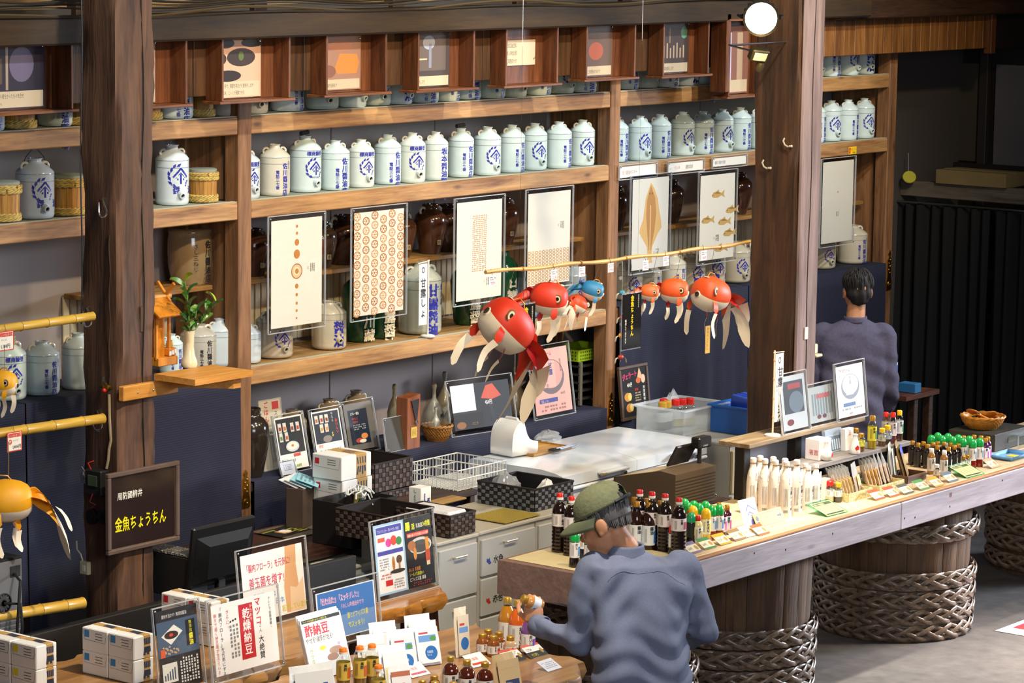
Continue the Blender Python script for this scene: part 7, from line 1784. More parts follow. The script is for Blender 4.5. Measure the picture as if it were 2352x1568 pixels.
def bottle(label, x, y, z, kind, liq, cap, lab='#ece8e0', acc=None, txt='醤油', s=1, rz=None, group=None, name='sauce_bottle', cat='bottle'):
    T = thing(name, label, cat, (x, y, z), -.35 if rz is None else rz, group)
    T.scale = (s, s, s)
    for n_, me in bottle_meshes(kind, liq, cap, lab, acc, txt): inst(n_, me, T)
    return T
CT = CZ+.0005
def cp(px_, py_, z=CT): p = PZ(px_, py_, z); return p.x, p.y
RC, GC, GN, YE = '#d8261c', '#c08a2a', '#12a046', '#f0bc14'
DS = '#1d0e08'; G1 = 'large red-capped soy bottles on the counter'
for i, (a_, b_, acc, t_, l_) in enumerate(((1284, 1272, '#a86ab8', 'だし醤油', 'tall soy bottle with purple label, leftmost on the counter'), (1311, 1280, '#c8b8b0', '醤油', 'tall soy bottle with red cap second from the counter end'),
        (1467, 1263, '#c0b0a8', 'つゆ', 'rearmost red-capped soy bottle left of the cash register'), (1495, 1268, '#c0b0a8', '醤油', 'second red-capped soy bottle in the row before the cash register'), (1525, 1273, '#b8b0b0', '醤油', 'third red-capped soy bottle in the row before the cash register'), (1557, 1283, '#b84a5a', '甘露', 'foremost red-capped soy bottle with white label beside the man'))):
    x_, y_ = cp(a_, b_-6, CT+(.008 if a_ < 1400 else 0)); bottle(l_, x_, y_, CT+(.008 if a_ < 1400 else 0), 'big', DS, RC, '#e2d8d4', acc, t_, group=G1)
for i, (a_, b_, acc, l_) in enumerate(((1455, 1257, '#7a9ac8', 'gold-capped soy bottle nearest the man in the cap'), (1484, 1260, '#c8a05a', 'rear gold-capped soy bottle behind the blue-disc label'), (1489, 1269, '#3a7ac8', 'gold-capped soy bottle with blue disc label'), (1515, 1266, '#a8b83a', 'gold-capped soy bottle with green disc label'), (1460, 1267, '#8a9ac0', 'gold-capped soy bottle against the shoulder of the man'))):
    x_, y_ = cp(a_, b_-6); bottle(l_, x_, y_, CT, 'mid', '#2a120a', GC, '#dfe4e6', acc, '醤油', group='gold-capped soy bottles')
gl = [(1319, 1306, 'green domed bottle standing alone at the counter cloth'), (1352, 1312, 'green domed bottle right under the chin of the man'), (1340, 1285, 'rear dark green domed bottle under the cap brim')]
for a_, b_, l_ in gl:
    x_, y_ = cp(a_, b_-5, CT+.008); bottle(l_, x_, y_, CT+.008, 'dome', DS, GN, '#e8e2dc', '#3a8ac8', 'だし', group='green domed bottles')
x_, y_ = cp(1545, 1275); bottle('red domed small bottle behind the man\'s shoulder', x_, y_, CT, 'dome', DS, '#d82020', '#e8e8e0', '#3a7a3a', 'つゆ', .9)
grp = 'domed dressing bottles left of the white leaflet'
for i, (a_, b_) in enumerate(((1571, 1161), (1579, 1170), (1592, 1166), (1604, 1172), (1619, 1167), (1633, 1177), (1650, 1175))):
    x_, y_ = cp(a_, b_+62); bottle('green domed dressing bottle, %s from the left in the cluster beside the leaflet' % ORD[i], x_, y_, CT, 'dome', '#8a2c14', GN, '#eef0ea', '#5a8ac8', 'しそ', group=grp)
x_, y_ = cp(1586, 1252); bottle('front green domed bottle with yellow lemon label', x_, y_, CT, 'dome', '#141008', '#1fa060', '#20281c', '#e8d020', '柚子', .95, group=grp)
for a_, b_, l_ in ((1590, 1240, 'rear yellow domed dressing bottle'), (1620, 1246, 'front yellow domed dressing bottle')):
    x_, y_ = cp(a_, b_); bottle(l_, x_, y_, CT, 'dome', '#f0c050', YE, '#f4ecc0', '#f0d060', 'ゆずぽん', group=grp)
for a_, b_, l_ in ((1583, 1240, 'rear small red-capped bottle among the yellow domes'), (1602, 1252, 'front small red-capped pale bottle among the yellow domes')):
    x_, y_ = cp(a_, b_); bottle(l_, x_, y_, CT, 'slim', '#e8d890', RC, '#f4f0dc', '#c8b040', 'ゆず', 1.02, group=grp)
for i, (a_, b_) in enumerate(((1624, 1159), (1640, 1163), (1651, 1157), (1658, 1165), (1669, 1162))):
    x_, y_ = cp(a_, b_+64); bottle('gold-capped plum vinegar bottle, %s of five left of the leaflet' % ORD[i], x_, y_, CT, 'slim', '#4a1a2a', GC, '#f2e8ec', '#d04a8a', '梅酢', 1.02, group='plum vinegar bottles')
# leaflet and yellow sign
def leaf(name, label, BL, BR, ty, z, els, lean, bg, cat='card', thick=.002, rz=0, **kw):
    a = PZ(*BL, z); b = PZ(*BR, z); m = pxm(a); w = math.hypot(b.x-a.x, b.y-a.y); h = (BL[1]-ty)/m/(math.cos(lean)*.99+.1*math.sin(lean))
    T = thing(name, label, cat, ((a.x+b.x)/2, (a.y+b.y)/2, z)); T.rotation_euler = (-lean, 0, rz)
    page('sheet', w, h, els, T, bg, thick=thick); return T
roof = [('p', '#3a3a7a', [(.3, .62), (.5, .82), (.53, .8), (.36, .6)]), ('p', '#3a3a7a', [(.5, .82), (.9, .6), (.9, .56), (.5, .77)]), ('p', '#3a3a7a', [(.36, .5), (.5, .6), (.9, .44), (.88, .4), (.5, .55), (.4, .47)]), ('e', '#5a5aa0', .6, .25, .16, .1), ('r', '#4a4a90', .5, .12, .72, .2), ('o', '#5a5a8a', .3, .9, .08, .05, .3), ('t', '#4a4a8a', .55, .5, .08, '小西', {'v': 1})]
leaf('leaflet', 'white leaflet with a blue roof drawing leaning among the bottles', (1712, 1222), (1752, 1212), 1150, CT, roof, .35, '#efe6e6')
leaf('bell_sign', 'yellow sign with a black arrow lying against the paper bottles', (1736, 1216), (1812, 1200), 1180, CT, [('r', '#4a4010', .22, .12, .97, .9), ('r', '#e6c63a', .235, .16, .955, .86), ('t', '#2a2408', .27, .55, .22, 'ご用の際は', {'a': .7}), ('t', '#2a2408', .27, .22, .22, 'ベルを押してください', {'a': .7}), ('p', '#1a1a1a', [(.78, .6), (.87, .6), (.87, .7), (.94, .54), (.87, .38), (.87, .48), (.78, .48)]), ('e', '#2a2408', .1, .65, .05, .16), ('r', '#2a2408', .06, .1, .14, .45)], .5, '#e6c63a', 'sign', .004)
# paper wrapped bottles
def wrapped(label, px_, py_, h, r, tagc=True):
    x_, y_ = cp(px_, py_); T = thing('paper_wrapped_bottle', label, 'bottle', (x_, y_, CT), -.45, 'paper-wrapped sake bottles')
    key = ('wrapb', h, r)
    if key not in JC:
        mb = MB(); n = 18
        prof = [(r*.98, 0), (r, .01), (r, h*.55), (r*.9, h*.68), (r*.62, h*.8), (r*.46, h*.87), (r*.44, h*.9)]
        vs_ = []
        for rr, z in prof:
            for i in range(n):
                a_ = 2*PI*i/n; q = 1-.06*abs(math.sin(a_*2.5))*(z/h); vs_.append((rr*q*math.cos(a_), rr*q*math.sin(a_), z))
        mb.add(vs_, [(k*n+i, k*n+(i+1) % n, (k+1)*n+(i+1) % n, (k+1)*n+i) for k in range(len(prof)-1) for i in range(n)])
        cap = MB().lathe([(r*.48, h*.91), (r*.52, h*.93), (r*.5, h*.985), (r*.36, h)], 14, cap0=False)
        ring = MB().lathe([(r*.47, h*.895), (r*.49, h*.9), (r*.47, h*.913)], 14)
        pr_ = MB(); f = wrap(r+.0005); text(pr_, '甘露しょうゆ', .018, h*.55, h*.07, f, True, .05)
        for k in range(4): stroke(pr_, [(-.026+.006*k, h*.2), (-.026+.006*k, h*.52)], .0016, f)
        bc = MB()
        for k in range(9): stroke(bc, [(-.026+.0026*k, h*.09), (-.026+.0026*k, h*.14)], .0012, f)
        tg = MB(); tg.add([f(.0, h*.62), f(.026, h*.62), f(.022, h*.84), f(.006, h*.84)], [(0, 1, 2, 3)])
        JC[key] = [('paper_wrap', mb.mesh('paper_wrap', mat('#efe4d8', .7, bump=.3, scale=30), angle=.6)), ('paper_cap', cap.mesh('paper_cap', mat('#f0e6da', .6))), ('gold_ring', ring.mesh('gold_ring', mat('#b88a2c', .3, .8))), ('lettering', pr_.mesh('lettering', mat('#3a3844', .6), smooth=False)), ('barcode', bc.mesh('barcode', mat('#3a3a3a', .6), smooth=False)), ('neck_tag', tg.mesh('neck_tag', mat('#f2f2f6', .5), smooth=False))]
    for n_, me in JC[key]: inst(n_, me, T)
for i, (a_, b_) in enumerate(((1725, 1053), (1741, 1048), (1752, 1056), (1771, 1051), (1776, 1059), (1798, 1055), (1801, 1062), (1825, 1058))):
    wrapped('tall white paper-wrapped bottle, %s from the left in the cluster' % ORD[i], a_+2, b_+125, .288, .032)
for i, (a_, b_) in enumerate(((1846, 1072), (1852, 1079), (1870, 1074))):
    wrapped('shorter white paper-wrapped bottle, %s right of the tall ones' % ORD[i], a_+2, b_+90, .225, .028)
x_, y_ = cp(1905, 1152); bottle('small red-capped clear bottle in front of the pouch tray', x_, y_, CT, 'spice', '#e8e0b0', '#d82a20', '#f0f0e4', '#c8c8a0', '酢', 1.15)
x_, y_ = cp(1924, 1152); bottle('small yellow-capped dark bottle in front of the pouch tray', x_, y_, CT, 'spice', '#1c140c', '#d8b020', '#eef0e4', '#c8c8a0', '油', 1.05)
T = thing('small_carton', 'thin white carton with red print behind the red-capped bottle', 'box', (*cp(1893, 1150), CT)); MB().box((0, 0, .06), (.05, .04, .12), .002).build('carton_body', mat('#ece6dc', .5), T); t = MB(); text(t, '甘露', .005, .11, .03, flat(-.0205), True, .04); t.build('red_lettering', mat('#c03030', .5), T, smooth=False)
# ------------------------------------------------------------------ risers
RW = wood('#9a8462', '#5e4a34', 'X', .6); RG_ = wood('#8d8680', '#544a46', 'X', .65)
RZU, RZM = 1.225, 1.085
T = thing('upper_riser', 'upper wooden riser shelf carrying the three clear signs', 'riser', (0, 0, 0))
MB().box((13.23, 8.26, RZU-.012), (1.15, .19, .024), .003).build('riser_board', RW, T)
for x in (12.8, 13.3, 13.72): MB().box((x, 8.30, (RZU-.024+CZ)/2), (.06, .06, RZU-.024-CZ), .003).build('riser_post', mat('#1c1815', .6), T)
MB().box((13.3, 8.33, 1.1), (.95, .012, .2), .002).build('riser_back', mat('#8a93a8', .5), T)
T = thing('middle_riser', 'middle wooden riser shelf with spice bottles and flasks', 'riser', (0, 0, 0))
MB().box((13.47, 8.08, RZM-.012), (1.08, .17, .024), .003).build('riser_board', RG_, T)
for x in (13.05, 13.5, 13.9): MB().box((x, 8.10, (RZM-.024+CZ)/2), (.07, .08, RZM-.024-CZ), .003).build('riser_post', mat('#1c1815', .6), T)
# signs on the upper riser
glassA = clear_mat(gloss=.12, rough=.06, key='shiny')
sg('washed-out clear menu sign, left of three on the upper riser', (1806, 1001), (1856, 984), 862, RZU, [('r', '#3a4048', .1, .3, .9, .9), ('r', '#a83a3a', .3, .75, .8, .85), ('e', '#7a3030', .3, .14, .14, .06), ('e', '#6a7a8a', .6, .5, .3, .2)], .14, '#c9d2da', rz=0, gl=glassA)
sg('washed-out clear sign with bottle photos, middle of three on the upper riser', (1866, 984), (1922, 966), 886, RZU, [('r', '#8a9aa2', .12+.1*i, .2, .18+.1*i, .8) for i in range(8)]+[('r', '#c86a6a', .3, .66, .8, .78), ('e', '#6a2a2a', .35, .15, .08, .06), ('e', '#6a2a2a', .55, .15, .08, .06)], .14, '#c2ccd0', rz=0, gl=glassA)
sg('white ice cream sign with round emblem, right of three on the upper riser', (1931, 972), (1988, 954), 838, RZU, [('t', '#c04a5a', .1, .87, .085, 'アイスクリーム', {'a': .7, 'b': .03}), ('e', '#8a929e', .5, .58, .34, .25), ('e', '#c9d0d4', .5, .62, .3, .2), ('r', '#e9e9ea', .33, .42, .6, .8), ('t', '#3a3a4a', .5, .78, .08, '甘露', {'v': 1}), ('t', '#3a3a4a', .4, .7, .06, 'しょうゆ', {'v': 1}), ('r', '#5a7aa8', .2, .2, .65, .27), lines('#9a9aa0', .15, .12, .9, .18, 1), ('t', '#6a6a72', .4, .03, .07, '400円', {'a': .7})], .12, '#e6e8ea', rz=0, corner=4)
p = PZ(1777, 1003, RZU)
T = thing('banner_stand', 'small white vertical banner on a round foot at the upper riser', 'banner', (p.x+.02, p.y+.02, RZU))
MB().lathe([(.042, 0), (.042, .008), (.03, .012)], 20).build('foot', mat('#ded4c6', .5), T)
MB().tube([(0, 0, .01), (0, 0, .45)], .005, 8).build('pole', mat('#e0c8a8', .5), T)
MB().tube([(-.01, 0, .44), (.09, 0, .435)], .003, 6).build('cross_bar', mat('#e0c8a8', .5), T)
page('banner_cloth', .075, .36, [('o', '#3a3a3a', .5, .9, .18, .05, .4), ('t', '#1a1a1a', .62, .8, .15, '甘露しょうゆ', {'v': 1, 'b': .04, 'a': .9}), ('t', '#5a5a5a', .2, .8, .05, '手造り天然醸造', {'v': 1})], T, '#e9e5e2', loc=(.05, 0, .07))
for z_ in (.1, .2, .3, .4): MB().lathe([(.0065, -.004), (.0065, .004)], 8).build('pole_clip', mat('#e0a878', .5), T, loc=(0, 0, z_))
p = PY(968, 780, YS+.05)
# same kind of banner before the big grey jar on the lower shelf
T = thing('banner_stand', 'small white vertical banner before the big grey jar on the lower shelf', 'banner', (p.x+.03, YS+.03, Z4+.008))
MB().lathe([(.04, 0), (.04, .008), (.028, .012)], 20).build('foot', mat('#dedad2', .5), T)
MB().tube([(0, 0, .01), (0, 0, .43)], .005, 8).build('pole', mat('#dedad0', .5), T)
MB().tube([(-.09, 0, .415), (.01, 0, .425)], .003, 6).build('cross_bar', mat('#dedad0', .5), T)
page('banner_cloth', .07, .34, [('o', '#3a3a3a', .5, .9, .2, .05, .4), ('t', '#1a1a1a', .5, .76, .16, '甘露しょ', {'v': 1, 'b': .04, 'a': .9})], T, '#efece6', loc=(-.045, 0, .07))
# on the middle riser
def mp_(px_, py_): p = PZ(px_, py_, RZM); return p.x, max(8.01, min(8.15, p.y))
x_, y_ = mp_(1845, 1052); T = thing('white_carton', 'white carton with small red print at left of the middle riser', 'box', (x_+.04, 8.09, RZM+.001), -.05); MB().box((0, 0, .055), (.11, .09, .11), .002).build('carton_body', mat('#ece4e0', .5), T); t = MB(); text(t, '箸置', -.02, .03, .03, lambda u, v: (-.0557, -u, v)); t.build('red_lettering', mat('#c04040', .5), T, smooth=False)
x_, y_ = mp_(1882, 1055); T = thing('round_flask', 'round white porcelain flask with red mark on the middle riser', 'flask', (x_, 8.03, RZM+.001))
MB().lathe([(.02, 0), (.03, .008), (.035, .03), (.03, .05), (.014, .064), (.011, .085), (.015, .1), (.013, .101)], 20).build('flask_body', mat('#ebe4da', .2, coat=.5), T); t = MB(); t.add([wrap(.0352)(.006+.012*math.cos(a_), .032+.014*math.sin(a_)) for a_ in (0, 1, 2, 3, 4, 5)], [tuple(range(6))]); t.build('red_mark', mat('#c82a2a', .4), T, smooth=False)
leaf('display_pack', 'boxed set of little bottles behind the round flask', (1897, 1042), (1932, 1032), 990, RZM+.001, [('r', '#8a98a8', 0, .76, 1, 1), ('r', '#5a6878', .04, .05, .96, .7)]+[('r', '#b8c8d8', .1+.13*i, .1, .17+.13*i, .55) for i in range(7)], .15, '#9aa8b8', 'box', .02)
leaf('white_carton', 'upright white carton with red brush mark on the middle riser', (1937, 1035), (1955, 1030), 985, RZM+.001, [('t', '#b83a3a', .5, .95, .3, '油', {'v': 1})], .05, '#e8e2dc', 'box', .03)
x_, y_ = mp_(1950, 1040); T = thing('sake_flask', 'white porcelain flask with a red goldfish on the middle riser', 'flask', (x_, 8.02, RZM+.001), -.5)
MB().lathe([(.026, 0), (.03, .006), (.028, .03), (.021, .06), (.013, .085), (.012, .095), (.016, .105), (.014, .106)], 20).build('flask_body', mat('#ece6de', .2, coat=.5), T); t = MB(); f = wrap(.0275, 0, .0, .002); t.add([f(u*.014, .035+v*.016) for u, v in ((-1, 0), (-.4, .6), (.2, 1), (.5, .3), (1, .7), (.8, -.2), (1, -.9), (.2, -.5), (-.4, -.9))], [tuple(range(9))]); t.build('red_fish', mat('#d0221c', .4), T, smooth=False)
for i, (a_, b_, k, liq, cap, lab, acc, s, l_) in enumerate(((1948, 1028, 'spice', '#8a6a2c', GC, '#e0d8a0', '#c8b040', 1, 'rear gold-capped spice bottle behind the goldfish flask'), (1965, 1024, 'spice', '#8a6a2c', GC, '#e0d8a0', '#c8b040', 1, 'rear gold-capped spice bottle right of the goldfish flask'), (1977, 1036, 'spice', '#8a5a2c', GC, '#e8dc50', '#3a8a3a', 1, 'front gold-capped spice bottle with yellow label'),
        (2002, 1030, 'tall', '#b89a20', GC, '#e8d838', '#3a8a4a', 1.12, 'tall yellow-labelled bottle on the middle riser'), (2025, 1024, 'spice', '#6a4a30', '#f0c020', '#c8c8b8', '#7a7a6a', 1, 'short yellow-capped spice bottle on the middle riser'), (2037, 1020, 'spice', '#4a3a2a', '#f0c020', '#b8c0c8', '#7a8a9a', 1.08, 'spice bottle with round yellow top on the middle riser'),
        (2033, 1013, 'tall', '#9a5a4a', RC, '#e0d0c8', '#b8a8a0', 1, 'red-capped clear bottle at rear of the middle riser'), (2049, 1017, 'tall', '#8a4a4a', RC, '#e8e0e0', '#c8a8b8', 1.05, 'front red-capped clear bottle on the middle riser'), (2064, 1012, 'tall', '#5a3a2a', YE, '#e0e4e4', '#2a8a5a', 1.05, 'yellow-capped clear bottle at right end of the middle riser'))):
    x_, y_ = PZ(a_, b_, RZM).x, PZ(a_, b_, RZM).y; bottle(l_, x_, min(8.15, max(8.0, y_)), RZM+.001, k, liq, cap, lab, acc, '粉末', s, group='spice bottles on the middle riser')
# ------------------------------------------------------------------ pouch trays
CLB = clear_mat((1, .98, .94), gloss=.14, rough=.15, opac=.22, key='pouch_film')
def pouch(label, x, y, z, w, h, t, lean, rz, col, els=(), film=True, name='snack_pouch', group=None, sheet='#d8b878', seal=True):
    T = thing(name, label, 'pouch', (x, y, z), 0, group); T.rotation_euler = (-lean, 0, rz)
    key = ('pch', round(w, 3), round(h, 3), round(t, 3), film)
    if key not in JC:
        def prof(u, v, s):
            b_ = t*.5*(math.sin(PI*min(1, max(0, u)))**.6)*(max(0, math.sin(PI*min(1, v*.97+.03)**.75))**.7)
            return ((u-.5)*w*(1-.03*math.sin(v*9)), s*b_+.002*math.sin(u*17+v*11), v*h)
        mb = MB(); mb.grid(8, 9, lambda u, v: prof(u, v, -1)); mb.grid(8, 9, lambda u, v: prof(1-u, v, 1))
        JC[key] = mb
    JC[key].build('pouch_skin', CLB if film else mat(col, .35, coat=.25, bump=.15, scale=25), T, angle=1.2)
    if film:
        MB().box((0, 0, h*.33), (w*.8, t*.55, h*.55), t*.2).build('contents', mat(col, .7, bump=.6, scale=50, var=.3), T)
        if els is not None: page('label_card', w*.55, h*.5, list(els), T, sheet, y=-t*.5-.003, z0=h*.1)
    elif els: page('printed_front', w*.86, h*.8, list(els), T, col, y=-t*.5-.002, z0=h*.05)
    return T
def tray(label, x, y, w, d, h=.035, m=None):
    T = thing('woven_tray', label, 'tray', (x, y, CT)); m = m or mat('#cdbf86', .6, bump=.6, scale=60, var=.2)
    for c, dd in (((0, -d/2, h/2), (w, .006, h)), ((0, d/2, h/2), (w, .006, h)), ((-w/2, 0, h/2), (.006, d, h)), ((w/2, 0, h/2), (.006, d, h)), ((0, 0, .003), (w, d, .005))): MB().box(c, dd, .001).build('tray_wall', m, T)
    return T
t1 = PZ(1968, 1146, CT); t2 = PZ(2042, 1122, CT); t3 = PZ(2098, 1104, CT)
tray('pale woven tray of cracker pouches right of the paper bottles', t1.x+.01, t1.y+.06, .24, .15, .045)
tray('second woven tray of pouches with yellow cards', t2.x, t2.y+.06, .26, .15)
tray('brown tray holding the blue-topped pouch', t3.x, t3.y+.05, .2, .14, .04, wood('#6a4a34', '#3c2618', 'X', .6))
lb = [('t', '#4a3a1c', .5, .9, .16, '醤油せんべい', {'v': 1, 'a': .9})]
for k in range(6): pouch('clear cracker pouch leaning in the pale tray, %s in the row' % ORD[k], t1.x-.09+.03*k, t1.y+.07, CT+.006, .11, .165, .02, .28, .9, '#dfb878', lb if k == 5 else (), group='cracker pouches', sheet='#d9b86a')
pouch('tilted clear pouch with brown label at right of the pale tray', t1.x+.1, t1.y+.045, CT+.006, .12, .17, .022, .25, .35, '#b8905a', [('e', '#8a5a2a', .3, .75, .14, .09), ('r', '#6a4a3a', .1, .05, .9, .35)], sheet='#d8ae6a')
for k in range(4): pouch('clear snack pouch in the second tray, %s in the row' % ORD[k], t2.x-.1+.035*k, t2.y+.07, CT+.006, .11, .165, .02, .3, .8, '#d8ac66', lb if k == 2 else (), group='snack pouches', sheet='#d8a43c')
for k in range(3): pouch('reddish snack pouch at right of the second tray, %s in the row' % ORD[k], t2.x+.05+.04*k, t2.y+.075, CT+.006, .11, .17, .024, .3, .55, '#d0905a', [('t', '#3a2a1c', .5, .9, .18, '七味', {'v': 1, 'b': .04}), ('r', '#d8542c', .1, .03, .9, .25)] if k == 2 else (), group='reddish snack pouches', sheet='#e0cfae')
pouch('silver zip pouch with green leaf behind the trays', t3.x-.06, t3.y+.09, CT+.006, .11, .2, .03, .15, .4, '#d4d8da', [('e', '#8aa83a', .4, .3, .2, .12)], False)
pouch('blue-topped brown pouch in the brown tray', t3.x+.02, t3.y+.06, CT+.006, .12, .21, .03, .3, .45, '#8d6f45', [('r', '#2038a8', 0, .72, 1, 1), ('t', '#e8e4f0', .1, .8, .1, '粉末', {'a': .9}), ('t', '#3a2410', .5, .66, .11, 'うどんだし', {'v': 1, 'b': .04}), ('r', '#c89a3c', .55, .1, .8, .6)], False)
# ------------------------------------------------------------------ gold and green capped cluster at right
gA = 'dark gold-capped sauce bottles'
for i, (a_, b_) in enumerate(((2094, 1017), (2107, 1022), (2119, 1019), (2128, 1025), (2141, 1021), (2152, 1019), (2151, 1028), (2166, 1020), (2182, 1022), (2190, 1028), (2199, 1024), (2177, 1032))):
    x_, y_ = cp(a_, b_+50); bottle('dark gold-capped sauce bottle, %s in the cluster right of the trays' % ORD[i], x_, y_, CT, 'slim', '#20120a', GC, '#2c2622', '#d8d0c0', '柚子', .95, group=gA)
for i, (a_, b_) in enumerate(((2138, 1088), (2167, 1093))):
    x_, y_ = cp(a_, b_); bottle('amber sauce bottle with white cap, %s of two before the dark cluster' % ('left' if i == 0 else 'right'), x_, y_, CT, 'slim', '#9a6a30', '#ece8e0', '#e6e0d6', '#b8a890', '甘酢', 1.0, group='white-capped sauce bottles')
x_, y_ = cp(2151, 1100); bottle('tiny white-capped bottle at front of the dark cluster', x_, y_, CT, 'spice', '#a8784a', '#f0ece4', '#e8dcc8', '#c8a880', '酢', .85)
for i, (a_, b_) in enumerate(((2213, 1078), (2222, 1076))):
    x_, y_ = cp(a_, b_); bottle('tiny gold-capped pale bottle, %s of two behind the green card' % ('left' if i == 0 else 'right'), x_, y_, CT, 'spice', '#d8d0a0', GC, '#e8ece0', '#c8d0b8', '酢', .8, group='tiny pale bottles')
for i, (a_, b_) in enumerate(((2137, 1011), (2152, 1005), (2161, 1012), (2175, 1007), (2185, 1014), (2199, 1010), (2209, 1018), (2224, 1013), (2232, 1021), (2248, 1018))):
    x_, y_ = cp(a_, b_+53); bottle('green domed bottle, %s in the cluster at right end of the counter' % ORD[i], x_, y_, CT, 'dome', '#7a1a14', GN, '#eceae4', '#6a8ab0', 'しそ', .95, group='green domed bottles at the right')
for i, (a_, b_) in enumerate(((2211, 1004), (2227, 1006), (2235, 1002), (2251, 1004), (2261, 1010), (2267, 1006))):
    x_, y_ = cp(a_, b_+54); bottle('gold-capped bottle with violet label, %s at right end of the cluster' % ORD[i], x_, y_, CT, 'slim', '#4a1c4a', GC, '#ece4f0', '#b03ac0', '梅', 1.0, group='violet labelled bottles')
# ------------------------------------------------------------------ price cards along the front edge
cards = [(1601, 1270, '#8a7a9a', 'violet-edged'), (1634, 1260, '#4a8a4a', 'green-edged'), (1669, 1250, '#c8a820', 'yellow'), (1703, 1240, '#9a7a4a', 'striped'), (1728, 1232, '#f0f0f4', 'white'), (1757, 1228, '#e06a3a', 'orange-edged'),
         (2024, 1147, '#d8572c', 'first orange'), (2058, 1140, '#d8572c', 'second orange'), (2090, 1134, '#5a5a4a', 'grey-edged'), (2127, 1124, '#5a9a4a', 'leaf green'), (2160, 1117, '#e0a030', 'amber'), (2192, 1106, '#6a7a8a', 'slate'), (2288, 1074, '#c8a880', 'tan')]
for i, (a_, b_, c, nm_) in enumerate(cards):
    x_, y_ = cp(a_, b_)
    T = thing('price_card', '%s price card in clear holder on the counter edge' % nm_, 'price card', (x_, max(y_, CY0+.02), CT+.003)); T.rotation_euler = (-1.0, 0, -.02)
    page('card', .095, .075, [('r', c, .0, .72, 1, 1), ('r', c, 0, 0, 1, .14), ('t', '#4a4a3a', .1, .3, .3, ['360円', '540円', '702円', '432円'][i % 4], {'a': .6}), ('e', '#c89a5a', .8, .42, .13, .2)], T, '#efe6c8')
    MB().box((0, -.003, .0375), (.11, .002, .085), .0005).build('clear_holder', CLEAR, T)
    for sx in (-.045, .045): MB().tube([(sx, .004, .07), (sx, .055, .03)], .0015, 4).build('wire_leg', mat('#cfd8d0', .3), T)
for a_, b_, w_, c, l_ in ((1915, 1180, .17, '#3a9a6a', 'large green glass card lying at front of the counter middle'), (2232, 1092, .17, '#2f8a5a', 'large green headed card before the violet bottles')):
    x_, y_ = cp(a_, b_); T = thing('price_card', l_, 'price card', (x_, y_-.02, CT+.004)); T.rotation_euler = (-1.2, 0, -.05)
    page('card', w_, .12, [('r', '#4a5a3a', .05, .76, .95, .95), ('t', '#e8e0b0', .1, .8, .12, '佐川の甘露醤油', {'a': .8}), ('r', '#3a4a3a', .05, .05, .95, .14)]+[('r', '#5a5a3a', .15+.16*k, .2, .17+.16*k, .7) for k in range(5)], T, '#ddd48a')
    MB().box((0, .004, .06), (w_+.03, .005, .15), .001).build('glass_plate', clear_mat((.55, .95, .8), gloss=.08, key='green_glass'), T)
# right end: cracker bowl on box, blue tray, acrylic stand
p = PZ(2310, 1035, CT)
T = thing('display_box', 'dark display box under the bowl of crackers', 'box', (p.x+.12, 8.12, CT)); MB().box((0, 0, .05), (.42, .3, .1), .004).build('box_body', mat('#2c2c24', .6), T); MB().box((0, -.151, .05), (.1, .002, .03)).build('box_emblem', mat('#44443a', .5), T)
bw = PZ(2312, 990, CT+.1)
wicker('orange woven bowl of rice crackers at right edge', (bw.x, 8.14, CT+.102), .125, .07, '#dc9a34', '#b06a14')
for k in range(7):
    T = thing('rice_cracker', 'round rice cracker in the orange bowl, %s one' % ORD[k], 'cracker', (bw.x+.06*math.cos(k*.9), 8.14+.06*math.sin(k*.9)*(k > 0), CT+.16+.012*(k % 3)), 0, 'crackers in the orange bowl'); T.rotation_euler = (.5*math.sin(k), .4*math.cos(k*2), k)
    MB().lathe([(.036, 0), (.042, .005), (.036, .01)], 16).build('cracker_disc', mat('#d8902c' if k % 2 else '#c87a24', .5, var=.3, scale=40, bump=.5), T); MB().lathe([(.022, .0102), (.018, .012)], 12).build('seaweed_wrap', mat('#2a3a1c' if k % 2 else '#e8c890', .6), T)
p = PZ(2335, 1056, CT)
T = thing('blue_tray', 'light blue plastic tray at right edge of the counter', 'tray', (p.x+.04, p.y+.06, CT), .0)
MB().box((0, 0, .004), (.2, .12, .006), .002).build('tray_base', mat('#6fa8dc', .4), T)
for s in (-1, 1):
    mb = MB(); mb.add([(-.1, s*.06, .002), (.1, s*.06, .002), (.12, s*.078, .026), (-.12, s*.078, .026)], [(0, 1, 2, 3)]); o = mb.build('tray_flank', mat('#6fa8dc', .4), T); o.modifiers.new('s', 'SOLIDIFY').thickness = .003
    mb = MB(); mb.add([(s*.1, -.06, .002), (s*.1, .06, .002), (s*.12, .078, .026), (s*.12, -.078, .026)], [(0, 1, 2, 3)]); o = mb.build('tray_flank', mat('#6fa8dc', .4), T); o.modifiers.new('s', 'SOLIDIFY').thickness = .003
MB().box((.02, 0, .009), (.06, .05, .004), .001).build('yellow_card', mat('#e8c83a', .5), T)
p = PZ(2325, 1020, CT)
T = thing('acrylic_riser', 'low clear acrylic stand left of the cracker bowl', 'stand', (p.x+.02, p.y-.02, CT)); MB().box((0, 0, .075), (.26, .16, .006), .001).build('stand_top', clear_mat((.9, 1, .95), gloss=.08, key='riser'), T)
for sx in (-.12, .12):
    for sy in (-.07, .07): MB().tube([(sx, sy, .073), (sx*1.08, sy*1.1, 0)], .004, 5).build('stand_leg', clear_mat((.95, 1, .9), gloss=.12, opac=.3, key='leg'), T)
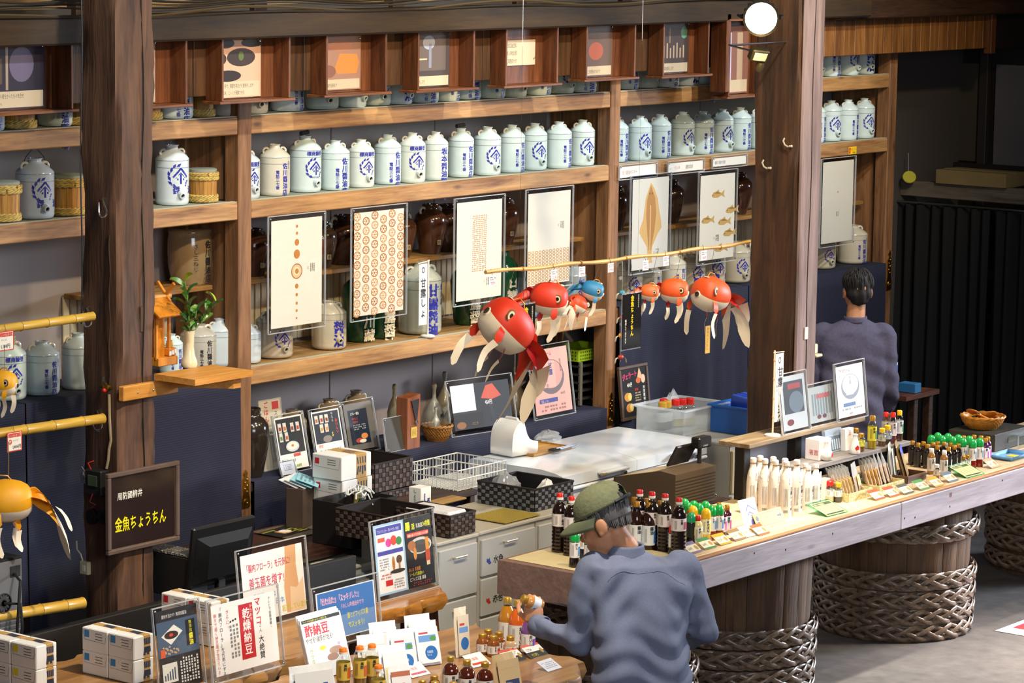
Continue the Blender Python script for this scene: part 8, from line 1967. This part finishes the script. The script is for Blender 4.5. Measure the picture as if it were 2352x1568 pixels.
# bottles in the translucent tub and the bottle by the far person
for i, (dx, dy, c, l_) in enumerate(((-.14, .04, '#c8962c', 'first gold-capped'), (-.09, .04, '#c8962c', 'second gold-capped'), (-.04, .1, '#d8261c', 'rear red-capped'), (.0, .04, '#d8261c', 'first front red-capped'), (.04, .02, '#d8261c', 'second front red-capped'), (.09, .0, '#d8261c', 'third front red-capped'))):
    bottle('%s small bottle standing in the translucent tub' % l_, tubc[0]+dx, tubc[1]+dy, .872, 'spice', '#20120a' if i < 2 else '#c8b84a', c, '#d8d8d0', None, s=1.7, group='bottles in the translucent tub')
baglump('plastic_bag', 'clear plastic bag at the back of the translucent tub', (tubc[0]+.06, tubc[1]+.1, .875), (.09, .05, .2), PLB, 11)
bottle('dark bottle with orange cap and white label on the plank table', 16.23, 9.42, .932, 'big', '#120c0a', '#d8682c', '#d8dce0', '#4a6ab0', '酒', 1.05)
o = MB().box((0, 0, .03), (.08, .12, .06), .003).build('blue_box', mat('#2a6a9a', .4), loc=(16.33, 9.34, .932)); tag(o, 'small blue box on the plank table beside the far person', 'box')
# ================================================================== front display tables
SLB = wood('#b98a52', '#7a5128', 'X', .35, .7, .5, coat=.35); BARK = mat('#3a2416', .8, bump=1, scale=20, var=.4)
def slab(name, label, poly, z, th, m, cat='table', legs=(), edge=None):
    T = thing(name, label, cat, (0, 0, 0)); n = len(poly)
    # resample with a wavy live edge
    pts = []
    for i in range(n):
        (x0, y0), (x1, y1) = poly[i], poly[(i+1) % n]; L = math.hypot(x1-x0, y1-y0); k = max(2, int(L/.05))
        for j in range(k):
            t = j/k; nx, ny = (y1-y0)/L, -(x1-x0)/L; q = .018*math.sin((x0+x1+t*L)*17+i)+.012*math.sin(t*L*43+i*2)
            pts.append((x0+(x1-x0)*t+nx*q, y0+(y1-y0)*t+ny*q))
    cx_ = sum(p[0] for p in pts)/len(pts); cy_ = sum(p[1] for p in pts)/len(pts)
    mb = MB(); N = len(pts); vs_ = []
    rings = ((0, .985), (-.012, 1.0), (-th*.5, 1.012), (-th, .96))
    for k, (dz, s) in enumerate(rings):
        for i, (x, y) in enumerate(pts):
            q = 1+(.012*math.sin(i*1.7+k*2) if k > 1 else 0); d = Vector((x-cx_, y-cy_)); l_ = d.length; d = d*((l_+(s-1)*.9*.4*1.0+(q-1)*.5)/l_)
            vs_.append((cx_+d.x, cy_+d.y, z+dz))
    fs = [tuple(range(N)), tuple(3*N+i for i in range(N-1, -1, -1))]
    for k in range(3): fs += [(k*N+i, (k+1)*N+i, (k+1)*N+(i+1) % N, k*N+(i+1) % N) for i in range(N)]
    mb.add(vs_, fs); mb.build('slab_top', m, T, angle=.5)
    for (x, y, r, x2, y2) in legs:
        mb = MB(); mb.tube([(x2+(x-x2)*t+.012*math.sin(t*6), y2+(y-y2)*t+.01*math.cos(t*5), (z-th*.9)*t) for t in [k/8 for k in range(9)]], [r*(.8+.35*t) for t in [k/8 for k in range(9)]], 10); mb.build('table_leg', edge or m, T, angle=1)
    return T
TZ = .72
s0 = PZ(1293, 1512, TZ); 
slab('live_edge_table', 'live-edge wooden display table full of bottles and pouches', [(8.55, 7.15), (9.6, 7.08), (s0.x+.03, 7.32), (s0.x+.02, 7.72), (10.35, 8.12), (9.6, 8.16), (8.9, 8.12), (8.6, 7.9)][::1], TZ, .085, SLB, legs=((8.8, 7.35, .07, 8.85, 7.4), (9.9, 7.42, .07, 9.85, 7.45), (8.85, 7.9, .07, 8.9, 7.9), (10.0, 7.9, .07, 9.95, 7.9)), edge=BARK)
slab('live_edge_table', 'rear live-edge table carrying gift boxes and big clear signs', [(7.6, 8.2), (8.7, 8.16), (9.5, 8.3), (9.88, 8.42), (9.88, 8.92), (8.8, 8.98), (7.6, 9.0)], .74, .07, SLB, legs=((7.9, 8.5, .06, 7.9, 8.5), (8.9, 8.5, .06, 8.9, 8.5), (9.7, 8.65, .06, 9.7, 8.65), (8.4, 8.85, .06, 8.4, 8.85)), edge=BARK)
LZ = .78
a = PZ(884, 1392, LZ); b = PZ(1060, 1352, LZ)
LAC = wood('#cf9246', '#8a5218', 'X', .12, .9, coat=.8)
stx, sty = (a.x+b.x)/2-.05, (a.y+b.y)/2+.12
slab('live_edge_stool', 'glossy amber live-edge stool under the two-page sign', [(stx-.32, sty-.14), (stx-.05, sty-.17), (stx+.2, sty-.15), (stx+.3, sty-.02), (stx+.26, sty+.15), (stx-.1, sty+.18), (stx-.34, sty+.12)], LZ, .075, LAC, 'stool', ((stx-.2, sty-.06, .03, stx-.24, sty-.1), (stx+.18, sty-.06, .03, stx+.22, sty-.1), (stx-.2, sty+.08, .03, stx-.24, sty+.1), (stx+.18, sty+.08, .03, stx+.22, sty+.12)), wood('#6a3a20', '#3a1c0e', 'Z', .3, coat=.4))
# ------------------------------------------------------------------ big clear signs
bx = lambda c, *a: ('r', c, *a)
sg('clear sign with a dark soy sauce photo and yellow lettering at lower left', (362, 1602), (480, 1575), 1397, .742,
   [bx('#1f1c1b', 0, 0, 1, 1), bx('#46586e', .0, .42, 1, .86), ('t', '#e8e4dc', .14, .9, .052, '素材を活かす! 無添加醤油', {'a': .72}), ('p', '#e6e2d4', [(.1, .68), (.42, .8), (.62, .7), (.32, .56)]), ('e', '#3a1a14', .34, .68, .17, .05), ('e', '#c84a20', .34, .68, .05, .02)]+[('e', '#c8a070', .12+.05*(i % 8)+.01*(i*7 % 3), .45+.035*(i//8)+.01*(i*5 % 3), .022, .012) for i in range(20)]+[bx('#151310', .7, .5, .92, .82), ('t', '#e8e020', .81, .81, .05, '無添加', {'v': 1}), ('t', '#e8e020', .81, .65, .075, '醤油', {'v': 1, 'b': .05}), bx('#d85a2c', .05, .42, .16, .52), bx('#d8d2c0', .06, .1, .42, .34)]+[bx('#3a4460', .1+.06*i, .13, .13+.06*i, .2+.02*i) for i in range(5)]+[('l', '#d8d4cc', .48, .06, .95, .38, 7, 1)], .12, '#1f1c1b', rz=.0)
sg('clear sign with a red banner and red katakana at lower left', (478, 1570), (667, 1530), 1377, .742,
   [('t', '#d03a44', .72, .97, .13, 'マツコ', {'v': 1, 'b': .04}), ('t', '#3a3a3a', .74, .6, .07, 'さん', {'v': 1}), ('t', '#1c1c1c', .74, .42, .11, '大絶賛', {'v': 1, 'b': .02}), bx('#c41f28', .42, .14, .64, .92), ('t', '#fbf7f0', .53, .86, .165, '乾燥納豆', {'v': 1, 'b': .03}), ('t', '#fbeee8', .61, .9, .06, 'ひきわり', {'v': 1}), ('t', '#3a3a3a', .91, .94, .05, 'テレビで話題沸騰!', {'v': 1}), ('t', '#c83440', .24, .9, .07, 'さらに!', {'v': 1}), ('t', '#3a3030', .13, .95, .068, '「腸内フローラ」を元気にする!', {'v': 1}), ('t', '#d86a50', .05, .88, .06, '腸まで届く納豆菌が生きている', {'v': 1}), ('e', '#222', .28, .72, .014, .014), ('e', '#222', .32, .73, .014, .014), ('e', '#222', .36, .74, .014, .014), ('l', '#8a8680', .25, .2, .4, .68, 3, 1)], .12, '#f1eee8', rz=.0, foot=.12)
sg('clear sign with pink lettering and a bare waist photo', (548, 1450), (726, 1412), 1264, .742,
   [('p', '#d9a878', [(.72, 1), (.7, .7), (.66, .4), (.68, .02), (.98, .02), (.98, .5), (.9, .4), (.88, .7), (.9, 1)]), ('p', '#e8c8a4', [(.74, .02), (.76, .4), (.86, .36), (.98, .5), (.98, .02)]), ('t', '#c84864', .05, .74, .13, '「腸内フローラ」を元気に!', {'a': .62, 'b': .02}), ('t', '#c84864', .1, .5, .17, '善玉菌を増す!', {'a': .72, 'b': .02}), ('t', '#4a8ac0', .1, .32, .1, '・乳酸菌 EC-12', {'a': .8}), ('t', '#4a8ac0', .5, .2, .1, '日本'), ('t', '#c8c020', .6, .06, .1, '販売しています', {'a': .8, 'b': .02})], .12, '#f0ece6', rz=.0)
sg('clear sign with a blue sheet and yellow lettering', (716, 1492), (890, 1455), 1350, TZ+.002,
   [bx('#3a74b8', .02, .02, .98, .98), bx('#6f92c0', .02, .02, .98, .45), ('t', '#e6d6ec', .04, .74, .16, '「出た!出た!」「スッキリした!」', {'a': .54, 'b': .03}), ('t', '#e088a8', .06, .74, .155, '「出た!出た!」「スッキリした!」', {'a': .54}), ('t', '#e8b8cc', .4, .58, .11, 'うれしい声!続出中です!', {'a': .62, 'b': .02}), ('t', '#e0d850', .06, .4, .1, '乳酸菌1日1兆個', {'a': .7}), ('t', '#e0d850', .5, .36, .13, '菌とビフィズス菌', {'a': .62, 'b': .02}), ('t', '#e8e050', .5, .16, .14, 'でスッキリ!', {'a': .7, 'b': .02})], .12, '#e9edf2', rz=.0)
two = [bx('#9fc8e6', 0, 0, .52, 1), bx('#eceff2', .03, .03, .49, .97), bx('#4a4aa8', .04, .86, .48, .96), ('t', '#e8e8f4', .06, .88, .05, 'ブラックジンジャー「黒いチカラ」を毎日', {'a': .5}), ('e', '#d83a9a', .24, .72, .05, .06), ('e', '#d84a2c', .33, .74, .055, .07), ('e', '#3a8a4a', .42, .72, .05, .06), bx('#e05a30', .06, .75, .18, .81), bx('#4a4aa8', .04, .56, .48, .62), ('e', '#b8742c', .3, .42, .025, .1), ('e', '#5a3a2c', .4, .46, .05, .06), bx('#a87a44', .385, .3, .415, .42), ('e', '#3a3630', .36, .3, .13, .03), ('l', '#8a8a92', .06, .34, .22, .52, 5), ('l', '#c86a6a', .06, .22, .26, .3, 2), bx('#c82a2a', .14, .12, .26, .2), ('l', '#8a8a92', .28, .06, .46, .2, 4),
       bx('#171515', .52, 0, 1, 1), ('t', '#e8e820', .54, .83, .13, '腸', {'b': .06, 'a': .8}), ('t', '#e8e820', .65, .83, .09, '活', {'b': .05, 'a': .8}), ('t', '#f0f0e8', .73, .84, .07, '乳酸菌', {'a': .7}), ('t', '#e8e820', .85, .84, .09, '34兆個', {'a': .58, 'b': .03}), bx('#e04a2c', .56, .72, .94, .78), ('t', '#fff4e8', .57, .73, .042, '3種類の善いチカラが鍛えられる黒酢', {'a': .66}), ('e', '#c8c8c4', .78, .58, .2, .12), ('e', '#4a4844', .78, .57, .17, .09), ('e', '#a86a3a', .63, .6, .07, .07), ('e', '#c88a3c', .68, .48, .03, .09), bx('#d8902c', .87, .5, .93, .68), bx('#b84a2c', .86, .34, .94, .5), bx('#d8c8a0', .87, .28, .93, .34), ('t', '#d88a3c', .55, .24, .06, 'EC-12 乳酸菌', {'a': .7}), ('t', '#d8d83a', .55, .17, .06, 'シールド乳酸菌M-1', {'a': .62}), ('t', '#ecece4', .55, .1, .06, 'ビフィズス菌 腸溶', {'a': .7}), ('l', '#8a2c2c', .6, .02, .95, .08, 2)]
sg('wide clear sign of two pages with yellow heading on the glossy stool', (852, 1382), (1022, 1349), 1196, LZ+.002, two, .12, '#d0d8e0', rz=.0, pm=.05)
# magazines
def mag(k):
    T = leaf('magazine', 'health magazine with big red title, %s of the leaning stack' % ('front' if k == 0 else 'middle' if k == 1 else 'rear'), (708-4*k, 1562-4*k), (819-4*k, 1540-4*k), 1424-5*k, TZ+.003,
        [bx('#151515', .03, .93, .97, .985), ('t', '#e8e020', .06, .94, .04, 'テレビで大反響!酢を食べるだけ最高の食', {'a': .8}), ('t', '#e02838', .06, .72, .2, '酢納豆', {'b': .04, 'a': .98}), ('t', '#333', .04, .6, .11, 'やせる!病気が治る!', {'a': .72}), bx('#dce6f2', .02, .02, .98, .55), ('e', '#e8e020', .4, .48, .08, .035), ('e', '#b89a88', .7, .4, .16, .06), ('e', '#a88878', .6, .3, .14, .06), ('t', '#b8c020', .12, .5, .08, 'ウツなお腹', {'v': 1, 'b': .04}), ('t', '#e888a8', .8, .52, .06, '体脂肪が減る', {'v': 1})] if k == 0 else [], .3, '#f4f0ea', 'magazine', .006)
for k in range(3): mag(k)
# ------------------------------------------------------------------ gift boxes on the rear table
def boxrow(corner_px, z, nx_, nz, sq, group, labf, w=.115, d=.15, h=.098, step=.153):
    c = PZ(*corner_px, z)
    for j in range(nx_):
        for k in range(nz):
            giftbox(labf(j, k), (c.x+w/2, c.y+d/2+step*j, z+h*k*1.005), .0, w, d, h, sq, group)
boxrow((308, 1572), .742, 2, 2, '#2c86c8', 'gift boxes with blue squares', lambda j, k: 'white gift box with blue square, %s %s of four at the pillar foot' % (('lower', 'upper')[k], ('right', 'left')[j]))
boxrow((84, 1594), .742, 3, 2, '#dcd42c', 'gift boxes with yellow squares', lambda j, k: 'white gift box with yellow square, %s %s box at lower left corner' % (('lower', 'upper')[k], ('right', 'middle', 'left')[j]))
boxrow((486, 1486), .742, 2, 2, '#cc2030', 'gift boxes with red squares', lambda j, k: 'white gift box with red square, %s %s behind the red banner sign' % (('lower', 'upper')[k], ('right', 'left')[j]))
# ------------------------------------------------------------------ bottles and pouches on the live-edge table
def tp_(px_, py_): p = PZ(px_, py_, TZ+.001); return p.x, p.y
for i, (a_, b_) in enumerate(((788, 1497), (826, 1492), (854, 1487), (869, 1538))):
    x_, y_ = tp_(a_, b_+88); bottle('clear bottle with orange cap and yellow label, %s' % ('left of the front row', 'middle of the front row', 'rearmost of four', 'lowest at the picture bottom')[i], x_, y_, TZ+.001, 'powder', '#8a6a34', '#f07a14', '#d8b84a', '#c85a20', '黒酢', 1.0, group='orange-capped bottles')
for i, (a_, b_) in enumerate(((1034, 1513), (1072, 1522), (1113, 1527))):
    x_, y_ = tp_(a_, b_+76); bottle('round amber sauce bottle with gold cap, %s of three in front' % ('left', 'middle', 'right')[i], x_, y_, TZ+.001, 'amber', '#4a1a0a', '#c79a3c', '#e4ddd0', '#222226', '醤油', 1.0, group='round amber bottles')
for i, (a_, b_) in enumerate(((970, 1562), (997, 1551), (999, 1566), (1041, 1567))):
    x_, y_ = tp_(a_, b_+46); bottle('little gold-capped jar at the bottom edge, %s from the left' % ORD[i], x_, y_, TZ+.001, 'honey', '#6a3414', '#c79a3c', '#e8e0d4', '#b83a2c', '酢', .95, group='gold-capped little jars at the bottom')
for i, (a_, b_) in enumerate(((1121, 1445), (1146, 1451), (1108, 1455), (1133, 1460), (1172, 1461))):
    x_, y_ = tp_(a_, b_+46); bottle('small jar of amber drink with orange label, %s of five beside the tall orange bottles' % ORD[i], x_, y_, TZ+.001, 'honey', '#8a4a18' if i < 4 else '#c8a880', '#c79a3c', '#eee6dc', '#e0562c' if i < 4 else '#e0d8cc', '飲む酢', 1.0, group='small orange-labelled jars')
for i, (a_, b_, liq, acc, l_) in enumerate(((1164, 1383, '#b87a20', '#d83a40', 'tall yellow drink bottle with gold cap under the raised hand'), (1188, 1390, '#d8641a', '#e0542c', 'tall orange drink bottle with red label under the raised hand'), (1212, 1400, '#7a4a8a', '#8a4ab0', 'drink bottle with violet fruit label behind the sleeve'))):
    x_, y_ = tp_(a_, b_+98); bottle(l_, x_, y_, TZ+.001, 'juice', liq, '#c79a3c', '#f0ece4', acc, 'おいしい酢', 1.0 if i < 2 else .8, group='tall drink bottles')
oval = [bx('#c84a50', .15, .82, .55, .87), bx('#6f9ed8', .12, .6, .88, .78), ('e', '#5a9a4a', .75, .68, .14, .07), ('e', '#2f6fb8', .6, .28, .27, .2), ('t', '#e8f0fa', .42, .28, .08, '乳酸菌', {'a': .8}), ('t', '#e8f0fa', .42, .2, .07, 'EC-12', {'a': .8})]
WHP = '#e9edf2'
def tpouch(label, px_, py_, w, h, t, lean, rz, col, els, film=False, **k):
    x_, y_ = tp_(px_, py_); return pouch(label, x_, y_, TZ+.002, w, h, t, lean, rz, col, els, film, 'zip_pouch', **k)
tpouch('white zip pouch with blue oval, leaning right of the orange caps', 985, 1528, .13, .19, .03, .3, -.35, WHP, oval)
tpouch('white zip pouch behind the front blue-oval pouch', 968, 1512, .13, .19, .03, .25, -.35, WHP, oval)
tpouch('white pouch with blue oval behind the yellow labelled pouch', 930, 1548, .13, .19, .03, .3, -.4, WHP, oval)
tpouch('white pouch at the rear of the pouch cluster', 890, 1535, .13, .2, .03, .3, -.4, '#eef0f2', [bx('#c8ccd0', 0, .88, 1, .9)])
tpouch('white pouch with pale yellow label in the pouch cluster', 915, 1592, .13, .2, .03, .35, -.4, '#eef0f2', [bx('#e8dca0', .05, .05, .95, .62), ('e', '#b88a50', .25, .5, .12, .06), ('l', '#8a7a4a', .35, .2, .85, .5, 3)])
tpouch('plain white pouch left in the pouch cluster', 862, 1560, .13, .19, .03, .3, -.4, '#eef0f2', [bx('#d0d4d8', 0, .86, 1, .88)])
tpouch('clear grainy pouch with dark blue strip at the bottom edge', 725, 1640, .2, .2, .04, .25, -.35, '#d9d6cf', [bx('#2c4a8a', .72, .1, .84, .7), ('t', '#e8e8f0', .78, .68, .1, '納豆', {'v': 1})])
tpouch('small pouch with brown header at the bottom edge', 925, 1612, .1, .15, .02, .3, -.4, '#e9e6e2', [bx('#b86a50', 0, .8, 1, .97), ('e', '#c08a60', .6, .4, .2, .18)])
tpouch('tall narrow kraft pouch with blue oval on the table', 1062, 1508, .075, .215, .03, .1, -.15, '#e3d6bd', [bx('#c84a50', .15, .74, .6, .8), bx('#6f9ed8', .1, .56, .9, .7), ('e', '#2f6fb8', .55, .28, .35, .16)])
tpouch('brown kraft pouch with navy label at the bottom edge', 1172, 1600, .14, .18, .03, .25, -.15, '#b99b6c', [bx('#b08c5c', .1, .75, .9, .76), bx('#232c50', .28, .05, .9, .42), ('t', '#e8e8f0', .3, .28, .09, '腸活500', {'a': .7})])
for a_, b_, c, l_ in ((1108, 1522, '#d83a2c', 'white card with red lettering before the small jars'), (1190, 1512, '#d8c83a', 'dark price card with yellow figures, left of two at the table corner'), (1240, 1500, '#d8c83a', 'dark price card with yellow figures, right of two at the table corner'), (968, 1545, '#c86a7a', 'small white card among the pouches')):
    x_, y_ = tp_(a_, b_+8); T = thing('price_card', l_, 'price card', (x_, y_, TZ+.004)); T.rotation_euler = (-1.05, 0, -.1)
    dk = 'dark' in l_
    page('card', .11, .08, ([bx('#d85a3c', 0, .84, 1, 1), bx('#3a3a38', .0, 0, 1, .42), ('t', '#333', .1, .5, .26, '1,728', {'a': .7}), ('t', '#e8d83a', .15, .08, .26, '972円', {'a': .7}), ('e', '#b8964a', .85, .4, .08, .2)] if dk else [('t', c, .15, .5, .24, '乳酸菌', {'a': .9}), bx(c, .1, .15, .9, .3)]), T, '#f2efe8')
    MB().box((0, -.003, .04), (.125, .002, .09), .0005).build('clear_holder', CLEAR, T)
T = thing('price_card', 'pale card on the floor-side ledge beside the man', 'price card', (*tp_(1275, 1538), TZ+.002)); T.rotation_euler = (-1.1, 0, 0); page('card', .1, .07, [('l', '#8a8a92', .1, .2, .9, .8, 4)], T, '#c9ccd6')
# the bottle in his hand
q = bottle('small gold-capped bottle of amber drink held in the man\'s hand', 0, 0, 0, 'honey', '#c88a4a', '#c79a3c', '#e4e6ee', '#3a6ac0', '酢', 1.05, rz=0)
q.location = bc+root-bax*.052; q.rotation_euler = (-bax).to_track_quat('Z', 'Y').to_euler(); q.location = bc+root+bax*.045
